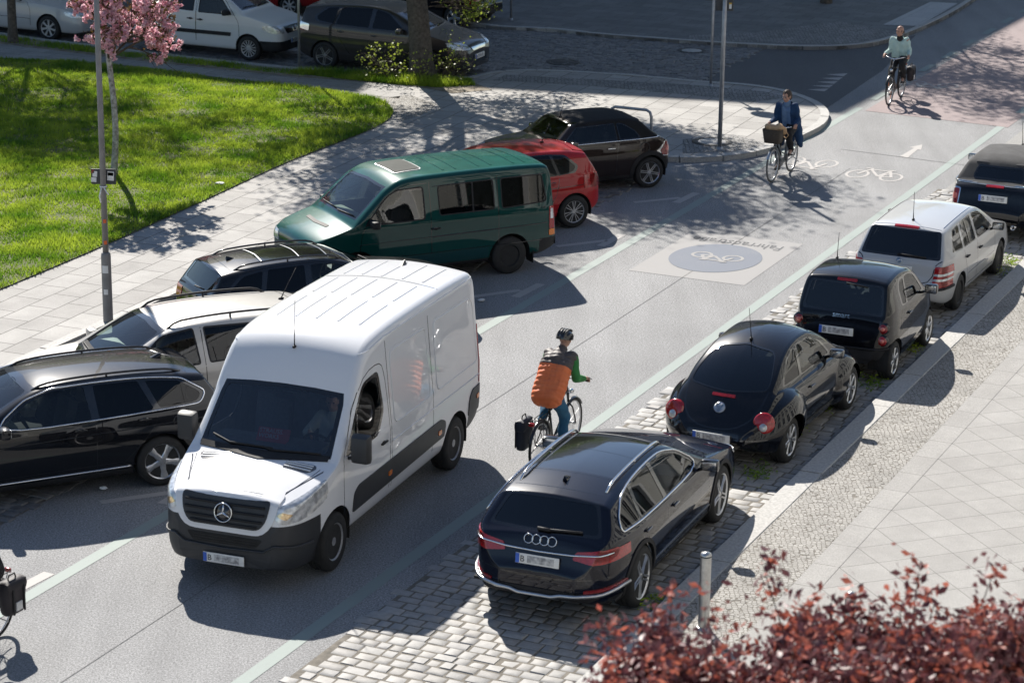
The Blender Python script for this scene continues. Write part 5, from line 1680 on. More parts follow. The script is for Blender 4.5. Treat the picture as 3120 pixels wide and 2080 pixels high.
# ================================================================== silver estate on the right
def silver_estate():
    S = dict(L=4.232, W=1.646, H=1.452, wb=2.462, fo=.84, roof=.58, crown=.045, rt=.09, kb=.955, mid=.55, bulge=.97, tumble=1.1,
             top=[(0, .46), (.015, .62), (.08, .74), (.3, .84), (.85, .95), (1.05, 1.0, .06), (1.65, 1.35), (1.95, 1.44), (2.6, 1.452), (3.5, 1.43), (3.78, 1.40, .04), (3.81, 1.36, .03), (4.08, .97, .05), (4.12, .92, .03), (4.17, .70), (4.22, .60, .03), (4.232, .5)],
             belt=[(0, .56), (.5, .80), (1.2, .92), (3.5, .95), (4.05, .93), (4.2, .58)],
             w=[(0, .68), (.03, .78), (.12, .88), (.3, .95), (.7, .985), (3.6, 1), (3.9, .96), (4.08, .90), (4.18, .80), (4.232, .64)],
             zb=[(0, .25), (.3, .2), (3.8, .22), (4.1, .3), (4.232, .38)])
    c = Car('estate_car', 'dusty silver estate car parked in front of the tiny two-seater', 'car', S, base_mats(P_SILVER), G_KERB)
    c.arches(.345, .295, .185, 'steel', STEEL_B, None, rim_r=.19)
    c.snapshot()
    for w_, g in (([(1.38, .96), (1.78, 1.27, .1), (2.0, 1.355, .1), (2.28, 1.365), (2.32, .965)], GLASS), ([(2.40, .965), (2.37, 1.365), (2.98, 1.35), (3.08, .985)], GLASS), ([(3.15, .99), (3.07, 1.345), (3.42, 1.33, .05), (3.70, 1.03, .05)], GLASS_D)):
        c.tint('y', 0, [(p.x, p.y) for p in fillet([(q[0], q[1], .04) for q in w_], True, 3)], 2)
        cx = sum(q[0] for q in w_) / len(w_); cz = sum(q[1] for q in w_) / len(w_)
        c.window('y', 0, [(cx + (q[0] - cx) * .92, cz + (q[1] - cz) * .9) for q in w_], g, 'side_window')
    c.trim('y', 0, [(2.76, .98), (2.72, 1.35)], .03, GLOSS_BLACK, .004)
    c.tint('x', -1, [(-.60, 1.02), (.60, 1.02), (.52, 1.37), (-.52, 1.37)], 2)
    c.window('x', -1, [(-.57, 1.04), (.57, 1.04), (.50, 1.35), (-.50, 1.35)], GLASS_G, 'windscreen', .06)
    rw = [(-.66, .965, .05), (.66, .965, .05), (.575, 1.365, .05), (-.575, 1.365, .05)]
    c.tint('x', 1, [(p.x, p.y) for p in fillet(rw, True, 3)], 2)
    c.window('x', 1, [(-.60, 1.0, .05), (.60, 1.0, .05), (.53, 1.335, .05), (-.53, 1.335, .05)], glass('smoked rear glass', (.13, .15, .17)), 'rear_window')
    c.xpanel('brake_light', 1, [(-.2, 1.372, .01), (.2, 1.372, .01), (.2, 1.405, .01), (-.2, 1.405, .01)], REDLAMP, .014)
    for z0, z1, mm, of in ((.55, .88, REDLAMP, .012), (.655, .69, LAMPWHITE, .018), (.735, .77, LAMPWHITE, .018)):
        c.xpanel('tail_light', 1, [(.575, z0, .02), (.60, z1, .02), (.80, z1, .02), (.80, z0, .02)], mm, of, both=True)
        c.panel('tail_light', 'y', 0, [(3.99, z0, .02), (3.96, z1, .02), (4.10, z1, .02), (4.14, z0, .02)], REDLAMP, .012)
    emblem(c, 'x', 1, 0, .915, .045, [([(-.5, -.3), (.5, .3)], .2)], CHROME, mat('blue badge enamel', (.16, .24, .34), .3), out=.012)
    c.plate(1, .79, -.03, .1, .02)
    c.trim('x', 1, [(-.76, .53), (0, .50), (.76, .53)], .05, BLACK_PLASTIC, .012, name='bumper_strip', thick=.026)
    c.trim('y', 0, [(3.75, .53), (4.1, .53)], .05, BLACK_PLASTIC, .012, name='bumper_strip', thick=.026)
    c.seams('x', 1, [[(-.69, .96), (-.58, .9), (-.56, .56), (.56, .56), (.58, .9), (.69, .96)], [(-.8, .6), (-.58, .56)]], .013)
    c.seams('y', 0, [[(1.28, .35), (1.26, .8), (1.35, .97)], [(2.35, .32), (2.36, .97)], [(2.85, .4), (3.0, .62), (3.12, .95)], [(1.3, .33), (2.85, .33)], [(1.3, .52), (2.9, .52)]])
    c.seams('z', 1, [[(2.0, -.54), (3.6, -.55)], [(2.0, .54), (3.6, .55)], [(3.70, -.55), (3.73, 0), (3.70, .55)]], .014)
    c.wiper([(-.05, 1.0), (.42, .985)], 'x', 1, .014)
    c.aerial(3.45, 0, .5, .05)
    c.mirror(1.52, .97, BLACK_PLASTIC, (.12, .2, .14), .03)
    c.handle(2.22, .80, BLACK_PLASTIC); c.handle(2.98, .82, BLACK_PLASTIC)
    c.interior(1.1, 3.9, 1.36, .35, [(2.1, True), (2.9, 'bench')])
    c.place_by(G(2910, 941), AZ + R(.7), 1, 'r', .08)
    return c


# ================================================================== small convertible (two of them)
def small_convertible(label, p, soft, group, wheelm, detail_rear):
    S = dict(L=3.70, W=1.683, H=1.405, wb=2.467, fo=.68, roof=.58, crown=.05, rt=.11, kb=.955, mid=.5, bulge=.97, tumble=1.1,
             top=[(0, .46), (.01, .62), (.06, .76), (.25, .88), (.9, .98), (1.12, 1.01, .05), (1.52, 1.34, .05), (1.74, 1.395), (2.3, 1.412), (2.78, 1.405, .15), (3.02, 1.335, .08), (3.36, 1.0, .05), (3.48, .965, .04), (3.56, .90, .04), (3.62, .66), (3.69, .55, .03), (3.70, .45)],
             belt=[(0, .56), (.4, .84), (1.1, .93), (2.2, .955), (3.3, .975), (3.5, .93), (3.66, .55)],
             w=[(0, .66), (.03, .76), (.12, .87), (.3, .95), (.6, .98), (2.9, 1), (3.25, .965), (3.45, .91), (3.6, .82), (3.70, .62)],
             zb=[(0, .24), (.3, .19), (3.2, .2), (3.55, .28), (3.70, .34)])
    c = Car('convertible_car', label, 'car', S, [p, BLACK_PLASTIC, GLOSS_BLACK, soft], group)
    c.arches(.355, .305, .205, 'double', wheelm, BLACK_PLASTIC, .085, rim_r=.215, n=6)
    c.tint_where(1, lambda x, y, z, n: z < .30, [((0, 0, .30), (0, 0, 1))])
    c.tint_where(3, lambda x, y, z, n: z > .985 and x > 1.60, [((0, 0, .985), (0, 0, 1)), ((1.60, 0, 0), (1, 0, 0))])
    c.tint_where(3, lambda x, y, z, n: z > c.fb(x) + .012 and 3.0 < x < 3.40 and z > .96, [])
    c.snapshot()
    c.window('y', 0, [(1.30, .985), (1.62, 1.265, .05), (2.42, 1.285, .02), (2.44, .995)], GLASS, 'side_window', frame=.015, fm=GLOSS_BLACK)
    c.window('y', 0, [(2.50, .995), (2.48, 1.285, .03), (2.62, 1.27, .08), (2.86, 1.12, .1), (2.93, 1.005, .03)], GLASS_D, 'side_window', frame=.015, fm=GLOSS_BLACK)
    c.tint('x', -1, [(-.62, 1.03), (.62, 1.03), (.55, 1.34), (-.55, 1.34)], 2)
    c.window('x', -1, [(-.585, 1.05), (.585, 1.05), (.52, 1.325), (-.52, 1.325)], GLASS_G, 'windscreen', .05)
    c.window('x', 1, [(-.46, 1.05, .06), (.46, 1.05, .06), (.41, 1.24, .06), (-.41, 1.24, .06)], glass('smoked rear glass', (.13, .15, .17)), 'rear_window', frame=.03, fm=GLOSS_BLACK)
    belt = [(1.2, .955), (1.6, .96), (2.4, .972), (3.3, .988), (3.42, .985)]
    c.trim('y', 0, belt, .03, CHROME, .008, name='chrome_trim', thick=.012)
    c.trim('x', 1, [(-.70, .972), (0, .978), (.70, .972)], .03, CHROME, .006, name='chrome_trim', thick=.010)
    c.xpanel('tail_light', 1, [(.62, .60, .03), (.60, .90, .03), (.72, .91, .03), (.80, .72, .03), (.78, .60, .03)], CHROME, .010, both=True)
    c.xpanel('tail_light', 1, [(.635, .62, .03), (.62, .88, .03), (.71, .885, .03), (.78, .72, .03), (.765, .62, .03)], REDDARK, .018, both=True)
    c.xpanel('tail_light', 1, [(.66, .70, .03), (.65, .80, .03), (.72, .80, .03), (.74, .70, .03)], mat('pale red lens', (.65, .16, .13), .15, coat=1), .024, both=True)
    c.panel('tail_light', 'y', 0, [(3.46, .62, .03), (3.44, .86, .03), (3.56, .88, .03), (3.60, .64, .03)], REDDARK, .010)
    c.xpanel('brake_light', 1, [(-.16, .945, .005), (.16, .945, .005), (.16, .975, .005), (-.16, .975, .005)], REDLAMP, .012)
    c.xpanel('handle_bar', 1, [(-.30, .83, .02), (.30, .83, .02), (.30, .88, .02), (-.30, .88, .02)], p, .035)
    c.plate(1, .765, 0, .1, .02)
    for s in (-.12, .12):
        b = bmesh.new(); lathe(b, [(.04, -.15), (.042, .02), (.034, .02), (.034, -.15)], (3.70 - c.ox, s + .3, .30), 'x', 14); mk('exhaust', b, CHROME, c.root, 40)
    c.seams('y', 0, [[(1.22, .32), (1.18, .8), (1.28, .96)], [(2.40, .32), (2.45, .9), (2.46, .98)], [(1.22, .30), (2.4, .30)]])
    b = bmesh.new()
    p_, n_ = c.hit('y', -1, 3.02, .80)
    tube(b, [(p_.x + .105 * math.cos(k * math.pi / 10), p_.y - .003, p_.z + .105 * math.sin(k * math.pi / 10)) for k in range(20)], .006, 5, True)
    mk('fuel_flap', b, GLOSS_BLACK, c.root, 40)
    c.handle(2.3, .84, CHROME)
    c.mirror(1.46, .97, GLOSS_BLACK, (.12, .19, .13), .05)
    c.aerial(1.58, .0, .5, .3)
    c.interior(1.1, 3.0, 1.28, .35, [(2.05, True), (2.7, True)])
    if detail_rear:   # roll hoops behind the rear window
        for y in (-.36, .36):
            b = bmesh.new()
            tube(b, [(2.86 - c.ox, y - .2, .95)] + [(2.86 - c.ox, y + .2 * math.cos(math.pi - k * math.pi / 8), 1.06 + .1 * math.sin(k * math.pi / 8)) for k in range(9)] + [(2.86 - c.ox, y + .2, .95)], .022, 8)
            mk('roll_hoop', b, ALLOY, c.root, 50)
    c.xpanel('headlight', -1, [(.48, .66, .06), (.50, .82, .06), (.68, .84, .06), (.74, .70, .06)], LAMPWHITE, .01, both=True)
    return c


est = estate_car_right(); est.body_done()
bee = beetle_car(); bee.body_done()
mic = micro_car(); mic.body_done()
sil = silver_estate(); sil.body_done()
van.body_done()
conv1 = small_convertible('blue black convertible car with a dusty grey fabric roof at the right edge', P_BLACK, SOFT_G, G_KERB, ALLOY_D, True); conv1.body_done()
f_ = Vector((math.sin(AZ), math.cos(AZ), 0)); r_ = Vector((math.cos(AZ), -math.sin(AZ), 0))
conv1.place(sil.root.location + f_ * 5.1 + r_ * .10, AZ)
conv2 = small_convertible('dark brown convertible car with a black fabric roof in the far parking bay', P_BROWN, SOFT_K, G_BAY, ALLOY, False); conv2.body_done()
AZB = R(-116.5)
conv2.place_by(G(1975, 571), R(-114), -1, 'r', .08)
# ================================================================== the cars on the left and in the cross street
def generic(name, label, S, p, group, wins, dlo=None, rw=None, ws=None, wheel=('single', ALLOY, 5, .215), arch=(.36, .315, .205), lip=None, chrome=None, seams=(), handles=(), handlem=None, rails=None, rail_m=BLACK_PLASTIC,
            mirror=None, mirror_m=None, tail=None, head=None, dash=None, rows=((2.3, True), (3.2, 'bench')), dashm=DASHM, rear_glass=None, clad=.30, fin=None, plate_z=None, cat='car', fglass=GLASS, dlo_m=2, extra=None, dashz=None):
    c = Car(name, label, cat, S, [p, BLACK_PLASTIC, GLOSS_BLACK, P_WHITE], group)
    c.arches(arch[0], arch[1], arch[2], wheel[0], wheel[1], lip, .06, rim_r=wheel[3], n=wheel[2])
    if clad: c.tint_where(1, lambda x, y, z, n: z < clad, [((0, 0, clad), (0, 0, 1))])
    if extra: extra(c, 0)
    c.snapshot()
    if dlo:
        dl = [(q.x, q.y) for q in fillet(dlo, True, 4)]
        c.tint('y', 0, dl, dlo_m)
        if chrome: c.trim('y', 0, dl, .03, chrome, .007, True, 'chrome_trim', thick=.011)
    for i, w_ in enumerate(wins): c.window('y', 0, w_, fglass if i == 0 else GLASS_D, 'side_window', frame=0 if dlo_m == 2 and dlo else .02)
    if ws:
        z0, z1, h0, h1 = ws
        c.tint('x', -1, [(-h0, z0), (h0, z0), (h1, z1), (0, z1 + .03), (-h1, z1)], 2)
        c.window('x', -1, [(-h0 + .04, z0 + .03), (h0 - .04, z0 + .03), (h1 - .035, z1 - .03), (0, z1), (-h1 + .035, z1 - .03)], GLASS_G, 'windscreen', .05)
        c.wiper([(-h0 + .1, z0 + .03), (-.05, z0 + .02)]); c.wiper([(0, z0 + .03), (h0 - .12, z0 + .035)])
    if rw:
        z0, z1, h0, h1 = rw
        c.tint('x', 1, [(-h0, z0), (h0, z0), (h1, z1), (-h1, z1)], 2)
        c.window('x', 1, [(-h0 + .05, z0 + .04, .05), (h0 - .05, z0 + .04, .05), (h1 - .05, z1 - .03, .05), (-h1 + .05, z1 - .03, .05)], rear_glass or GLASS_D, 'rear_window')
    if tail:
        for (z0, z1, ya, yb, xa) in tail:
            c.xpanel('tail_light', 1, [(ya, z0, .03), (ya + .02, z1, .03), (yb, z1, .03), (yb, z0, .03)], REDLAMP, .010, both=True)
            c.panel('tail_light', 'y', 0, [(xa, z0, .03), (xa - .03, z1, .03), (S['L'] - .1, z1, .03), (S['L'] - .06, z0, .03)], REDLAMP, .010)
    if head:
        for (z0, z1, ya, yb) in head: c.xpanel('headlight', -1, [(ya, z0, .03), (yb - .03, z0 + .02, .04), (yb, z1, .03), (ya + .08, z1 - .03, .05)], LAMPWHITE, .010, both=True)
    for (x, z) in handles: c.handle(x, z, handlem or p)
    if seams: c.seams('y', 0, seams)
    if rails: c.rails(rails[0], rails[1], rail_m, .02, rails[2] if len(rails) > 2 else .05, .016)
    if mirror: c.mirror(mirror[0], mirror[1], mirror_m or p, (.13, .21, .14), .03)
    if fin: c.aerial(fin, 0, fin=True, m=p)
    if plate_z: c.plate(plate_z[0], plate_z[1], 0, 0, .015)
    if extra: extra(c, 1)
    if dash: c.interior(dash - .25, S['L'] - .6, dash, .36, rows, dashm=dashm, dashz=dashz)
    c.body_done()
    return c


# --- black estate at the left edge
S = dict(L=4.767, W=1.832, H=1.50, wb=2.79, fo=.93, roof=.60, crown=.05, rt=.09, kb=.96, mid=.55, bulge=.975, tumble=1.1,
         top=[(0, .48), (.01, .64), (.05, .76), (.25, .86), (.9, .98), (1.35, 1.05, .06), (1.95, 1.37), (2.3, 1.475), (2.9, 1.50), (3.6, 1.485), (4.15, 1.43), (4.36, 1.395, .03), (4.38, 1.37, .02), (4.62, 1.03, .06), (4.68, .96, .03), (4.71, .74), (4.76, .64, .03), (4.767, .5)],
         belt=[(0, .58), (.4, .82), (1.3, .95), (3.0, .99), (4.4, 1.02), (4.6, .98), (4.75, .6)],
         w=[(0, .66), (.03, .76), (.12, .87), (.3, .95), (.7, .985), (4.0, 1), (4.3, .975), (4.52, .92), (4.68, .82), (4.767, .62)],
         zb=[(0, .25), (.3, .2), (4.3, .22), (4.6, .3), (4.767, .38)])


def px_extra(c, k):
    if k == 1:
        c.trim('y', 0, [(1.35, .335), (3.3, .345)], .03, CHROME, .012, name='sill_trim', thick=.013)
        c.seams('z', 1, [[(4.17, -.6), (4.19, 0), (4.17, .6)], [(2.1, -.55), (2.05, 0), (2.1, .55)]], .013)
        c.trim('y', 0, [(1.3, .80), (3.0, .83), (4.5, .86)], .016, P_BLACKD, .006, name='body_crease', thick=.006)
        p, n = c.hit('y', -1, 3.98, .86)
        b = bmesh.new(); tube(b, [(p.x + .1 * math.cos(k_ * math.pi / 8), p.y - .003, p.z + .09 * math.sin(k_ * math.pi / 8)) for k_ in range(16)], .005, 5, True)
        mk('fuel_flap', b, GLOSS_BLACK, c.root, 40)
        c.wiper([(.0, 1.06), (.4, 1.07)], 'x', 1, .012)


bla = generic('estate_car', 'black estate car with dusty roof and chrome window trim at the left edge', S, P_BLACKD, G_BAY,
              [[(1.58, 1.0), (2.05, 1.30, .1), (2.36, 1.385), (2.78, 1.395), (2.82, 1.015)], [(2.92, 1.015), (2.90, 1.395), (3.48, 1.385), (3.64, 1.04)], [(3.72, 1.05), (3.58, 1.375), (4.02, 1.33, .06), (4.30, 1.16, .08), (4.22, 1.07, .06)]],
              [(1.46, .985), (2.0, 1.32, .1), (2.36, 1.41, .1), (3.0, 1.425), (3.6, 1.41), (4.06, 1.355, .06), (4.36, 1.17, .07), (4.26, 1.045, .06), (3.0, 1.0)],
              (1.0, 1.40, .68, .58), (1.07, 1.41, .66, .56), ('single', ALLOY, 5, .235), (.385, .335, .22), None, CHROME,
              [[(1.42, .36), (1.40, .8), (1.5, .98)], [(2.86, .34), (2.87, 1.0)], [(3.2, .38), (3.45, .62), (3.66, .85), (3.68, 1.03)], [(1.42, .40), (3.2, .41)]],
              [(2.66, .90), (3.5, .93)], None, (2.15, 4.1, .03), P_BLACKD, (1.68, 1.0), None,
              [(.78, .96, .42, .86, 4.42)], [(.62, .78, .5, .86)], 1.55, ((2.4, True), (3.3, 'bench')), DASH_L, glass('pale rear glass', (.45, .5, .45)), fin=3.95, extra=px_extra, dashz=1.04)
AZB = R(-116.5)
bla.place_by(G(494, 1476), AZB, -1, 'r', .08)

# --- pale silver estate beside it
S = dict(L=4.565, W=1.853, H=1.66, wb=2.795, fo=.80, roof=.62, crown=.05, rt=.1, kb=.96, mid=.5, bulge=.975, tumble=1.1,
         top=[(0, .55), (.01, .78), (.05, .90), (.2, .98), (.8, 1.08), (1.25, 1.14, .05), (1.85, 1.50), (2.15, 1.62), (2.8, 1.66), (3.5, 1.65), (4.1, 1.60), (4.27, 1.57, .03), (4.30, 1.54, .02), (4.46, 1.10, .06), (4.50, 1.02, .03), (4.52, .8), (4.555, .68, .03), (4.565, .55)],
         belt=[(0, .68), (.4, .94), (1.2, 1.06), (3.0, 1.08), (4.3, 1.11), (4.45, 1.0), (4.56, .65)],
         w=[(0, .70), (.03, .80), (.12, .89), (.3, .96), (.7, .99), (4.0, 1), (4.3, .975), (4.46, .94), (4.565, .85)],
         zb=[(0, .32), (.3, .27), (4.2, .28), (4.45, .35), (4.565, .42)])


def sv_extra(c, k):
    if k == 1:
        c.seams('z', 1, [[(4.08, -.6), (4.10, 0), (4.08, .6)]], .013)
        c.aerial(3.95, 0, .45, .5)
        c.trim('y', 0, [(1.2, .62), (3.2, .62)], .07, GREY_PLASTIC, .014, name='side_moulding', thick=.022)
        c.xpanel('brake_light', 1, [(-.2, 1.56, .01), (.2, 1.56, .01), (.2, 1.585, .01), (-.2, 1.585, .01)], REDLAMP, .012)
        c.xpanel('grille', -1, [(-.4, .72, .05), (.4, .72, .05), (.36, .86, .05), (-.36, .86, .05)], GLOSS_BLACK, .008)
        c.xpanel('cowl', -1, [(-.66, 1.13, .02), (.66, 1.13, .02), (.6, 1.175, .02), (-.6, 1.175, .02)], BLACK_PLASTIC, .012)


slv = generic('estate_car', 'pale silver estate car with black roof rails between two black estates', S, P_SILVERB, G_BAY,
              [[(1.42, 1.10), (1.98, 1.50, .1), (2.42, 1.555), (2.46, 1.115)], [(2.60, 1.12), (2.57, 1.555), (3.24, 1.54), (3.38, 1.14)], [(3.50, 1.15), (3.38, 1.535), (3.80, 1.51, .05), (4.12, 1.20, .1)]],
              None, (1.165, 1.55, .72, .62), (1.11, 1.55, .70, .60), ('single', ALLOY, 5, .235), (.40, .355, .23), BLACK_PLASTIC, None,
              [[(1.25, .45), (1.22, .9), (1.35, 1.08)], [(2.53, .4), (2.53, 1.56)], [(3.1, .45), (3.4, .85), (3.44, 1.1), (3.32, 1.55)]],
              [(2.40, .98), (3.22, 1.0)], ALLOY_D, (2.1, 3.9, .06), BLACK_PLASTIC, (1.55, 1.10), None, [(.80, 1.08, .55, .88, 4.30)], [(.74, .90, .5, .88)], 1.45, ((2.2, True), (3.1, 'bench')), DASH_L, clad=.42, extra=sv_extra, dashz=1.15)
slv.place_by((-3.15, 32.0), AZB, -1, 'r', .08)

# --- black estate facing out of its bay
S = dict(L=4.899, W=1.86, H=1.49, wb=2.968, fo=.86, roof=.60, crown=.05, rt=.1, kb=.955, mid=.55, bulge=.97, tumble=1.1,
         top=[(0, .5), (.01, .68), (.06, .78), (.25, .88), (1.0, .99), (1.5, 1.06, .06), (2.15, 1.36), (2.5, 1.46), (3.0, 1.49), (3.8, 1.475), (4.3, 1.415), (4.50, 1.38, .03), (4.52, 1.355, .02), (4.74, 1.02, .06), (4.80, .95, .03), (4.85, .74), (4.89, .62, .03), (4.899, .5)],
         belt=[(0, .6), (.5, .84), (1.4, .95), (3.0, .98), (4.5, 1.0), (4.75, .95), (4.89, .6)],
         w=[(0, .66), (.03, .76), (.12, .87), (.3, .95), (.7, .985), (4.1, 1), (4.4, .97), (4.65, .91), (4.82, .80), (4.899, .60)],
         zb=[(0, .25), (.3, .2), (4.4, .22), (4.7, .3), (4.899, .38)])


def bm_extra(c, k):
    if k == 0:
        c.tint('z', 1, [(2.55, -.46), (2.5, 0), (2.55, .46), (3.75, .48), (3.75, -.48)], 2)
    else:
        for x in (2.55, 3.05, 3.72): c.trim('z', 1, [(x, -.47), (x - .03, 0), (x, .47)], .016, ALLOY, .004, name='roof_panel_joint')
        c.seams('z', 1, [[(4.3, -.6), (4.32, 0), (4.3, .6)]], .012)
        c.wiper([(.0, 1.04), (.3, 1.06)], 'x', 1, .012)


bmw = generic('estate_car', 'black estate car with glass roof facing the road beside the green minibus', S, P_BLACKD, G_BAY,
              [[(1.78, .99), (2.25, 1.28, .1), (2.56, 1.365), (2.95, 1.38), (2.98, 1.0)], [(3.10, 1.0), (3.06, 1.38), (3.70, 1.37), (3.82, 1.02)], [(3.90, 1.03), (3.80, 1.36), (4.15, 1.31, .06), (4.45, 1.09, .1), (4.4, 1.05)]],
              [(1.66, .97), (2.2, 1.30, .1), (2.56, 1.39, .1), (3.1, 1.405), (3.8, 1.39), (4.2, 1.335, .06), (4.52, 1.08, .1), (4.44, 1.02, .06), (3.0, .985)],
              (1.03, 1.385, .66, .57), (1.05, 1.385, .64, .55), ('double', ALLOY, 5, .235), (.385, .33, .22), None, None,
              [[(1.6, .36), (1.58, .8), (1.7, .97)], [(3.03, .34), (3.04, 1.0)], [(3.4, .4), (3.7, .7), (3.85, 1.0)]],
              [(2.85, .88), (3.7, .9)], None, (2.35, 4.25, .045), GLOSS_BLACK, (1.85, .98), None, [(.74, .93, .45, .86, 4.55)], [(.64, .78, .45, .86)], 1.75, ((2.6, True), (3.5, 'bench')), DASHM, glass('pale rear glass', (.45, .5, .45)), fin=4.12, extra=bm_extra)
bmw.root.scale = (.91, .91, .91)
bmw.place_by((-1.14, 36.78), AZB + math.pi, 1, 'f', .08)

# --- green minibus
S = dict(L=4.72, W=1.84, H=1.94, wb=2.92, fo=.86, roof=.785, crown=.045, rt=.10, kb=.99, mid=.45, bulge=.995, tumble=1.4,
         top=[(0, .56), (.005, .80), (.05, .92), (.18, 1.0), (.50, 1.10), (.80, 1.19, .04), (1.42, 1.74, .06), (1.62, 1.86), (1.85, 1.915), (2.4, 1.935), (3.6, 1.94), (4.40, 1.92), (4.56, 1.885, .06), (4.60, 1.80, .04), (4.66, 1.2), (4.70, .8), (4.715, .62), (4.72, .5)],
         belt=[(0, .70), (.3, .96), (.75, 1.10), (1.1, 1.14), (4.5, 1.14), (4.68, .95), (4.72, .6)],
         w=[(0, .70), (.03, .80), (.12, .89), (.3, .95), (.6, .985), (1.0, 1), (4.3, 1), (4.5, .98), (4.62, .955), (4.72, .90)],
         zb=[(0, .30), (.3, .25), (4.3, .28), (4.72, .38)])


def t4_extra(c, k):
    if k == 0:
        c.tint_where(1, lambda x, y, z, n: z < .58 and x > 4.36, [((0, 0, .58), (0, 0, 1)), ((4.36, 0, 0), (1, 0, 0))])
        c.tint('z', 1, [(1.80, -.40), (1.80, .40), (2.28, .40), (2.28, -.40)], 1)
    else:
        pl = [(1.80, -.40), (1.80, .40), (2.28, .40), (2.28, -.40)]
        c.panel('roof_hatch', 'z', 1, [(q[0], q[1], .06) for q in pl], mat('dusty hatch plastic', (.028, .034, .030), .75, var=.25, spec=.15), .02)
        c.trim('z', 1, [(q.x, q.y) for q in fillet([(a, b, .06) for a, b in pl], True)], .05, ALLOY, .012, True, 'hatch_frame')
        for x in (2.62, 2.86, 3.30, 3.54, 3.98, 4.2): c.trim('z', 1, [(x, -.60), (x, .60)], .035, P_GREEN, .008, name='roof_rib')
        c.panel('tail_light', 'y', 0, [(4.55, .74, .02), (4.55, 1.14, .02), (4.64, 1.14, .02), (4.67, .74, .02)], REDLAMP, .012)
        c.panel('tail_light', 'y', 0, [(4.55, .62, .02), (4.55, .73, .02), (4.67, .73, .02), (4.68, .62, .02)], AMBER, .012)
        c.panel('tail_light', 'y', 0, [(4.57, .92, .01), (4.57, 1.10, .01), (4.62, 1.10, .01), (4.63, .92, .01)], LAMPWHITE, .018)
        c.panel('cladding', 'y', 0, [(1.26, .36), (1.26, .54), (3.36, .54), (3.36, .36)], paint('dark green lower paint', (.009, .05, .055), .2, .4), .006)
        c.panel('grille', 'z', 1, [(.50, -.42, .03), (.46, .0), (.50, .42, .03), (.57, .42, .03), (.53, 0), (.57, -.42, .03)], BLACK_PLASTIC, .008)
        c.trim('y', 0, [(.9, .84), (4.5, .86)], .012, GLOSS_BLACK, .004, name='body_crease', thick=.005)
        c.trim('y', 0, [(2.28, .84), (4.5, .86)], .02, GLOSS_BLACK, .008, name='slide_rail', thick=.008)
        c.trim('y', 0, [(3.06, 1.185), (3.06, 1.70)], .03, BLACK_PLASTIC, .004)
        c.trim('y', 0, [(2.30, 1.70), (3.70, 1.72), (4.5, 1.72)], .02, GLOSS_BLACK, .004, name='gutter', thick=.006)
        b = bmesh.new(); tube(b, [(4.70 - c.ox, 0, .42), (4.84 - c.ox, 0, .40), (4.90 - c.ox, 0, .44)], .03, 8); ball(b, (4.90 - c.ox, 0, .48), .03); mk('tow_bar', b, BLACK_PLASTIC, c.root)
        for s in (-1, 1):
            b = bmesh.new(); box(b, (4.25 - c.ox, s * .76, .28), (.015, .24, .26)); mk('mud_flap', b, BLACK_PLASTIC, c.root)


T4G = glass('green window glass', (.45, .52, .48))
t4 = generic('minibus', 'teal green minibus with roof hatch in the parking bay', S, P_GREEN, G_BAY,
             [[(1.02, 1.16, .04), (1.42, 1.60, .08), (1.62, 1.70, .06), (2.12, 1.715, .06), (2.14, 1.165, .05)], [(2.42, 1.20, .05), (2.40, 1.70, .06), (3.46, 1.715, .06), (3.47, 1.205, .05)], [(3.62, 1.20, .05), (3.61, 1.715, .06), (4.42, 1.71, .06), (4.50, 1.24, .06)]],
             None, (1.205, 1.76, .82, .745), (1.25, 1.75, .76, .70), ('steel', STEEL_B, 12, .19), (.40, .335, .21), None, None,
             [[(.92, .45), (.92, 1.1), (1.5, 1.74), (2.2, 1.77)], [(2.26, .38), (2.24, 1.78)], [(3.55, .6), (3.54, 1.77)], [(.95, .56), (4.4, .56)]],
             [(2.33, .98)], BLACK_PLASTIC, None, None, (1.15, 1.16), BLACK_PLASTIC, None, [(.72, .90, .45, .86)], .98, ((1.7, True), (2.7, 'bench'), (3.7, 'bench')), DASH_L, clad=.34, fglass=T4G, extra=t4_extra, cat='minibus', dashz=1.17)
t4.root.scale = (.968, .968, .968)
t4.place_by(G(1558, 833), AZB + R(-1.5), -1, 'r', .08)

orn = empty('hanging_ornament', (0, 0, 0), 0, 'teal bird shaped ornament hanging behind the middle window of the green minibus', 'ornament')
orn.matrix_world = t4.root.matrix_basis @ Matrix.Translation((2.98 - t4.ox, -.80, 1.44))
M_TEAL = mat('bright teal felt', (.03, .42, .30), .7, var=.1)
b = bmesh.new(); ball(b, (0, 0, -.08), (.045, .012, .13), 2); ball(b, (.035, .004, .09), (.05, .012, .08), 2); ball(b, (.06, .004, .17), (.03, .012, .035), 2)
mk('bird', b, M_TEAL, orn, 60)
b = bmesh.new(); tube(b, [(.05, 0, .18), (-.03, .004, .06), (-.12, .006, -.10)], .007, 5); mk('cord', b, M_TEAL, orn, 60)

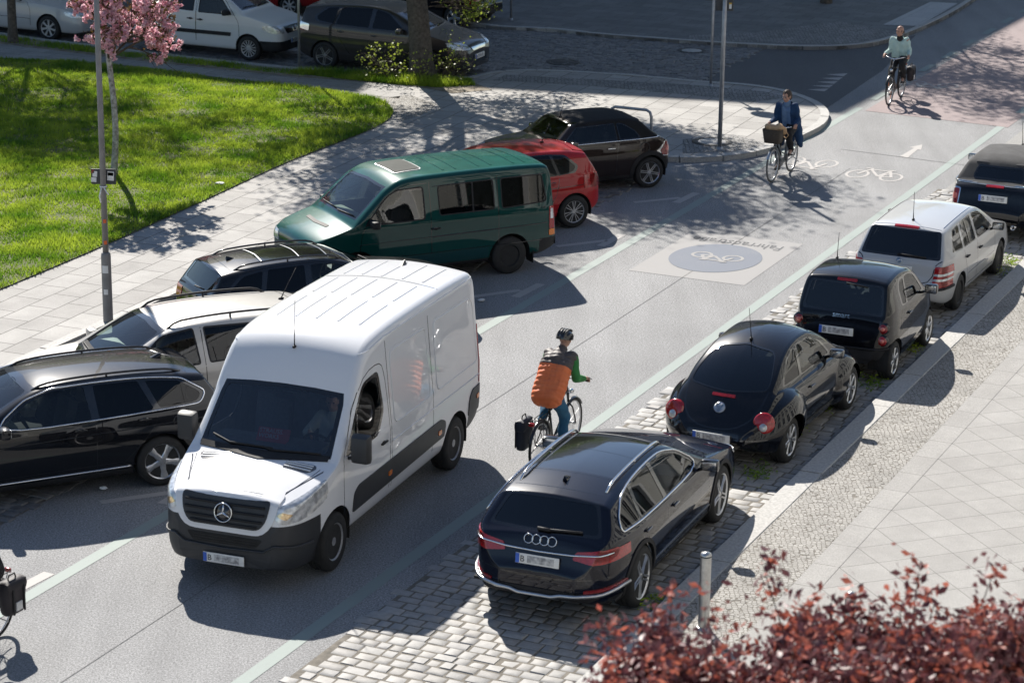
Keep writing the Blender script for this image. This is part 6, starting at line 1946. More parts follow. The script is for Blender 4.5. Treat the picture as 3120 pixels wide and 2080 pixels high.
# --- red hatchback
S = dict(L=3.97, W=1.682, H=1.462, wb=2.47, fo=.84, roof=.58, crown=.05, rt=.1, kb=.955, mid=.5, bulge=.965, tumble=1.1,
         top=[(0, .48), (.01, .64), (.06, .74), (.3, .86), (.9, .98), (1.1, 1.02, .06), (1.75, 1.38), (2.1, 1.45), (2.6, 1.462), (3.2, 1.44), (3.5, 1.40), (3.62, 1.375, .03), (3.64, 1.34, .02), (3.84, 1.02, .06), (3.87, .95, .03), (3.90, .72), (3.96, .60, .03), (3.97, .48)],
         belt=[(0, .56), (.4, .80), (1.1, .92), (2.5, .95), (3.3, .98), (3.7, .99), (3.88, .85), (3.97, .55)],
         w=[(0, .66), (.03, .77), (.12, .88), (.3, .95), (.6, .98), (3.2, 1), (3.5, .97), (3.72, .91), (3.88, .80), (3.97, .62)],
         zb=[(0, .25), (.3, .2), (3.4, .22), (3.8, .3), (3.97, .36)])


def po_extra(c, k):
    if k == 1:
        c.aerial(3.05, 0, .35, .45)
        c.panel('spoiler', 'z', 1, [(3.42, -.52, .05), (3.45, 0), (3.42, .52, .05), (3.63, .54, .03), (3.63, -.54, .03)], P_RED, .012)


pol = generic('hatchback_car', 'bright red hatchback between the green minibus and the brown convertible', S, P_RED, G_BAY,
              [[(1.42, .97), (1.9, 1.30, .1), (2.22, 1.35), (2.28, .985)], [(2.38, .985), (2.33, 1.355), (2.86, 1.345), (2.96, 1.0)], [(3.02, 1.01), (2.92, 1.34), (3.14, 1.31, .06), (3.36, 1.13, .05), (3.30, 1.05, .05)]],
              [(1.32, .955), (1.85, 1.32, .1), (2.22, 1.375), (2.86, 1.37), (3.18, 1.335, .06), (3.43, 1.13, .06), (3.34, 1.02, .05), (2.4, .965)],
              (1.0, 1.38, .60, .52), (1.03, 1.345, .58, .50), ('vee', HUBCAP, 7, .205), (.355, .305, .195), None, None,
              [[(1.2, .35), (1.2, .8), (1.32, .95)], [(2.33, .33), (2.34, .97)], [(2.76, .4), (2.95, .65), (3.0, 1.0)], [(2.1, .75), (3.7, .80)]],
              [(2.2, .83), (2.88, .86)], None, None, None, (1.5, .96), None, [(.72, .96, .50, .82, 3.66)], [(.62, .78, .5, .80)], 1.36, ((2.1, True), (2.9, 'bench')), clad=0, extra=po_extra)
pol.place_by(G(1745, 693), AZB + R(-1), -1, 'r', .08)

# --- silver saloon at the top left
S = dict(L=4.58, W=1.80, H=1.43, wb=2.715, fo=.96, roof=.56, crown=.05, rt=.1, kb=.95, mid=.5, bulge=.965, tumble=1.1,
         top=[(0, .48), (.01, .66), (.06, .74), (.3, .82), (1.0, .93), (1.45, .99, .06), (2.1, 1.32), (2.5, 1.42), (3.0, 1.43), (3.5, 1.36), (4.0, 1.04, .1), (4.4, .98, .05), (4.54, .90), (4.58, .5)],
         belt=[(0, .56), (.4, .78), (1.4, .90), (3.0, .94), (4.3, .93), (4.58, .6)],
         w=[(0, .62), (.03, .74), (.12, .86), (.3, .94), (.7, .98), (4.0, 1), (4.4, .95), (4.58, .8)],
         zb=[(0, .25), (.3, .2), (4.2, .22), (4.58, .38)])
vol = generic('saloon_car', 'silver saloon car partly hidden by the pink blossom at the top left', S, P_SILVER, G_CROSS,
              [[(1.75, .95), (2.15, 1.22, .1), (2.5, 1.31), (2.85, 1.31), (2.88, .96)], [(2.96, .96), (2.94, 1.31), (3.35, 1.27), (3.75, 1.0)]], None,
              (.96, 1.36, .62, .52), (1.0, 1.33, .60, .5), ('single', HUBCAP, 7, .22), (.365, .315, .20), None, None,
              [[(1.5, .35), (1.48, .75), (1.6, .93)], [(2.92, .33), (2.92, .95)], [(1.5, .52), (3.3, .54)]], [(2.78, .8)], None, None, None, (1.85, .95), None, None, [(.60, .76, .42, .86)], 1.65, ((2.5, True),), clad=0)
vol.place_by(G(152, 123), R(114), 1, 'f', .08)

# --- white small van in the cross street
S = dict(L=4.25, W=1.722, H=1.82, wb=2.566, fo=.86, roof=.66, crown=.05, rt=.12, kb=.975, mid=.5, bulge=.98, tumble=1.2,
         top=[(0, .52), (.01, .72), (.05, .86), (.2, .96), (.6, 1.08), (1.0, 1.16, .05), (1.72, 1.66), (2.0, 1.77), (2.5, 1.82), (3.5, 1.82), (4.0, 1.78), (4.13, 1.72, .05), (4.2, 1.1), (4.24, .7), (4.25, .5)],
         belt=[(0, .66), (.3, .88), (.95, 1.05), (4.0, 1.10), (4.2, .95), (4.25, .6)],
         w=[(0, .68), (.03, .79), (.12, .89), (.3, .95), (.6, .985), (3.8, 1), (4.1, .97), (4.25, .9)],
         zb=[(0, .28), (.3, .24), (3.9, .26), (4.25, .36)])


def db_extra(c, k):
    if k == 0: c.tint_where(1, lambda x, y, z, n: z < .52 and (x < .55 or x > 3.80), [((0, 0, .52), (0, 0, 1)), ((.55, 0, 0), (1, 0, 0)), ((3.8, 0, 0), (1, 0, 0))])
    else:
        c.panel('side_moulding', 'y', 0, [(1.35, .58, .02), (1.33, .67, .02), (2.98, .67, .02), (3.06, .62, .03), (2.98, .58, .02)], BLACK_PLASTIC, .018)
        c.xpanel('grille', -1, [(-.42, .69, .04), (.42, .69, .04), (.50, .86, .06), (-.50, .86, .06)], GLOSS_BLACK, .008)
        emblem(c, 'x', -1, 0, .775, .06, [([(0, .7), (0, -.7)], .15), ([(-.5, .4), (.5, .4)], .1)], CHROME, STEEL_B, out=.014)


dob = generic('small_van', 'white small van with black side strip behind the cherry blossom', S, P_WHITE2, G_CROSS,
              [[(1.32, 1.10, .04), (1.62, 1.45, .1), (1.85, 1.60, .08), (2.22, 1.64), (2.25, 1.10)], [(2.40, 1.12), (2.38, 1.64), (2.98, 1.64), (3.0, 1.14)], [(3.12, 1.15), (3.1, 1.64), (3.8, 1.60), (3.9, 1.2)]], None,
              (1.18, 1.70, .70, .60), (1.2, 1.65, .68, .6), ('single', HUBCAP, 14, .21), (.365, .31, .19), None, None,
              [[(1.12, .4), (1.1, .9), (1.25, 1.1), (1.7, 1.66), (2.3, 1.72), (2.33, .4)], [(2.33, .4), (2.33, 1.7)], [(3.05, .5), (3.06, 1.1), (3.05, 1.68)]],
              [(2.2, .92), (2.48, .93)], BLACK_PLASTIC, None, None, (1.42, 1.12), BLACK_PLASTIC, [(.7, 1.1, .66, .84, 4.05)], [(.70, .90, .52, .84)], 1.2, ((1.95, True), (2.8, 'bench')), clad=0, plate_z=(-1, .50), extra=db_extra, cat='van')
dob.place_by(G(761, 186), R(113.9), 1, 'f', .08)

# --- grey people carrier behind the trunk
S = dict(L=4.46, W=1.79, H=1.62, wb=2.78, fo=.90, roof=.62, crown=.05, rt=.1, kb=.955, mid=.5, bulge=.97, tumble=1.1,
         top=[(0, .5), (.01, .68), (.06, .80), (.3, .92), (.8, 1.03), (1.05, 1.09, .06), (1.9, 1.52), (2.3, 1.60), (2.8, 1.62), (3.6, 1.59), (4.1, 1.52), (4.25, 1.49, .03), (4.27, 1.45, .02), (4.38, 1.1, .06), (4.41, 1.0, .03), (4.43, .75), (4.455, .62, .03), (4.46, .5)],
         belt=[(0, .6), (.4, .86), (1.1, 1.0), (3.0, 1.05), (4.2, 1.10), (4.4, .95), (4.46, .6)],
         w=[(0, .66), (.03, .77), (.12, .88), (.3, .95), (.6, .98), (3.7, 1), (4.1, .97), (4.35, .93), (4.46, .83)],
         zb=[(0, .25), (.3, .2), (4.0, .22), (4.3, .3), (4.46, .38)])


def vs_extra(c, k):
    if k == 1:
        c.xpanel('grille', -1, [(-.34, .66, .03), (.34, .66, .03), (.42, .74, .03), (-.42, .74, .03)], CHROME, .012)
        c.xpanel('grille', -1, [(-.42, .36, .05), (.42, .36, .05), (.36, .56, .05), (-.36, .56, .05)], GLOSS_BLACK, .006)
        c.panel('tail_light', 'y', 0, [(4.10, .90, .03), (4.08, 1.06, .03), (4.34, 1.10, .03), (4.37, .95, .03)], CHROME, .022)


ver = generic('people_carrier', 'dark grey people carrier behind the thick tree trunk', S, P_GREY, G_CROSS,
              [[(1.55, 1.06), (2.05, 1.44, .1), (2.36, 1.50), (2.42, 1.075)], [(2.52, 1.08), (2.47, 1.51), (3.26, 1.495), (3.38, 1.11)], [(3.46, 1.12), (3.36, 1.485), (3.62, 1.465, .06), (3.92, 1.25, .06), (3.85, 1.16, .05)]],
              [(1.45, 1.04), (2.0, 1.46, .1), (2.4, 1.525), (3.3, 1.515), (3.68, 1.485, .06), (4.0, 1.25, .06), (3.9, 1.13, .05), (2.5, 1.06)],
              (1.08, 1.53, .66, .56), (1.1, 1.46, .64, .54), ('double', ALLOY_D, 5, .235), (.375, .33, .215), None, None,
              [[(1.3, .38), (1.28, .85), (1.45, 1.04)], [(2.47, .35), (2.47, 1.06)], [(3.0, .42), (3.3, .8), (3.42, 1.1)], [(1.5, .85), (3.9, .92)]],
              [(2.36, .90), (3.25, .94)], None, None, None, (1.65, 1.04), None, [(.9, 1.05, .5, .86, 4.2)], [(.70, .88, .46, .86)], 1.4, ((2.25, True), (3.1, 'bench')), DASH_L, clad=0, plate_z=(-1, .50), extra=vs_extra, fglass=GLASS_D)
ver.place_by(G(992, 210), R(112.5), 1, 'r', .08)

# --- far row: red hatchback and black hatchback facing away
S = dict(L=4.05, W=1.70, H=1.45, wb=2.55, fo=.84, roof=.58, crown=.05, rt=.1, kb=.955, mid=.5, bulge=.965, tumble=1.1,
         top=[(0, .48), (.01, .64), (.06, .74), (.3, .86), (.9, .98), (1.1, 1.02, .06), (1.75, 1.38), (2.1, 1.44), (2.6, 1.45), (3.2, 1.43), (3.6, 1.39), (3.72, 1.36, .03), (3.74, 1.33, .02), (3.92, 1.02, .06), (3.95, .95, .03), (3.98, .72), (4.04, .60, .03), (4.05, .48)],
         belt=[(0, .56), (.4, .80), (1.1, .92), (2.5, .95), (3.4, .98), (3.8, .99), (3.96, .85), (4.05, .55)],
         w=[(0, .66), (.03, .77), (.12, .88), (.3, .95), (.6, .98), (3.2, 1), (3.6, .97), (3.85, .93), (4.05, .80)],
         zb=[(0, .25), (.3, .2), (3.4, .22), (3.8, .3), (4.05, .36)])
W3 = [[(1.42, .97), (1.9, 1.30, .1), (2.22, 1.34), (2.28, .985)], [(2.38, .985), (2.33, 1.345), (2.95, 1.335), (3.08, 1.0)]]
far1 = generic('hatchback_car', 'deep red car in the far row behind the white small van', S, P_DRED, G_CROSS, W3, None, (1.0, 1.37, .6, .52), (1.03, 1.33, .58, .5), ('single', HUBCAP, 7, .20), (.355, .305, .195),
               seams=[[(1.2, .35), (1.2, .8), (1.32, .95)], [(2.33, .33), (2.34, .97)]], handles=[(2.2, .83)], mirror=(1.5, .96), tail=[(.72, .96, .50, .82, 3.76)], head=[(.62, .78, .5, .8)], dash=1.36, clad=0)
far1.place_by(G(884, 52), R(-66), -1, 'r', .08)
far2 = generic('hatchback_car', 'black hatchback with red tail lamp seen from behind in the far row', S, P_BLACK, G_CROSS, W3, None, (1.0, 1.37, .6, .52), (1.03, 1.33, .58, .5), ('single', ALLOY, 5, .20), (.355, .305, .195),
               seams=[[(1.2, .35), (1.2, .8), (1.32, .95)], [(2.33, .33), (2.34, .97)]], handles=[(2.2, .83)], mirror=(1.5, .96), tail=[(.66, 1.0, .46, .82, 3.70)], head=[(.62, .78, .5, .8)], dash=1.36, clad=.45, plate_z=(1, .68))
far2.place_by(G(1385, 88), R(-62), -1, 'r', .08)
# ------------------------------------------------------------------ people and bicycles
SKIN = mat('skin', (0.42, 0.235, 0.17), 0.55, var=0.12, scale=18)
def V(*a): return Vector(a)


def blob(name, parts, mats, parent, vox=0.012, smooth=5, post=None, sm=60):
    """one continuous skin over tapered capsules ('c', p0, r0, p1, r1) and ellipsoids ('e', c, radii, matrix)"""
    bm = bmesh.new()
    for q in parts:
        t = bmesh.new()
        if q[0] == 'c':
            for p, r in ((q[1], q[2]), (q[3], q[4])): bmesh.ops.create_icosphere(t, subdivisions=2, radius=r, matrix=Matrix.Translation(p))
            res = bmesh.ops.convex_hull(t, input=t.verts)
            bmesh.ops.delete(t, geom=[g for g in res['geom_interior'] if isinstance(g, bmesh.types.BMVert)], context='VERTS')
        else:
            M = Matrix.Translation(q[1]) @ (q[3].to_4x4() if len(q) > 3 else Matrix.Identity(4)) @ Matrix.Diagonal((*q[2], 1))
            bmesh.ops.create_icosphere(t, subdivisions=3, radius=1, matrix=M)
        me = bpy.data.meshes.new('t'); t.to_mesh(me); t.free(); bm.from_mesh(me); bpy.data.meshes.remove(me)
    me = bpy.data.meshes.new(name + '_raw'); bm.to_mesh(me); bm.free()
    o = bpy.data.objects.new(name + '_raw', me); COL.objects.link(o)
    m = o.modifiers.new('r', 'REMESH'); m.mode = 'VOXEL'; m.voxel_size = vox
    s = o.modifiers.new('s', 'SMOOTH'); s.factor = 0.5; s.iterations = smooth
    m2 = bpy.data.meshes.new_from_object(o.evaluated_get(bpy.context.evaluated_depsgraph_get()))
    bpy.data.objects.remove(o); bpy.data.meshes.remove(me)
    bm = bmesh.new(); bm.from_mesh(m2); bpy.data.meshes.remove(m2)
    bm.normal_update()
    if post: post(bm)
    return mk(name, bm, mats, parent, sm)


def ik(a, b, l1, l2, pole):
    d = b - a
    L = min(d.length, (l1 + l2) * .998)
    k = (l1 * l1 - l2 * l2 + L * L) / (2 * L)
    h = math.sqrt(max(0, l1 * l1 - k * k))
    u = d.normalized(); p = pole - u * pole.dot(u)
    return a + u * k + p.normalized() * h


def hand(parts, H, wrist, s, bar=V(0, 1, 0)):
    """palm, four fingers of different length curled round a bar, and a thumb closing from the side"""
    d = (H - wrist).normalized(); up = V(0, 0, 1)
    k = H - d * .012 + up * .024
    parts += [('c', wrist, .027, k - bar * .018, .019), ('c', wrist, .027, k + bar * .018, .019)]
    for i, ln in enumerate((.92, 1.05, 1.0, .8)):
        y = bar * ((i - 1.5) * .0205 * s)
        a, b, c, e = k + y, H + y + d * .034 * ln + up * .012, H + y + d * .030 * ln - up * .020, H + y - d * .002 - up * .028 * ln
        parts += [('c', a, .0105, b, .0095), ('c', b, .0095, c, .009), ('c', c, .009, e, .008)]
    t0 = wrist.lerp(k, .55) - bar * .03 * s; t1 = H - bar * .046 * s - up * .006; t2 = H - bar * .036 * s + d * .022 - up * .022
    parts += [('c', t0, .0125, t1, .011), ('c', t1, .011, t2, .009)]


def person(label, M, J, o):
    """J: joints in the rider's own frame (x forward, y left, z up); o: clothes and colours"""
    root = empty('person', (0, 0, 0), 0, label, 'person')
    root.matrix_world = M
    P, C, N, Hd = J['pelvis'], J['chest'], J['neck'], J['head']
    yaw = J.get('yaw', 0)
    RH = Matrix.Rotation(yaw, 3, 'Z') @ Matrix.Rotation(J.get('nod', 0), 3, 'Y')
    hp = lambda x, y, z: Hd + RH @ V(x, y, z)
    B = []
    w = o.get('w', 1.0)
    for s in (1, -1):
        B += [('c', P + V(0, s * .085, 0), .10 * w, C + V(-.01, s * .085 * w, 0), .105 * w), ('c', C + V(0, s * .06, .04), .095, J['sh'][s], .055)]
        e, h = J['el'][s], J['ha'][s]
        wr = h - (h - e).normalized() * .075 + V(0, 0, .012)
        B += [('c', J['sh'][s], .056, e, .043), ('c', e, .043, wr, .029)]
        hand(B, h, wr, s, J.get('bar', {}).get(s, V(0, 1, 0)))
        if 'kn' in J: B += [('c', P + V(0, s * .09, -.02), .088, J['kn'][s], .058), ('c', J['kn'][s], .058, J['an'][s], .036), ('c', J['an'][s], .036, J['an'][s] + J['toe'][s] * .15 + V(0, 0, -.05), .03)]
    B += [('c', C + V(-.01, 0, .1), .075, N, .055), ('c', N, .054, hp(-.015, 0, -.05), .052)]
    B += [('e', hp(-.012, 0, .02), (.094, .074, .103), RH), ('e', hp(.018, 0, -.045), (.068, .058, .068), RH), ('c', hp(.055, 0, -.085), .022, hp(.04, 0, -.075), .03),
          ('c', hp(.082, 0, .015), .010, hp(.102, 0, -.022), .014), ('c', hp(.080, -.028, .032), .012, hp(.080, .028, .032), .012), ('c', hp(.083, -.016, -.055), .008, hp(.083, .016, -.055), .008)]
    for s in (1, -1): B += [('e', hp(-.005, s * .076, -.005), (.02, .011, .032), RH), ('c', hp(.056, s * .038, -.018), .018, hp(.05, s * .045, -.03), .02)]
    mk_ = blob('body', B, o.get('skin', SKIN), root, .0075, 3)
    eb = bmesh.new()
    for s in (1, -1): ball(eb, hp(.0775, s * .030, .016), (.009, .013, .009), 2)
    mk('eyes', eb, mat('dark eyes', (.02, .015, .012), .2, var=.1), root)
    # trousers and shoes
    if 'kn' in J:
        T = []
        for s in (1, -1):
            k, a = J['kn'][s], J['an'][s]
            T += [('c', P + V(.02, s * .08, .03), .100 * w, P + V(0, s * .09, -.03), .115 * w), ('c', P + V(0, s * .09, -.02), .108, k, .078), ('c', k, .078, a + (k - a) * .02, o.get('hem', .062))]
            S_ = [('c', a + V(0, 0, .02), .045, a + V(0, 0, -.03), .043), ('c', a + V(0, 0, -.045) - J['toe'][s] * .05, .037, a + V(0, 0, -.06) + J['toe'][s] * .17, .032)]
            blob('shoe', S_, o['shoe'], root, .008, 3)
        blob('trousers', T, o['trousers'], root, .013, 4, o.get('tpost'))
    # upper garment
    U = []
    g = o.get('thick', .022)
    for s in (1, -1):
        e, h = J['el'][s], J['ha'][s]
        wr = h - (h - e).normalized() * .085 + V(0, 0, .012)
        U += [('c', J['sh'][s], .050 + g, e, .043 + g * .8), ('c', e, .042 + g * .8, wr, .034 + g * .4)]
    A = []
    for s in (1, -1): A += [('c', P + V(o.get('hemx', 0), s * .088, o.get('hemz', -.02)), (.10 + g) * w, C + V(-.01, s * .088 * w, 0), (.108 + g) * w), ('c', C + V(0, s * .06, .03), .098 + g, J['sh'][s], .046 + g)]
    A += [('c', C + V(-.01, 0, .08), .085 + g, N + V(-.005, 0, -.01), .058 + g * .5)]
    o['cloth'](root, A, U, J, hp)
    return root, hp, RH


def wrinkle(bm, amp, f, ax=V(0, 0, 1)):
    for v in bm.verts:
        c = v.co
        v.co = c + v.normal * amp * (math.sin(c.z * f + 2.1 * math.sin(c.y * 14)) * .6 + math.sin(c.x * f * .8 + c.y * f * 1.1) * .4)


# --- bicycle
B_BLACK = mat('black bicycle paint', (.012, .012, .013), .3, coat=.6, var=.2)
B_GREY = mat('grey bicycle paint', (.16, .19, .21), .35, .2, coat=.5, var=.1)
SPOKE = mat('steel spokes', (.55, .55, .56), .3, .9, var=.1)
PEDR = mat('black pedal rubber', (.02, .02, .02), .7, var=.2)


def bicycle(label, loc, az, o, group='bicycles being ridden on the street'):
    """x forward; rear axle at -.53, front axle at +.55"""
    f = Vector((math.sin(az), math.cos(az), 0))
    root = empty('bicycle', loc, math.atan2(f.y, f.x), label, 'bicycle', group)
    fm = o.get('frame', B_BLACK)
    RW = .345
    ax = {'r': V(-.53, 0, RW), 'f': V(.55, 0, RW)}
    for k, c in ax.items():
        hb = bmesh.new(); lathe(hb, [(.0, -.05), (.022, -.05), (.016, -.02), (.016, .02), (.022, .05), (0, .05)], c, 'y', 12)
        for i in range(14):
            a = 2 * math.pi * i / 14
            for s in (1, -1): tube(hb, [c + V(.02 * math.cos(a + s * .9), s * .03, .02 * math.sin(a + s * .9)), c + V((RW - .03) * math.cos(a), 0, (RW - .03) * math.sin(a))], .0017, 3, cap=False)
        w_ = mk('wheel', hb, SPOKE, root, 50)
        t = bmesh.new(); n = 48
        tube(t, [c + V((RW - .019) * math.cos(2 * math.pi * i / n), 0, (RW - .019) * math.sin(2 * math.pi * i / n)) for i in range(n)], .019, 8, True)
        mk('tyre', t, o.get('tyre', RUBBER), w_, 60)
        t = bmesh.new(); tube(t, [c + V((RW - .046) * math.cos(2 * math.pi * i / n), 0, (RW - .046) * math.sin(2 * math.pi * i / n)) for i in range(n)], .011, 6, True)
        mk('rim', t, ALLOY, w_, 60)
        g = bmesh.new()
        a0, a1 = (.25, 2.75) if k == 'r' else (.5, 2.7)
        for i in range(2):
            pass
        prev = None
        for i in range(22):
            a = a0 + (a1 - a0) * i / 21
            row = [g.verts.new(c + V((RW + .018 - .012 * (abs(y) / .028) ** 2) * math.cos(a), y, (RW + .018 - .012 * (abs(y) / .028) ** 2) * math.sin(a))) for y in (-.028, -.014, 0, .014, .028)]
            if prev:
                for j in range(4): g.faces.new((prev[j], prev[j + 1], row[j + 1], row[j]))
            prev = row
        mk('mudguard', g, o.get('guard', B_BLACK), root, 60)
    bb, st, sd, ht, hb = V(-.09, 0, .28), V(-.22, 0, .74), V(-.27, 0, .90), V(.37, 0, .88), V(.42, 0, .68)
    fb = bmesh.new()
    low = o.get('low', False)
    tube(fb, [bb, st, sd], .017, 8)
    tube(fb, [hb, bb] if not low else [hb, V(.12, 0, .40), bb], .021, 8)
    tube(fb, [ht - V(0, 0, .04), st] if not low else [ht - V(0, 0, .06), V(.1, 0, .52), bb + V(-.05, 0, .15)], .016, 8)
    tube(fb, [hb, ht], .02, 8)
    for s in (1, -1):
        tube(fb, [bb + V(0, s * .03, 0), ax['r'] + V(0, s * .06, 0)], .010, 6)
        tube(fb, [st + V(0, s * .01, 0), ax['r'] + V(0, s * .06, 0)], .009, 6)
    mk('frame', fb, fm, root, 60)
    fk = bmesh.new()
    tube(fk, [ht + V(-.03, 0, .1), hb, hb + V(.02, 0, -.04)], .015, 8)
    for s in (1, -1): tube(fk, [hb + V(.015, 0, -.02), hb + V(.03, s * .05, -.08), ax['f'] + V(-.02, s * .055, .08), ax['f'] + V(0, s * .055, 0)], .012, 6)
    mk('fork', fk, fm, root, 60)
    g = o.get('grip', V(.14, .29, 1.05)); hs = V(.32, 0, 1.02)
    hbm = bmesh.new()
    tube(hbm, [ht + V(-.02, 0, .05), hs], .014, 8)
    tube(hbm, [V(g.x - .05, s_ * g.y, g.z) if abs(s_) == 1 else V(max(.26, g.x - .03) if abs(s_) > .4 else max(.32, g.x), s_ * g.y, g.z + (.01 if abs(s_) > .4 else -.02)) for s_ in (-1, -.6, -.2, .2, .6, 1)], .012, 8)
    mk('handlebar', hbm, o.get('barm', CHROME), root, 60)
    for s in (1, -1):
        q = bmesh.new(); d_ = (V(g.x - .05, s * g.y, g.z) - V(max(.26, g.x - .03), s * .6 * g.y, g.z + .01)).normalized()
        tube(q, [V(g.x - .06, s * (g.y + .005), g.z), V(g.x - .06, s * (g.y + .005), g.z) - d_ * .13], .017, 8)
        tube(q, [V(g.x + .08, s * g.y * .75, g.z + .005), V(g.x + .14, s * g.y * .8, g.z - .02), V(g.x + .08, s * g.y * 1.05, g.z - .02)], .006, 6)
        mk('grip', q, PEDR, root, 50)
    sb = bmesh.new()
    box(sb, sd + V(-.07, 0, .02), (.17, .17, .06), None, .028); box(sb, sd + V(.07, 0, .025), (.18, .06, .045), None, .02)
    mk('saddle', sb, BLACK_PLASTIC, root, 60)
    cr = bmesh.new()
    lathe(cr, [(.0, -.05), (.09, -.05), (.095, -.045), (.09, -.04), (0, -.04)], bb, 'y', 24)
    ca = o.get('crank', 1.2)
    pd = {}
    for s in (1, -1):
        a = ca + (0 if s == -1 else math.pi)
        e = bb + V(.17 * math.cos(a), s * .09, .17 * math.sin(a))
        tube(cr, [bb + V(0, s * .06, 0), e], .012, 6)
        pd[s] = e + V(0, s * .05, 0)
    mk('crankset', cr, STEEL, root, 50)
    for s in (1, -1):
        q = bmesh.new(); box(q, pd[s], (.09, .09, .025), None, .006); mk('pedal', q, PEDR, root, 40)
    ch = bmesh.new()
    tube(ch, [bb + V(.07, -.045, .05), ax['r'] + V(0, -.045, .03)], .008, 5); tube(ch, [bb + V(.07, -.045, -.06), ax['r'] + V(0, -.045, -.03)], .008, 5)
    mk('chain', ch, STEEL_B, root, 40)
    rk = bmesh.new()
    for y in (-.06, 0, .06): tube(rk, [V(-.30, y, .73), V(-.78, y, .73)], .006, 5)
    for s in (1, -1): tube(rk, [ax['r'] + V(0, s * .065, .0), V(-.56, s * .06, .73)], .006, 5); tube(rk, [ax['r'] + V(0, s * .065, 0), V(-.72, s * .06, .73)], .005, 5)
    mk('rack', rk, B_BLACK, root, 40)
    q = bmesh.new(); lathe(q, [(.0, -.03), (.02, -.03), (.038, .02), (.034, .03), (0, .033)], V(.50, 0, .80), 'x', 14); tube(q, [V(.46, 0, .80), V(.42, 0, .76)], .008, 5); mk('front_lamp', q, CHROME, root, 40)
    q = bmesh.new(); box(q, V(-.80, 0, .72), (.03, .08, .05), None, .01); mk('rear_lamp', q, REDLAMP, root, 40)
    if o.get('reflect'):
        for z in (.16, -.16):
            q = bmesh.new(); box(q, ax['f'] + V(z * .7, 0, z), (.03, .012, .08), None, .004); mk('wheel_reflector', q, AMBER, root, 40)
    ks = bmesh.new(); tube(ks, [V(-.42, .06, .34), V(-.62, .12, .20)], .008, 5); mk('kickstand', ks, STEEL, root, 40)
    return root, pd


def ride(J0, pd, hipx, lean, gx=V(.14, .29, 1.05), headz=.0):
    """joints for somebody sitting on the saddle with hands on the grips and feet on the pedals"""
    P = V(hipx, 0, .985)
    C = P + V(lean * .62, 0, .30)
    N = P + V(lean * 1.02, 0, .485)
    J = dict(pelvis=P, chest=C, neck=N, head=N + V(lean * .18 + .02, 0, .125), sh={}, el={}, ha={}, kn={}, an={}, toe={}, bar={})
    for s in (1, -1):
        J['sh'][s] = P + V(lean * .92, s * .172, .415)
        J['ha'][s] = V(gx.x - .02, s * (gx.y - .01), gx.z + .0)
        J['bar'][s] = (V(gx.x - .05, s * gx.y, gx.z) - V(max(.26, gx.x - .03), s * .6 * gx.y, gx.z + .01)).normalized() * s
        wr = J['ha'][s] + V(-.05, 0, .02)
        J['el'][s] = ik(J['sh'][s], wr, .285, .255, V(-.1, s * .22, -1))
        J['an'][s] = pd[s] + V(-.06, -s * .01, .10)
        J['toe'][s] = V(.97, s * .08, -.1).normalized()
        J['kn'][s] = ik(P + V(0, s * .09, -.02), J['an'][s], .43, .43, V(1, s * .12, .3))
    return J


def seg_mat(lo, hi, n): pass


M_DENIM = mat('blue trousers', (.02, .10, .19), .85, scale=9, col2=(.032, .14, .25), bump=.3, bscale=30)
M_BLKCLOTH = mat('black trousers', (.012, .012, .014), .9, var=.3, scale=10, bump=.2, bscale=40)
M_SHOE = mat('black leather shoe', (.018, .017, .017), .5, var=.3)
M_ORANGE = mat('orange quilted nylon', (.72, .16, .05), .6, scale=6, col2=(.80, .21, .07), bump=.25, bscale=40)
M_YOKE = mat('grey brown quilted nylon', (.085, .07, .066), .6, var=.15, scale=6, bump=.25, bscale=40)
M_GRSLV = mat('green fleece', (.035, .19, .05), .9, scale=8, col2=(.05, .25, .07), bump=.3, bscale=70)
M_COAT = mat('dark blue coat cloth', (.012, .045, .115), .9, var=.25, scale=6, bump=.25, bscale=60)
M_SWEAT = mat('light blue knit', (.13, .22, .37), .95, var=.12, scale=12, bump=.4, bscale=90)
M_MINT = mat('pale mint knit', (.43, .58, .55), .95, var=.08, scale=10, bump=.4, bscale=80)
M_COLLAR = mat('black shirt', (.015, .015, .017), .8, var=.2)
M_HAIR = mat('brown hair', (.045, .028, .018), .6, var=.5, scale=60, bump=.4, bscale=120)
M_HELMET = mat('black helmet shell', (.014, .014, .015), .25, coat=.8, var=.2)
M_NAVYBAG = mat('navy pannier cloth', (.008, .013, .028), .6, var=.3, scale=8, bump=.25, bscale=50)
M_BLKBAG = mat('dark plum pannier cloth', (.022, .018, .022), .65, var=.3, scale=8, bump=.25, bscale=50)
M_REFL = mat('reflective patch', (.6, .6, .6), .4, var=.1)
M_WICK = mat('dark wicker', (.035, .028, .02), .8, scale=60, col2=(.10, .08, .06), bump=.8, bscale=80)
M_TAN = mat('tan leather', (.42, .25, .12), .6, scale=10, col2=(.55, .36, .2), bump=.4, bscale=25)
M_OLIVE = mat('olive grey shirt', (.42, .43, .38), .9, var=.15, scale=9, bump=.2, bscale=50)


def bike_frame(root): return root.matrix_basis.copy()


def place_bike(rear, az): return rear + Vector((math.sin(az), math.cos(az), 0)) * .53


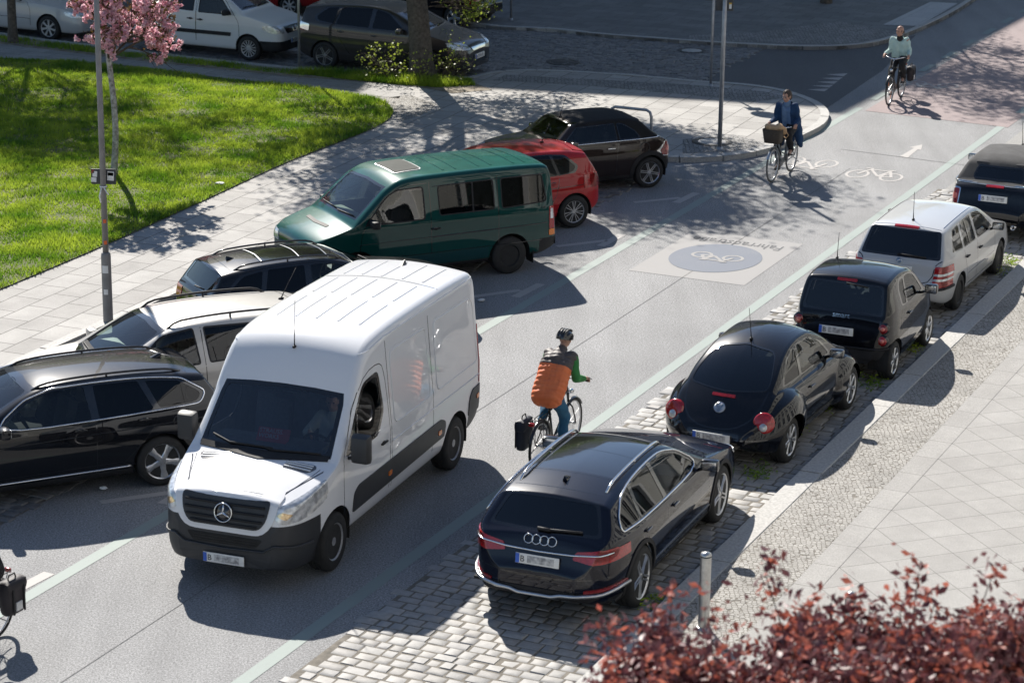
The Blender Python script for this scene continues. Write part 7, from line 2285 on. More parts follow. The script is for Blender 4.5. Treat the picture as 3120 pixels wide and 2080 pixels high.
def pannier(label, M, c, size, m, tilt=0):
    root = empty('pannier_bag', (0, 0, 0), 0, label, 'bag')
    root.matrix_world = M @ Matrix.Translation(c)
    b = bmesh.new()
    box(b, (0, 0, 0), size, None, min(size) * .44)
    for v in b.verts:
        if v.co.z < 0: v.co.x *= .82; v.co.y *= .9
        v.co += v.normal * .006 * math.sin(v.co.x * 30 + v.co.z * 22)
    mk('bag', b, m, root, 60)
    b = bmesh.new(); box(b, (0, 0, size[2] * .34), (size[0] * 1.0, size[1] * 1.05, size[2] * .4), None, min(size) * .4); mk('flap', b, m, root, 60)
    for x in (-.25, .25):
        b = bmesh.new(); s = 1 if c.y > 0 else -1
        box(b, (size[0] * x, s * size[1] * .53, -.02), (.025, .012, size[2] * .75), None, .004); mk('strap', b, BLACK_PLASTIC, root, 30)
    b = bmesh.new(); tube(b, [(-.07, 0, size[2] * .5), (-.05, 0, size[2] * .5 + .06), (.05, 0, size[2] * .5 + .06), (.07, 0, size[2] * .5)], .009, 6); mk('handle', b, BLACK_PLASTIC, root, 60)
    b = bmesh.new(); s = 1 if c.y > 0 else -1
    box(b, (-.0, s * size[1] * .5, -size[2] * .22), (.10, .02, .10), None, .004); mk('reflector', b, M_REFL, root, 30)
    return root


# ---- rider in the orange vest, seen from behind
def cloth_vest(root, A, U, J, hp):
    def slv(bm):
        wrinkle(bm, .006, 38)
    U2 = U + [A[1], A[3]]
    blob('sleeves', U2, M_GRSLV, root, .011, 4, slv)
    P, C = J['pelvis'], J['chest']
    ax = (J['neck'] - P).normalized()

    def quilt(bm):
        for v in bm.verts:
            t = (v.co - P).dot(ax)
            v.co += v.normal * (.010 * abs(math.sin(t * 44 + .5 * math.sin(v.co.y * 9))) + .004 * math.sin(v.co.y * 35 + t * 20))
        for f in bm.faces:
            f.material_index = 1 if (f.calc_center_median() - P).dot(ax) > .37 else 0
    V_ = [('c', P + V(-.04, y, -.03), .135, C + V(-.02, y * 1.05, .02), .135) for y in (-.085, -.03, .03, .085)]
    V_ += [('c', C + V(-.02, s * .05, .03), .128, J['sh'][s] - V(0, s * .012, .0), .080) for s in (1, -1)] + [('c', C + V(-.01, 0, .1), .11, J['neck'] + V(-.01, 0, -.01), .072)]
    blob('vest', V_, [M_ORANGE, M_YOKE], root, .010, 4, quilt)


rear = G(1643, 1434)
az1 = R(24)
b_or, pd = bicycle('black trekking bicycle ridden by the person in the orange vest', place_bike(rear, az1), az1, dict(crank=-1.35, barm=B_BLACK, grip=V(.42, .28, 1.03)))
J = ride(None, pd, -.27, .44, V(.42, .28, 1.03))
J['yaw'] = R(-5); J['nod'] = R(12)
orr, hp, RH = person('person in an orange quilted vest and black helmet cycling away from the camera', bike_frame(b_or), J, dict(shoe=M_SHOE, trousers=M_DENIM, cloth=cloth_vest, w=1.08, tpost=lambda bm: wrinkle(bm, .010, 36)))


def helmet(root, hp, RH):
    b = bmesh.new()
    bmesh.ops.create_uvsphere(b, u_segments=40, v_segments=24, radius=1)
    dl = [v for v in b.verts if v.co.z < -.22]
    bmesh.ops.delete(b, geom=dl, context='VERTS')
    for f in list(b.faces): pass
    for v in b.verts:
        a = math.atan2(v.co.y, v.co.x)
        ridge = .05 * math.cos(v.co.y * 15) * (1 if v.co.z > .25 else .3)
        k = 1 + ridge
        v.co = hp(-.018, 0, .012) + RH @ V(v.co.x * .140 * k, v.co.y * .108 * k, v.co.z * .122 * k)
    r = bmesh.ops.solidify(b, geom=b.faces, thickness=.014)
    o = mk('helmet', b, M_HELMET, root, 45)
    for y in (-.055, -.02, .02, .055):
        v_ = bmesh.new()
        pts = [hp(-.018, 0, .012) + RH @ V(.138 * math.cos(a), y * (1.1 - .2 * abs(math.cos(a))), .119 * math.sin(a)) for a in [R(t) for t in range(45, 165, 12)]]
        tube(v_, pts, [.003] + [.009] * 8 + [.003], 6); mk('helmet_vent', v_, GREY_PLASTIC, o, 50)


helmet(orr, hp, RH)
pannier('navy pannier with a pale reflective patch on the bicycle of the orange vested rider', bike_frame(b_or), V(-.60, .20, .50), (.34, .15, .42), M_NAVYBAG)
# ---- woman in the blue coat


def hairdo(root, hp, RH, m, front=.03, length=.06, bald=False):
    H = [('e', hp(-.022, 0, .034), (.100, .083, .100), RH), ('e', hp(-.05, 0, -.01), (.07, .080, .085 + length * .3), RH)]

    def cutf(bm):
        dl = []
        inv = RH.transposed()
        for v in bm.verts:
            q = inv @ (v.co - hp(0, 0, 0))
            if q.x > front and q.z < .075: dl.append(v)
            elif q.z < -.06 - length: dl.append(v)
            elif bald and q.z > .03 + q.x * .3: dl.append(v)
        bmesh.ops.delete(bm, geom=dl, context='VERTS')
        for v in bm.verts: v.co += v.normal * .005 * math.sin(v.co.x * 130 + v.co.y * 90 + v.co.z * 60)
    return blob('hair', H, m, root, .008, 2, cutf)


def cloth_coat(root, A, U, J, hp):
    P, C = J['pelvis'], J['chest']
    A2 = [(q[0], q[1], q[2] - .012, q[3], q[4] - .012) for q in A] + [('c', J['neck'] + V(0, 0, -.03), .072, J['neck'] + V(.012, 0, .04), .066)]
    blob('sweater', A2, M_SWEAT, root, .011, 4, lambda bm: wrinkle(bm, .004, 34))
    Co = list(A) + list(U)
    for s in (1, -1):
        Co += [('c', P + V(-.06, s * .12, .06), .125, P + V(-.16, s * .17, -.24), .09), ('c', P + V(-.16, s * .17, -.24), .09, P + V(-.20, s * .20, -.42), .05)]
        Co += [('c', J['neck'] + V(-.05, s * .05, -.02), .05, J['neck'] + V(.03, s * .09, -.09), .035)]
    Co += [('c', P + V(-.16, 0, .0), .09, P + V(-.24, 0, -.34), .05)]

    def opened(bm):
        wrinkle(bm, .011, 30)
        dl = [f for f in bm.faces if f.normal.x > .25 and abs(f.calc_center_median().y) < .085 + .06 * max(0, (P.z + .25 - f.calc_center_median().z)) and f.calc_center_median().x > P.x + .03 and f.calc_center_median().z > P.z - .35]
        bmesh.ops.delete(bm, geom=dl, context='FACES')
    blob('coat', Co, M_COAT, root, .012, 4, opened)


fw, rw_ = G(2352, 555), G(2422, 517)
az2 = R(-154)
f2 = Vector((math.sin(az2), math.cos(az2), 0))
b_wo, pd = bicycle('silver grey city bicycle with a wicker front basket', fw - f2 * .55, az2, dict(frame=B_GREY, guard=ALLOY, crank=-1.75, low=True, tyre=mat('grey tyre', (.12, .12, .115), .8, var=.2)))
J = ride(None, pd, -.27, .13)
J['yaw'] = R(-16); J['nod'] = R(12)
wo, hp, RH = person('person in a long blue coat and light blue jumper cycling towards the camera', bike_frame(b_wo), J, dict(shoe=M_SHOE, trousers=M_BLKCLOTH, cloth=cloth_coat, w=.95, tpost=lambda bm: wrinkle(bm, .009, 38)))
hairdo(wo, hp, RH, M_HAIR, .045, .03)
gl = bmesh.new()
for s in (1, -1): tube(gl, [hp(.098, s * .03, .014) + RH @ V(0, .02 * math.cos(k * math.pi / 6), .016 * math.sin(k * math.pi / 6)) for k in range(12)], .0022, 4, True)
tube(gl, [hp(.098, -.012, .018), hp(.098, .012, .018)], .002, 4)
mk('glasses', gl, CHROME, wo, 50)
bk = bmesh.new()
nb = []
for k, (z, sx, sy) in enumerate(((.80, .12, .15), (.92, .135, .17), (1.06, .15, .19), (1.075, .15, .19), (1.06, .135, .175), (.82, .105, .135))):
    nb.append([bk.verts.new(V(.58, 0, z) + V(sx * a, sy * b, 0)) for a, b in ((-1, -.8), (-.8, -1), (.8, -1), (1, -.8), (1, .8), (.8, 1), (-.8, 1), (-1, .8))])
for A_, B_ in zip(nb, nb[1:]):
    for k in range(8): bk.faces.new((A_[k], A_[(k + 1) % 8], B_[(k + 1) % 8], B_[k]))
bk.faces.new(nb[0][::-1]); bk.faces.new(nb[-1])
mk('basket', bk, M_WICK, b_wo, 30)
bag = empty('shoulder_bag', (0, 0, 0), 0, 'tan leather bag lying in the wicker bicycle basket', 'bag')
bag.matrix_world = bike_frame(b_wo) @ Matrix.Translation(V(.57, 0, 1.08))
blob('bag', [('e', V(0, -.03, 0), (.12, .16, .07)), ('e', V(-.03, .1, .02), (.10, .09, .085)), ('e', V(.05, -.1, .03), (.07, .07, .06)), ('e', V(-.09, .17, -.05), (.06, .07, .08))], M_TAN, bag, .012, 3, lambda bm: wrinkle(bm, .008, 40))
q = bmesh.new(); tube(q, [(-.08, .22, -.04), (-.1, .27, -.13), (-.1, .22, -.2), (-.1, .15, -.14)], .009, 6); mk('strap', q, M_TAN, bag, 50)

# ---- man in the mint jumper


def cloth_jumper(root, A, U, J, hp):
    blob('jumper', A + U, M_MINT, root, .011, 4, lambda bm: wrinkle(bm, .011, 34))
    blob('collar', [('c', J['neck'] + V(.0, 0, -.045), .078, J['neck'] + V(.005, 0, .01), .068)], M_COLLAR, root, .01, 2)


fw = G(2708, 322)
az3 = R(-157)
f3 = Vector((math.sin(az3), math.cos(az3), 0))
b_ma, pd = bicycle('black city bicycle with orange wheel reflectors on the red crossing', fw - f3 * .55, az3, dict(crank=-1.9, reflect=True, guard=B_BLACK))
J = ride(None, pd, -.27, .14)
J['yaw'] = R(-28); J['nod'] = R(2)
ma, hp, RH = person('person in a pale mint jumper cycling over the red crossing', bike_frame(b_ma), J, dict(shoe=M_SHOE, trousers=M_BLKCLOTH, cloth=cloth_jumper, w=.98, hemz=-.05, thick=.016, tpost=lambda bm: wrinkle(bm, .009, 38)))
hairdo(ma, hp, RH, mat('grey stubble hair', (.10, .075, .06), .8, var=.3, scale=60), .03, -.01, True)
pannier('black bag hanging from the rack of the bicycle on the red crossing', bike_frame(b_ma), V(-.58, .19, .56), (.36, .15, .34), M_BLKBAG)

# ---- rider leaving the frame on the left
rear = G(-14, 1946)
az4 = R(-153)
b_le, pd = bicycle('bicycle with a loaded rack leaving the picture at the left edge', place_bike(rear, az4), az4, dict(crank=-1.5))
J = ride(None, pd, -.27, .12)
person('person in a black coat cycling out of the picture at the left edge', bike_frame(b_le), J, dict(shoe=M_SHOE, trousers=M_BLKCLOTH, w=1.05,
       cloth=lambda root, A, U, J, hp: blob('coat', A + U + [('c', J['pelvis'] + V(-.08, s * .1, .05), .14, J['pelvis'] + V(-.14, s * .14, -.12), .11) for s in (1, -1)], M_BLKCLOTH, root, .012, 4, lambda bm: wrinkle(bm, .006, 28))))
pannier('dark plum pannier on the bicycle at the left edge', bike_frame(b_le), V(-.60, .21, .52), (.36, .17, .40), M_BLKBAG)

# ---- driver of the white van (x forward in the seat's frame)
ox = van.ox
Mv = van.root.matrix_basis @ Matrix.Translation(V(2.12 - ox, -.44, 0)) @ Matrix.Rotation(math.pi, 4, 'Z')
P = V(0, 0, 1.04)
J = dict(pelvis=P, chest=P + V(.0, 0, .30), neck=P + V(.03, 0, .51), head=P + V(.07, 0, .66), yaw=R(12), nod=R(10), sh={}, el={}, ha={}, kn={}, an={}, toe={}, bar={})
for s in (1, -1):
    J['sh'][s] = P + V(.0, s * .18, .44)
    J['ha'][s] = V(.40, s * .15, 1.36); J['bar'][s] = V(.2, s * .5, .8).normalized() * s
    J['el'][s] = ik(J['sh'][s], J['ha'][s], .28, .26, V(-.1, s * .7, -.7))
    J['an'][s] = V(.62, s * .12, .84); J['toe'][s] = V(1, 0, -.2).normalized()
    J['kn'][s] = ik(P + V(0, s * .09, 0), J['an'][s], .43, .43, V(.4, s * .1, 1))


def cloth_shirt(root, A, U, J, hp):
    blob('shirt', A + U, M_OLIVE, root, .012, 4, lambda bm: wrinkle(bm, .005, 28))
    q = bmesh.new()
    pts = [J['sh'][1] + V(-.02, -.03, .1), J['chest'] + V(.14, .10, .10), J['chest'] + V(.165, .0, -.06), J['pelvis'] + V(.12, -.14, .06)]
    tube(q, [p + V(.0, 0, 0) for p in pts], .022, 6); mk('seat_belt', q, BLACK_PLASTIC, root, 50)


dr, hp, RH = person('person in an olive shirt sitting at the wheel of the white van', Mv, J, dict(shoe=M_SHOE, trousers=M_BLKCLOTH, cloth=cloth_shirt))
hairdo(dr, hp, RH, M_HAIR, .03, -.01)
# ------------------------------------------------------------------ buildings outside the picture
M_STUCCO = mat('cream stucco', (.46, .46, .43), .9, scale=.6, col2=(.54, .54, .51), bump=.15, bscale=30)
M_STUCCO2 = mat('grey stucco', (.36, .35, .33), .9, scale=.6, col2=(.44, .42, .40), bump=.15, bscale=30)
M_WFRAME = mat('white window frame', (.7, .7, .69), .5, var=.05)
M_WPANE = mat('dark window pane', (.02, .024, .03), .05, var=.2, spec=.8)


def prism(name, pts, z0, z1, m, parent):
    bm = bmesh.new()
    a = [bm.verts.new((p[0], p[1], z0)) for p in pts]; b = [bm.verts.new((p[0], p[1], z1)) for p in pts]
    bm.faces.new(a[::-1]); bm.faces.new(b)
    for i in range(len(pts)): bm.faces.new((a[i], a[(i + 1) % len(pts)], b[(i + 1) % len(pts)], b[i]))
    bmesh.ops.recalc_face_normals(bm, faces=bm.faces)
    return mk(name, bm, m, parent, 0)


def facade(root, p, q, floors, z0, dz, step, sc=(1, 1)):
    """windows of one facade from p to q; outward is to the left of p->q"""
    d = (q - p).normalized(); n = Vector((-d.y, d.x, 0)); L = (q - p).length
    M = Matrix((d, n, Vector((0, 0, 1)))).transposed()
    b = bmesh.new()
    for sx in (-.55, .55): box(b, (sx, .05, .8), (.09, .12, 1.7))
    for sz in (0, 1.6): box(b, (0, .05, sz), (1.19, .12, .09))
    box(b, (0, .04, .8), (.06, .1, 1.55)); box(b, (0, .14, -.1), (1.4, .3, .07))
    fr = mk('window', b, M_WFRAME, root, 0)
    b = bmesh.new(); box(b, (0, .02, .8), (1.05, .03, 1.55)); pn = mk('pane', b, M_WPANE, fr, 0)
    first = True
    for f in range(floors):
        for k in range(int((L - 1) / step)):
            o = fr if first else fr.copy()
            if not first:
                COL.objects.link(o); c = pn.copy(); COL.objects.link(c); c.parent = o
            first = False
            o.matrix_local = Matrix.Translation(p + d * (1.6 + k * step) + Vector((0, 0, z0 + f * dz))) @ M.to_4x4() @ Matrix.Diagonal((sc[0], 1, sc[1], 1))


home = empty('apartment_building', RT(.9, -25), 0, 'cream stucco apartment block behind the camera, mirrored in the car windows', 'building')
hm = home.matrix_basis.inverted()
loc = lambda v: v - home.location
prism('wall', [loc(RT(.9, -30)), loc(RT(.9, 75)), loc(RT(13, 75)), loc(RT(13, -30))], 0, 11.9, M_STUCCO, home)
facade(home, loc(RT(.9, -28)), loc(RT(.9, 74)), 3, 1.15, 3.0, 2.7, (1.35, 1.4))
prism('roof', [loc(RT(.5, -30.4)), loc(RT(.5, 75.4)), loc(RT(13.4, 75.4)), loc(RT(13.4, -30.4))], 11.9, 12.2, mat('roof edge', (.2, .19, .18), .8, var=.2), home)

BH = 19.0
off = Vector((math.sin(SHADOW_AZ), math.cos(SHADOW_AZ), 0)) * (18.0 / math.tan(SUN_EL))
c0 = Vector((6.95, 55.3, 0)) - off
c1 = Vector((13.2, 67.8, 0)) - off
c2 = Vector((-15.5, 60.4, 0)) - off
c1 = c0 + (c1 - c0) * 2.6; c2 = c0 + (c2 - c0) * 2.2
bk_ = empty('corner_building', c0, 0, 'grey stucco corner building casting the long shadow over the cross street', 'building')
prism('wall', [Vector((0, 0, 0)), c1 - c0, c1 - c0 + Vector((-16, 9, 0)), c2 - c0 + Vector((2, 16, 0)), c2 - c0], 0, BH, M_STUCCO2, bk_)
facade(bk_, c2 - c0, Vector((0, 0, 0)), 5, 1.6, 3.2, 3.2)
d0 = G(1095, 287, ZP) - off; d1 = G(-250, 198, ZP) - off
d1 = d0 + (d1 - d0) * 2.5
for q in (d0, d1): q.z = 0
nb_ = empty('neighbour_building', d0, 0, 'grey stucco building next to the corner house, shading the far side of the lawn', 'building')
prism('wall', [Vector((0, 0, 0)), Vector((1.5, 9, 0)), d1 - d0 + Vector((2, 12, 0)), d1 - d0], 0, 18.0, M_STUCCO2, nb_)
facade(nb_, d1 - d0, Vector((0, 0, 0)), 5, 1.6, 3.2, 3.2)

# ------------------------------------------------------------------ trees
M_BARK = mat('rough grey bark', (.05, .042, .034), .95, scale=14, col2=(.13, .11, .09), bump=1.0, bscale=22)
M_BARKC = mat('pale whitewashed bark', (.16, .14, .13), .9, scale=16, col2=(.52, .50, .48), bump=.5, bscale=30)
M_TWIG = mat('brown twigs', (.07, .05, .035), .85, var=.4, scale=20)
M_LEAFY = leafmat('young lime leaves', (.16, .22, .02), (.36, .42, .06), 4, .4)
M_LEAFT = leafmat('spring tree leaves', (.07, .12, .015), (.16, .22, .03), 3, .4)
M_PETAL = leafmat('pink double blossom', (.80, .42, .50), (.95, .74, .78), 12, .45, .6)
M_BRONZE = leafmat('bronze cherry leaves', (.08, .045, .012), (.16, .09, .02), 10, .3)
M_PLUM = leafmat('dark red plum leaves', (.08, .028, .038), (.20, .07, .076), 18, .22, .5)
M_PLUMO = leafmat('orange red young leaves', (.30, .075, .06), (.46, .14, .09), 18, .35, .5)


class Tree:
    def __init__(self, seed): self.r = random.Random(seed); self.paths = []; self.tips = []

    def grow(self, p, d, L, rad, depth, spread=.6, kids=3, up=.12, shrink=.72, wob=.12, rsh=.62):
        r = self.r
        n = 5
        pts, rads = [p.copy()], [rad]
        for i in range(1, n + 1):
            d = (d + Vector((r.uniform(-1, 1), r.uniform(-1, 1), r.uniform(-1, 1))) * wob + Vector((0, 0, up * .4))).normalized()
            p = p + d * (L / n)
            pts.append(p.copy()); rads.append(rad * (1 - (1 - rsh) * i / n))
        self.paths.append((pts, rads, depth))
        if depth <= 0:
            for q in pts[1:]: self.tips.append((q, d.copy()))
            return
        for k in range(kids + (1 if r.random() < .4 else 0)):
            t = r.uniform(.35, 1.0) if k else 1.0
            i = min(n, max(1, int(round(t * n))))
            a = r.uniform(0, 2 * math.pi)
            o = d.orthogonal().normalized(); o.rotate(Matrix.Rotation(a, 3, d))
            nd = (d * (1 - spread * .6) + o * spread * r.uniform(.7, 1.25) + Vector((0, 0, up))).normalized()
            self.grow(pts[i], nd, L * shrink * r.uniform(.75, 1.2), rads[i] * .68, depth - 1, spread, kids, up, shrink, wob, rsh)

    def wood(self, name, m, parent, minr=.004):
        bm = bmesh.new()
        for pts, rads, dep in self.paths: tube(bm, pts, [max(minr, a) for a in rads], 10 if rads[0] > .08 else (6 if rads[0] > .02 else 4), cap=False)
        return mk(name, bm, m, parent, 60)


def leaves(name, pos, n, size, m, parent, seed, jit=.15, aspect=.6, mats=None, w2=None, droop=0):
    """n small two-triangle leaves scattered near the given points"""
    rs = np.random.RandomState(seed)
    P_ = np.array([tuple(p) for p in pos]); idx = rs.randint(0, len(P_), n)
    c = P_[idx] + rs.normal(0, jit, (n, 3))
    a = rs.normal(0, 1, (n, 3)); a[:, 2] = a[:, 2] * .6 - droop; a /= np.linalg.norm(a, axis=1)[:, None]
    b = rs.normal(0, 1, (n, 3)); b -= (b * a).sum(1)[:, None] * a; b /= np.linalg.norm(b, axis=1)[:, None]
    nn = np.cross(a, b)
    s = (size * rs.uniform(.6, 1.35, n))[:, None]
    fold = rs.uniform(.05, .3, n)[:, None]
    Vv = np.stack([c - a * s * .5, c + b * s * aspect * .5 + nn * s * fold * .5, c + a * s * .5, c - b * s * aspect * .5 + nn * s * fold * .5], 1).reshape(-1, 3)
    i = np.arange(n) * 4
    F = np.concatenate([np.stack([i, i + 1, i + 2], 1), np.stack([i, i + 2, i + 3], 1)])
    mi = None
    if mats:
        w_ = rs.choice(len(mats), n, p=w2); mi = np.concatenate([w_, w_])
    return mk_np(name, Vv, F, mats or m, parent, mi)


# big street tree at the corner, trunk in the picture, crown above it
tb = G(1287, 243, ZP)
big = empty('street_tree', tb, 0, 'thick brown tree trunk with suckers at its foot beside the corner', 'tree', 'street trees')
t = Tree(11)
tp, tr = [], []
for i in range(9):
    z = i * .42
    tp.append(Vector((-.05 * z - .012 * z * z, .02 * z, z - .02))); tr.append(.40 if i == 0 else .27 + .06 * math.exp(-z * 2) - .012 * z)
t.paths.append((tp, tr, 9))
for k in range(5):
    a = k * 1.26 + .4
    t.grow(tp[-1] if k % 2 else tp[-2], Vector((math.cos(a) * .75, math.sin(a) * .75, 1)).normalized(), 3.0, .15, 4, .62, 3, .09, .72, .10)
t.wood('trunk', M_BARK, big, .007)
leaves('crown', [q for q, d in t.tips], 85000, .13, M_LEAFT, big, 3, .34)
sk = Tree(5)
for k in range(46):
    a = sk.r.uniform(0, 6.28); rr = sk.r.uniform(.25, .75)
    sk.grow(Vector((rr * math.cos(a) * 1.1, rr * math.sin(a) * .8, 0)), Vector((math.cos(a) * .8, math.sin(a) * .6, 1)).normalized(), sk.r.uniform(.3, .75), .008, 2, .7, 2, .0, .6, .2)
sh = empty('sucker_shrub', tb, 0, 'twiggy shrub of lime green shoots round the foot of the thick trunk', 'shrub')
sk.wood('twigs', M_TWIG, sh, .003)
leaves('foliage', [q for q, d in sk.tips if sk.r.random() < .6], 750, .06, M_LEAFY, sh, 4, .05, .8)
# low spray of leaves hanging into the picture on the right of the trunk
lo = Tree(23)
for k in range(9): lo.grow(Vector((.15 + .05 * k, -.25, 1.75 + .1 * (k % 3))), Vector((1, -.15 + .1 * (k % 3), .05)).normalized(), .7, .012, 2, .6, 3, -.02, .62, .15)
lo.wood('low_branch', M_TWIG, big, .003)
leaves('low_foliage', [q for q, d in lo.tips if q.z > 1.45], 500, .07, M_LEAFY, big, 9, .06, .8)


def street_tree(base, seed, label, height=3.2, r0=.13, n=4, depth=4, leafn=9000, L=2.6, lean=(0, 0)):
    root = empty('street_tree', base, 0, label, 'tree', 'street trees')
    t = Tree(seed)
    tp = [Vector((lean[0] * z, lean[1] * z, z)) for z in np.linspace(-.05, height, 8)]
    t.paths.append((tp, [r0 * (1.25 if i == 0 else 1 - i * .04) for i in range(8)], 9))
    for k in range(n):
        a = k * 6.28 / n + seed
        t.grow(tp[-1 - (k % 2)], Vector((math.cos(a) * .7, math.sin(a) * .7, 1)).normalized(), L, r0 * .6, depth, .6, 3, .10, .70, .10)
    t.wood('trunk', M_BARK, root, .006)
    leaves('crown', [q for q, d in t.tips], int(leafn * 2.5), .13, M_LEAFT, root, seed, .32)
    return root


street_tree(G(40, 130, ZP), 31, 'slim dark tree trunk standing in the verge at the top left corner', 3.0, .12, 5, 4, 9000, 2.9)
street_tree(G(2517, 10, ZP), 44, 'tree whose foot shows at the top edge beside the far pavement', 3.4, .15, 5, 4, 9000, 2.9)
street_tree(RT(-7.4, 78), 52, 'tree on the right pavement shading the red crossing', 3.4, .15, 5, 4, 9000, 2.9)
street_tree(Vector((-8.8, 64.2, ZP)) + Vector((0, 5.5, 0)), 63, 'tree across the cross street shading the lawn', 3.4, .15, 5, 4, 3000, 2.8)

# young cherry in blossom
cb = G(346, 541, ZP)
ch = empty('cherry_tree', cb, 0, 'slim young cherry tree with a pale trunk and pink double blossom on the lawn', 'tree')
t = Tree(8)
tp = [Vector((.06 * math.sin(z * 1.6) + .01 * z, 0, z)) for z in np.linspace(0, 2.55, 12)]
b = bmesh.new(); tube(b, tp, [.085, .07] + [.062 - .0012 * i for i in range(10)], 10); mk('trunk', b, M_BARKC, ch, 60)
for k in range(8):
    a = k * .785 + .3
    t.grow(tp[-1 - (k % 2)], Vector((math.cos(a) * .8 + .45, math.sin(a) * .9, .62)).normalized(), .85, .028, 2, .62, 3, .05, .72, .12)
t.wood('limbs', M_TWIG, ch, .004)
rr = random.Random(4)
cl = [q for q, d in t.tips if q.z > 2.35 and rr.random() < .36]
pos = []
for q in cl:
    for _ in range(3):
        c_ = q + Vector((rr.gauss(0, .07), rr.gauss(0, .07), rr.gauss(-.03, .06)))
        for _ in range(7): pos.append(c_ + Vector((rr.gauss(0, 1), rr.gauss(0, 1), rr.gauss(0, 1))).normalized() * .045)
leaves('blossom', pos, 42000, .042, M_PETAL, ch, 14, .012, .95)
leaves('leaves', [q + Vector((0, 0, .05)) for q in cl], 2600, .085, M_BRONZE, ch, 15, .07, .45, droop=.5)

# dark red plum in the foreground, its top reaching into the picture
pl = empty('plum_tree', RT(-4.4, 13.2, 0), 0, 'dark red leaved plum tree in the foreground at the bottom right', 'tree')
pb = pl.location
t = Tree(17)


def at_px(px, py, dist):
    a = G(px, py, 0); c = Vector((0, 0, CAM_H)); d = (a - c).normalized()
    return c + d * dist - pb


rr = random.Random(12)
shoots = [(2050, 1800, 14.2), (1850, 1925, 13.8), (2330, 1745, 14.6), (2160, 1885, 13.6), (2470, 1850, 14.4), (2600, 1810, 14.9), (2745, 1850, 14.1), (2800, 1745, 14.6), (2900, 1900, 13.7), (3020, 1760, 14.3), (3090, 1850, 14.8), (3180, 1800, 14.0), (2010, 2010, 13.5), (2250, 1960, 14.9), (2420, 1950, 13.4), (2650, 1930, 13.3), (3000, 1930, 13.2), (2545, 1900, 14.0), (1930, 2040, 14.4), (2850, 1830, 15.0)]
base = at_px(2550, 3200, 12.4)
t.paths.append(([Vector((0, 0, -.05)), Vector((.05, 0, 1.2)), Vector((0, .05, 2.0))], [.14, .11, .10], 9))
hubs = [Vector((dx, dy, 2.9 + .2 * rr.random())) for dx, dy in ((-.5, 0), (.1, .4), (.6, -.1), (-.1, -.3))]
for h in hubs: t.paths.append(([Vector((0, .05, 2.0)), h * .5 + Vector((0, 0, 1.1)), h], [.08, .06, .05], 6))
lp, lo_ = [], []
for (x, y, dd) in shoots:
    tip = at_px(x, y, dd)
    foot = min(hubs, key=lambda h: (h - tip).length)
    mid = foot.lerp(tip, .5) + Vector((rr.uniform(-.12, .12), rr.uniform(-.12, .12), 0))
    mid.z = foot.z + (tip.z - foot.z) * .5
    path = []
    for k in range(15):
        u = k / 14; path.append(foot * (1 - u) ** 2 + mid * 2 * u * (1 - u) + tip * u * u)
    t.paths.append((path, [.014 * (1 - .8 * k / 14) for k in range(15)], 1))
    for k in range(4, 15):
        p = path[k]
        m_ = 16 if k < 11 else 9
        for _ in range(m_):
            q = p + Vector((rr.gauss(0, .085), rr.gauss(0, .085), rr.gauss(0, .07))) * (1.15 if k < 10 else .55)
            (lo_ if (k > 11 and rr.random() < .55) or rr.random() < .12 else lp).append(q)
    for _ in range(30):
        k = rr.randrange(2, 12); p = path[k]
        e = p + Vector((rr.uniform(-.35, .35), rr.uniform(-.3, .3), rr.uniform(.0, .3)))
        t.paths.append(([p, p.lerp(e, .5) + Vector((0, 0, .03)), e], [.009, .006, .003], 0))
        for j in range(1, 8):
            q = p.lerp(e, j / 7)
            for _ in range(5): lp.append(q + Vector((rr.gauss(0, .04), rr.gauss(0, .04), rr.gauss(0, .04))))
t.wood('trunk', mat('dark plum bark', (.03, .02, .018), .8, var=.3), pl, .003)
leaves('crown', lp, len(lp) * 6, .066, M_PLUM, pl, 21, .055, .5, [M_PLUM, M_PLUMO], [.86, .14], droop=.4)
leaves('young_leaves', lo_, len(lo_) * 3, .062, M_PLUMO, pl, 22, .03, .5, droop=-.1)

# ------------------------------------------------------------------ street furniture
M_GALV = mat('galvanised steel', (.34, .35, .37), .45, .6, var=.15, scale=10)
M_LAMPG = mat('grey lamp post paint', (.20, .195, .19), .5, .1, var=.15, scale=6)
M_SIGNB = mat('dark back of sign', (.055, .058, .062), .6, .2, var=.15)
M_STAIN = mat('brushed stainless steel', (.5, .5, .49), .33, .9, var=.12, scale=25)
M_PAPER = mat('white paper', (.72, .72, .7), .8, var=.08)
M_ORSTK = mat('orange sticker', (.7, .13, .03), .5, var=.1)
M_YELSTK = mat('yellow sticker', (.65, .42, .05), .5, var=.1)
M_REDSTK = mat('faded red sticker', (.35, .06, .05), .5, var=.2)

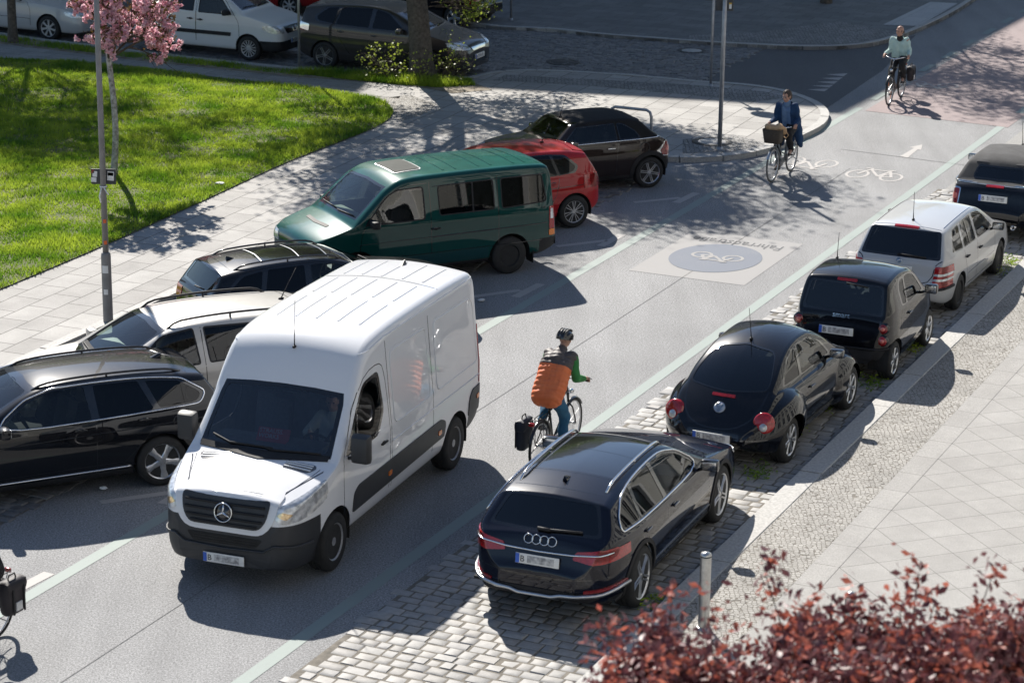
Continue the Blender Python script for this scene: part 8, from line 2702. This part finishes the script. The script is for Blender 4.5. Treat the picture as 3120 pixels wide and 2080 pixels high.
lb = G(330, 980, ZP)
lamp = empty('lamp_post', lb, 0, 'grey lamp post with a thick foot and stickers beside the silver estate', 'lamp post')
b = bmesh.new(); lathe(b, [(.085, -.1), (.078, .0), (.076, 1.06), (.07, 1.10), (.05, 1.12)], (0, 0, 0), 'z', 20); mk('foot', b, M_LAMPG, lamp, 50)
b = bmesh.new(); tube(b, [(0, 0, 1.1), (0, 0, 3.6), (0, 0, 7.0)], [.047, .044, .036], 14); mk('pole', b, M_LAMPG, lamp, 50)
b = bmesh.new(); box(b, (.16, .02, 7.05), (.46, .16, .09), None, .04); mk('lantern', b, M_LAMPG, lamp, 50)
for z, m_, sz, a in ((1.28, M_ORSTK, .05, 4.9), (1.62, M_ORSTK, .05, 4.9), (.86, M_PAPER, .10, 4.6), (.5, M_PAPER, .07, 4.6)):
    rad = .079 if z < 1.1 else .0485
    b = bmesh.new(); prev = None
    for k in range(5):
        an = a + (k - 2) * sz / rad / 4
        cur = [b.verts.new((rad * math.cos(an), rad * math.sin(an), z + e)) for e in (-sz * .6, sz * .6)]
        if prev: b.faces.new((prev[0], cur[0], cur[1], prev[1]))
        prev = cur
    mk('sticker', b, m_, lamp, 50)
b = bmesh.new(); box(b, (0, .055, 2.30), (.38, .012, .24), None, .004); o = mk('sign_plate', b, M_SIGNB, lamp, 30)
for (x, z, sx, sz, m_) in ((-.13, 2.34, .07, .09, M_PAPER), (-.15, 2.25, .08, .07, M_PAPER), (.11, 2.31, .10, .14, M_PAPER), (.11, 2.34, .085, .05, M_REDSTK), (-.16, 2.38, .04, .05, M_REDSTK)):
    b = bmesh.new(); box(b, (x, .047, z), (sx, .004, sz), Matrix.Rotation(.08, 3, 'Y')); mk('sticker', b, m_, o, 0)
b = bmesh.new(); tube(b, [(.05 * math.cos(k * .63), .05 * math.sin(k * .63), 2.16) for k in range(10)], .012, 6, True); tube(b, [(-.02, -.055, 2.15), (-.05, -.07, 2.02), (-.035, -.065, 1.92)], .012, 5); tube(b, [(.02, -.055, 2.15), (.07, -.07, 2.07), (.09, -.065, 2.04)], .011, 5); mk('ribbon', b, M_PAPER, lamp, 50)


def post(px, py, label, r=.035, h=4.2, z=ZP, cat='sign post', m=M_GALV, group=None):
    root = empty('sign_post', G(px, py, z), 0, label, cat, group)
    b = bmesh.new(); tube(b, [(0, 0, -.05), (0, 0, h)], r, 14); mk('pole', b, m, root, 50)
    b = bmesh.new(); lathe(b, [(r + .02, -.02), (r + .018, .05), (r, .06)], (0, 0, 0), 'z', 14); mk('collar', b, m, root, 50)
    return root


pa = post(2192, 455, 'tall galvanised sign post by the white manhole at the pavement corner', .045, 4.4)
for z, wd, hh, st in ((3.45, .52, .34, (.2, .02)), (3.02, .36, .34, (.12, -.08))):
    b = bmesh.new(); box(b, (.0, .07, z), (wd, .02, hh), None, .005); o = mk('sign_plate', b, M_SIGNB, pa, 30)
    b = bmesh.new(); box(b, (st[0], .058, z + st[1]), (.05, .004, .09)); mk('sticker', b, M_PAPER, o, 0)
    b = bmesh.new(); box(b, (st[0], .058, z + st[1] + .06), (.05, .004, .03)); mk('sticker', b, M_YELSTK, o, 0)
pb_ = post(2165, 263, 'thin galvanised sign post on the rounded corner behind the tall one', .03, 2.9)
b = bmesh.new(); lathe(b, [(.0, .04), (.30, .04), (.30, .055), (0, .055)], (0, 0, 2.62), 'y', 32); mk('round_sign', b, M_SIGNB, pb_, 30)
b = bmesh.new(); box(b, (0, .05, 2.12), (.36, .014, .26), None, .004); mk('sign_plate', b, M_SIGNB, pb_, 30)
post(912, 214, 'thin galvanised post on the verge between the white small van and the grey people carrier', .032, 3.6)
post(1557, 62, 'thin post on the far pavement behind the black hatchback', .03, 3.4)


def bollard(p, label):
    root = empty('bollard', p, 0, label, 'bollard', 'steel bollards along the pavement edge')
    b = bmesh.new(); lathe(b, [(.062, -.02), (.062, .0), (.062, .86), (.058, .885), (.0, .90)], (0, 0, 0), 'z', 24); mk('tube', b, M_STAIN, root, 40)
    b = bmesh.new(); lathe(b, [(.0635, .845), (.064, .852), (.0635, .86)], (0, 0, 0), 'z', 24); mk('ring', b, M_SIGNB, root, 40)
    b = bmesh.new(); lathe(b, [(.09, .0), (.085, .02), (.06, .025)], (0, 0, 0), 'z', 24); mk('base', b, M_STAIN, root, 40)


bollard(G(2143, 1912, .12), 'steel bollard on the kerb edge behind the dark blue estate car')
bollard(G(2580, 2040, .12), 'steel bollard half hidden by the dark red leaves')

# bicycle hoop behind the brown convertible
h0, h1 = G(1857, 446, ZP), G(1982, 460, ZP)
hp_ = empty('bicycle_hoop', h0.lerp(h1, .5), 0, 'galvanised bicycle hoop on the pavement behind the brown convertible', 'bicycle stand')
q0, q1 = h0 - hp_.location, h1 - hp_.location
b = bmesh.new(); d = (q1 - q0)
pts = [q0 + Vector((0, 0, -.05)), q0 + Vector((0, 0, .70)), q0 + d * .04 + Vector((0, 0, .80)), q0 + d * .12 + Vector((0, 0, .84)), q1 - d * .12 + Vector((0, 0, .84)), q1 - d * .04 + Vector((0, 0, .80)), q1 + Vector((0, 0, .70)), q1 + Vector((0, 0, -.05))]
tube(b, [Vector((*q, 0)).to_3d() if False else Vector(q) for q in pts], .03, 10); mk('hoop', b, M_GALV, hp_, 60)


def manhole(px, py, z, r, m1, m2, label, ring=0):
    root = empty('manhole_cover', G(px, py, z), 0, label, 'manhole cover', 'manhole covers')
    b = bmesh.new(); lathe(b, [(r * .72, .006), (r * .74, .012), (r, .010), (r * 1.02, .0)], (0, 0, 0), 'z', 36); mk('frame', b, m1, root, 40)
    b = bmesh.new(); lathe(b, [(0, .011), (r * .70, .010), (r * .72, .004)], (0, 0, 0), 'z', 36); mk('lid', b, m2, root, 40)


M_IRON = mat('cast iron', (.06, .058, .055), .6, .4, var=.3, scale=20, bump=.5, bscale=40)
M_CONC = mat('pale concrete lid', (.42, .41, .39), .8, var=.1, scale=8)
manhole(2170, 432, ZP + .006, .42, M_IRON, M_CONC, 'round manhole with pale concrete lid beside the tall sign post')
manhole(1715, 190, .02, .42, M_IRON, M_IRON, 'round iron manhole cover among the cross street setts')
manhole(2108, 155, .02, .36, M_IRON, M_CONC, 'round manhole with grey lid at the end of the cross street setts')

# litter and weeds
for (x, y, z, s, lab) in ((670, 561, ZP + .05, .09, 'crumpled white paper lying on the lawn'), (1467, 917, .01, .06, 'small scrap of paper on the road behind the green minibus'), (316, 1490, .03, .05, 'white scrap of paper beside the rear wheel of the black estate')):
    b = bmesh.new(); ball(b, (0, 0, .02), (s, s * .6, .02), 2)
    for v in b.verts: v.co += Vector((random.uniform(-.4, .4), random.uniform(-.4, .4), random.uniform(-.1, .2))) * s * .4
    o = mk('paper_scrap', b, M_PAPER, None, 0); o.location = G(x, y, z); tag(o, lab, 'litter')
wl = [(2520, 1235), (2650, 1165), (2780, 1060), (2420, 1300), (2310, 1440), (2000, 1840), (3080, 800), (3040, 820)]
wr = random.Random(2)
wp = []
for x, y in wl:
    for _ in range(70):
        c = G(x, y, 0.03); wp.append(c + Vector((wr.gauss(0, .10), wr.gauss(0, .16), abs(wr.gauss(0, .03)))))
o = leaves('weeds', wp, 1500, .05, M_GRASS, None, 6, .03, .4)
tag(o, 'small weeds growing along the foot of the right hand kerb', 'weeds', None, 'stuff')
bpy.context.view_layer.update()
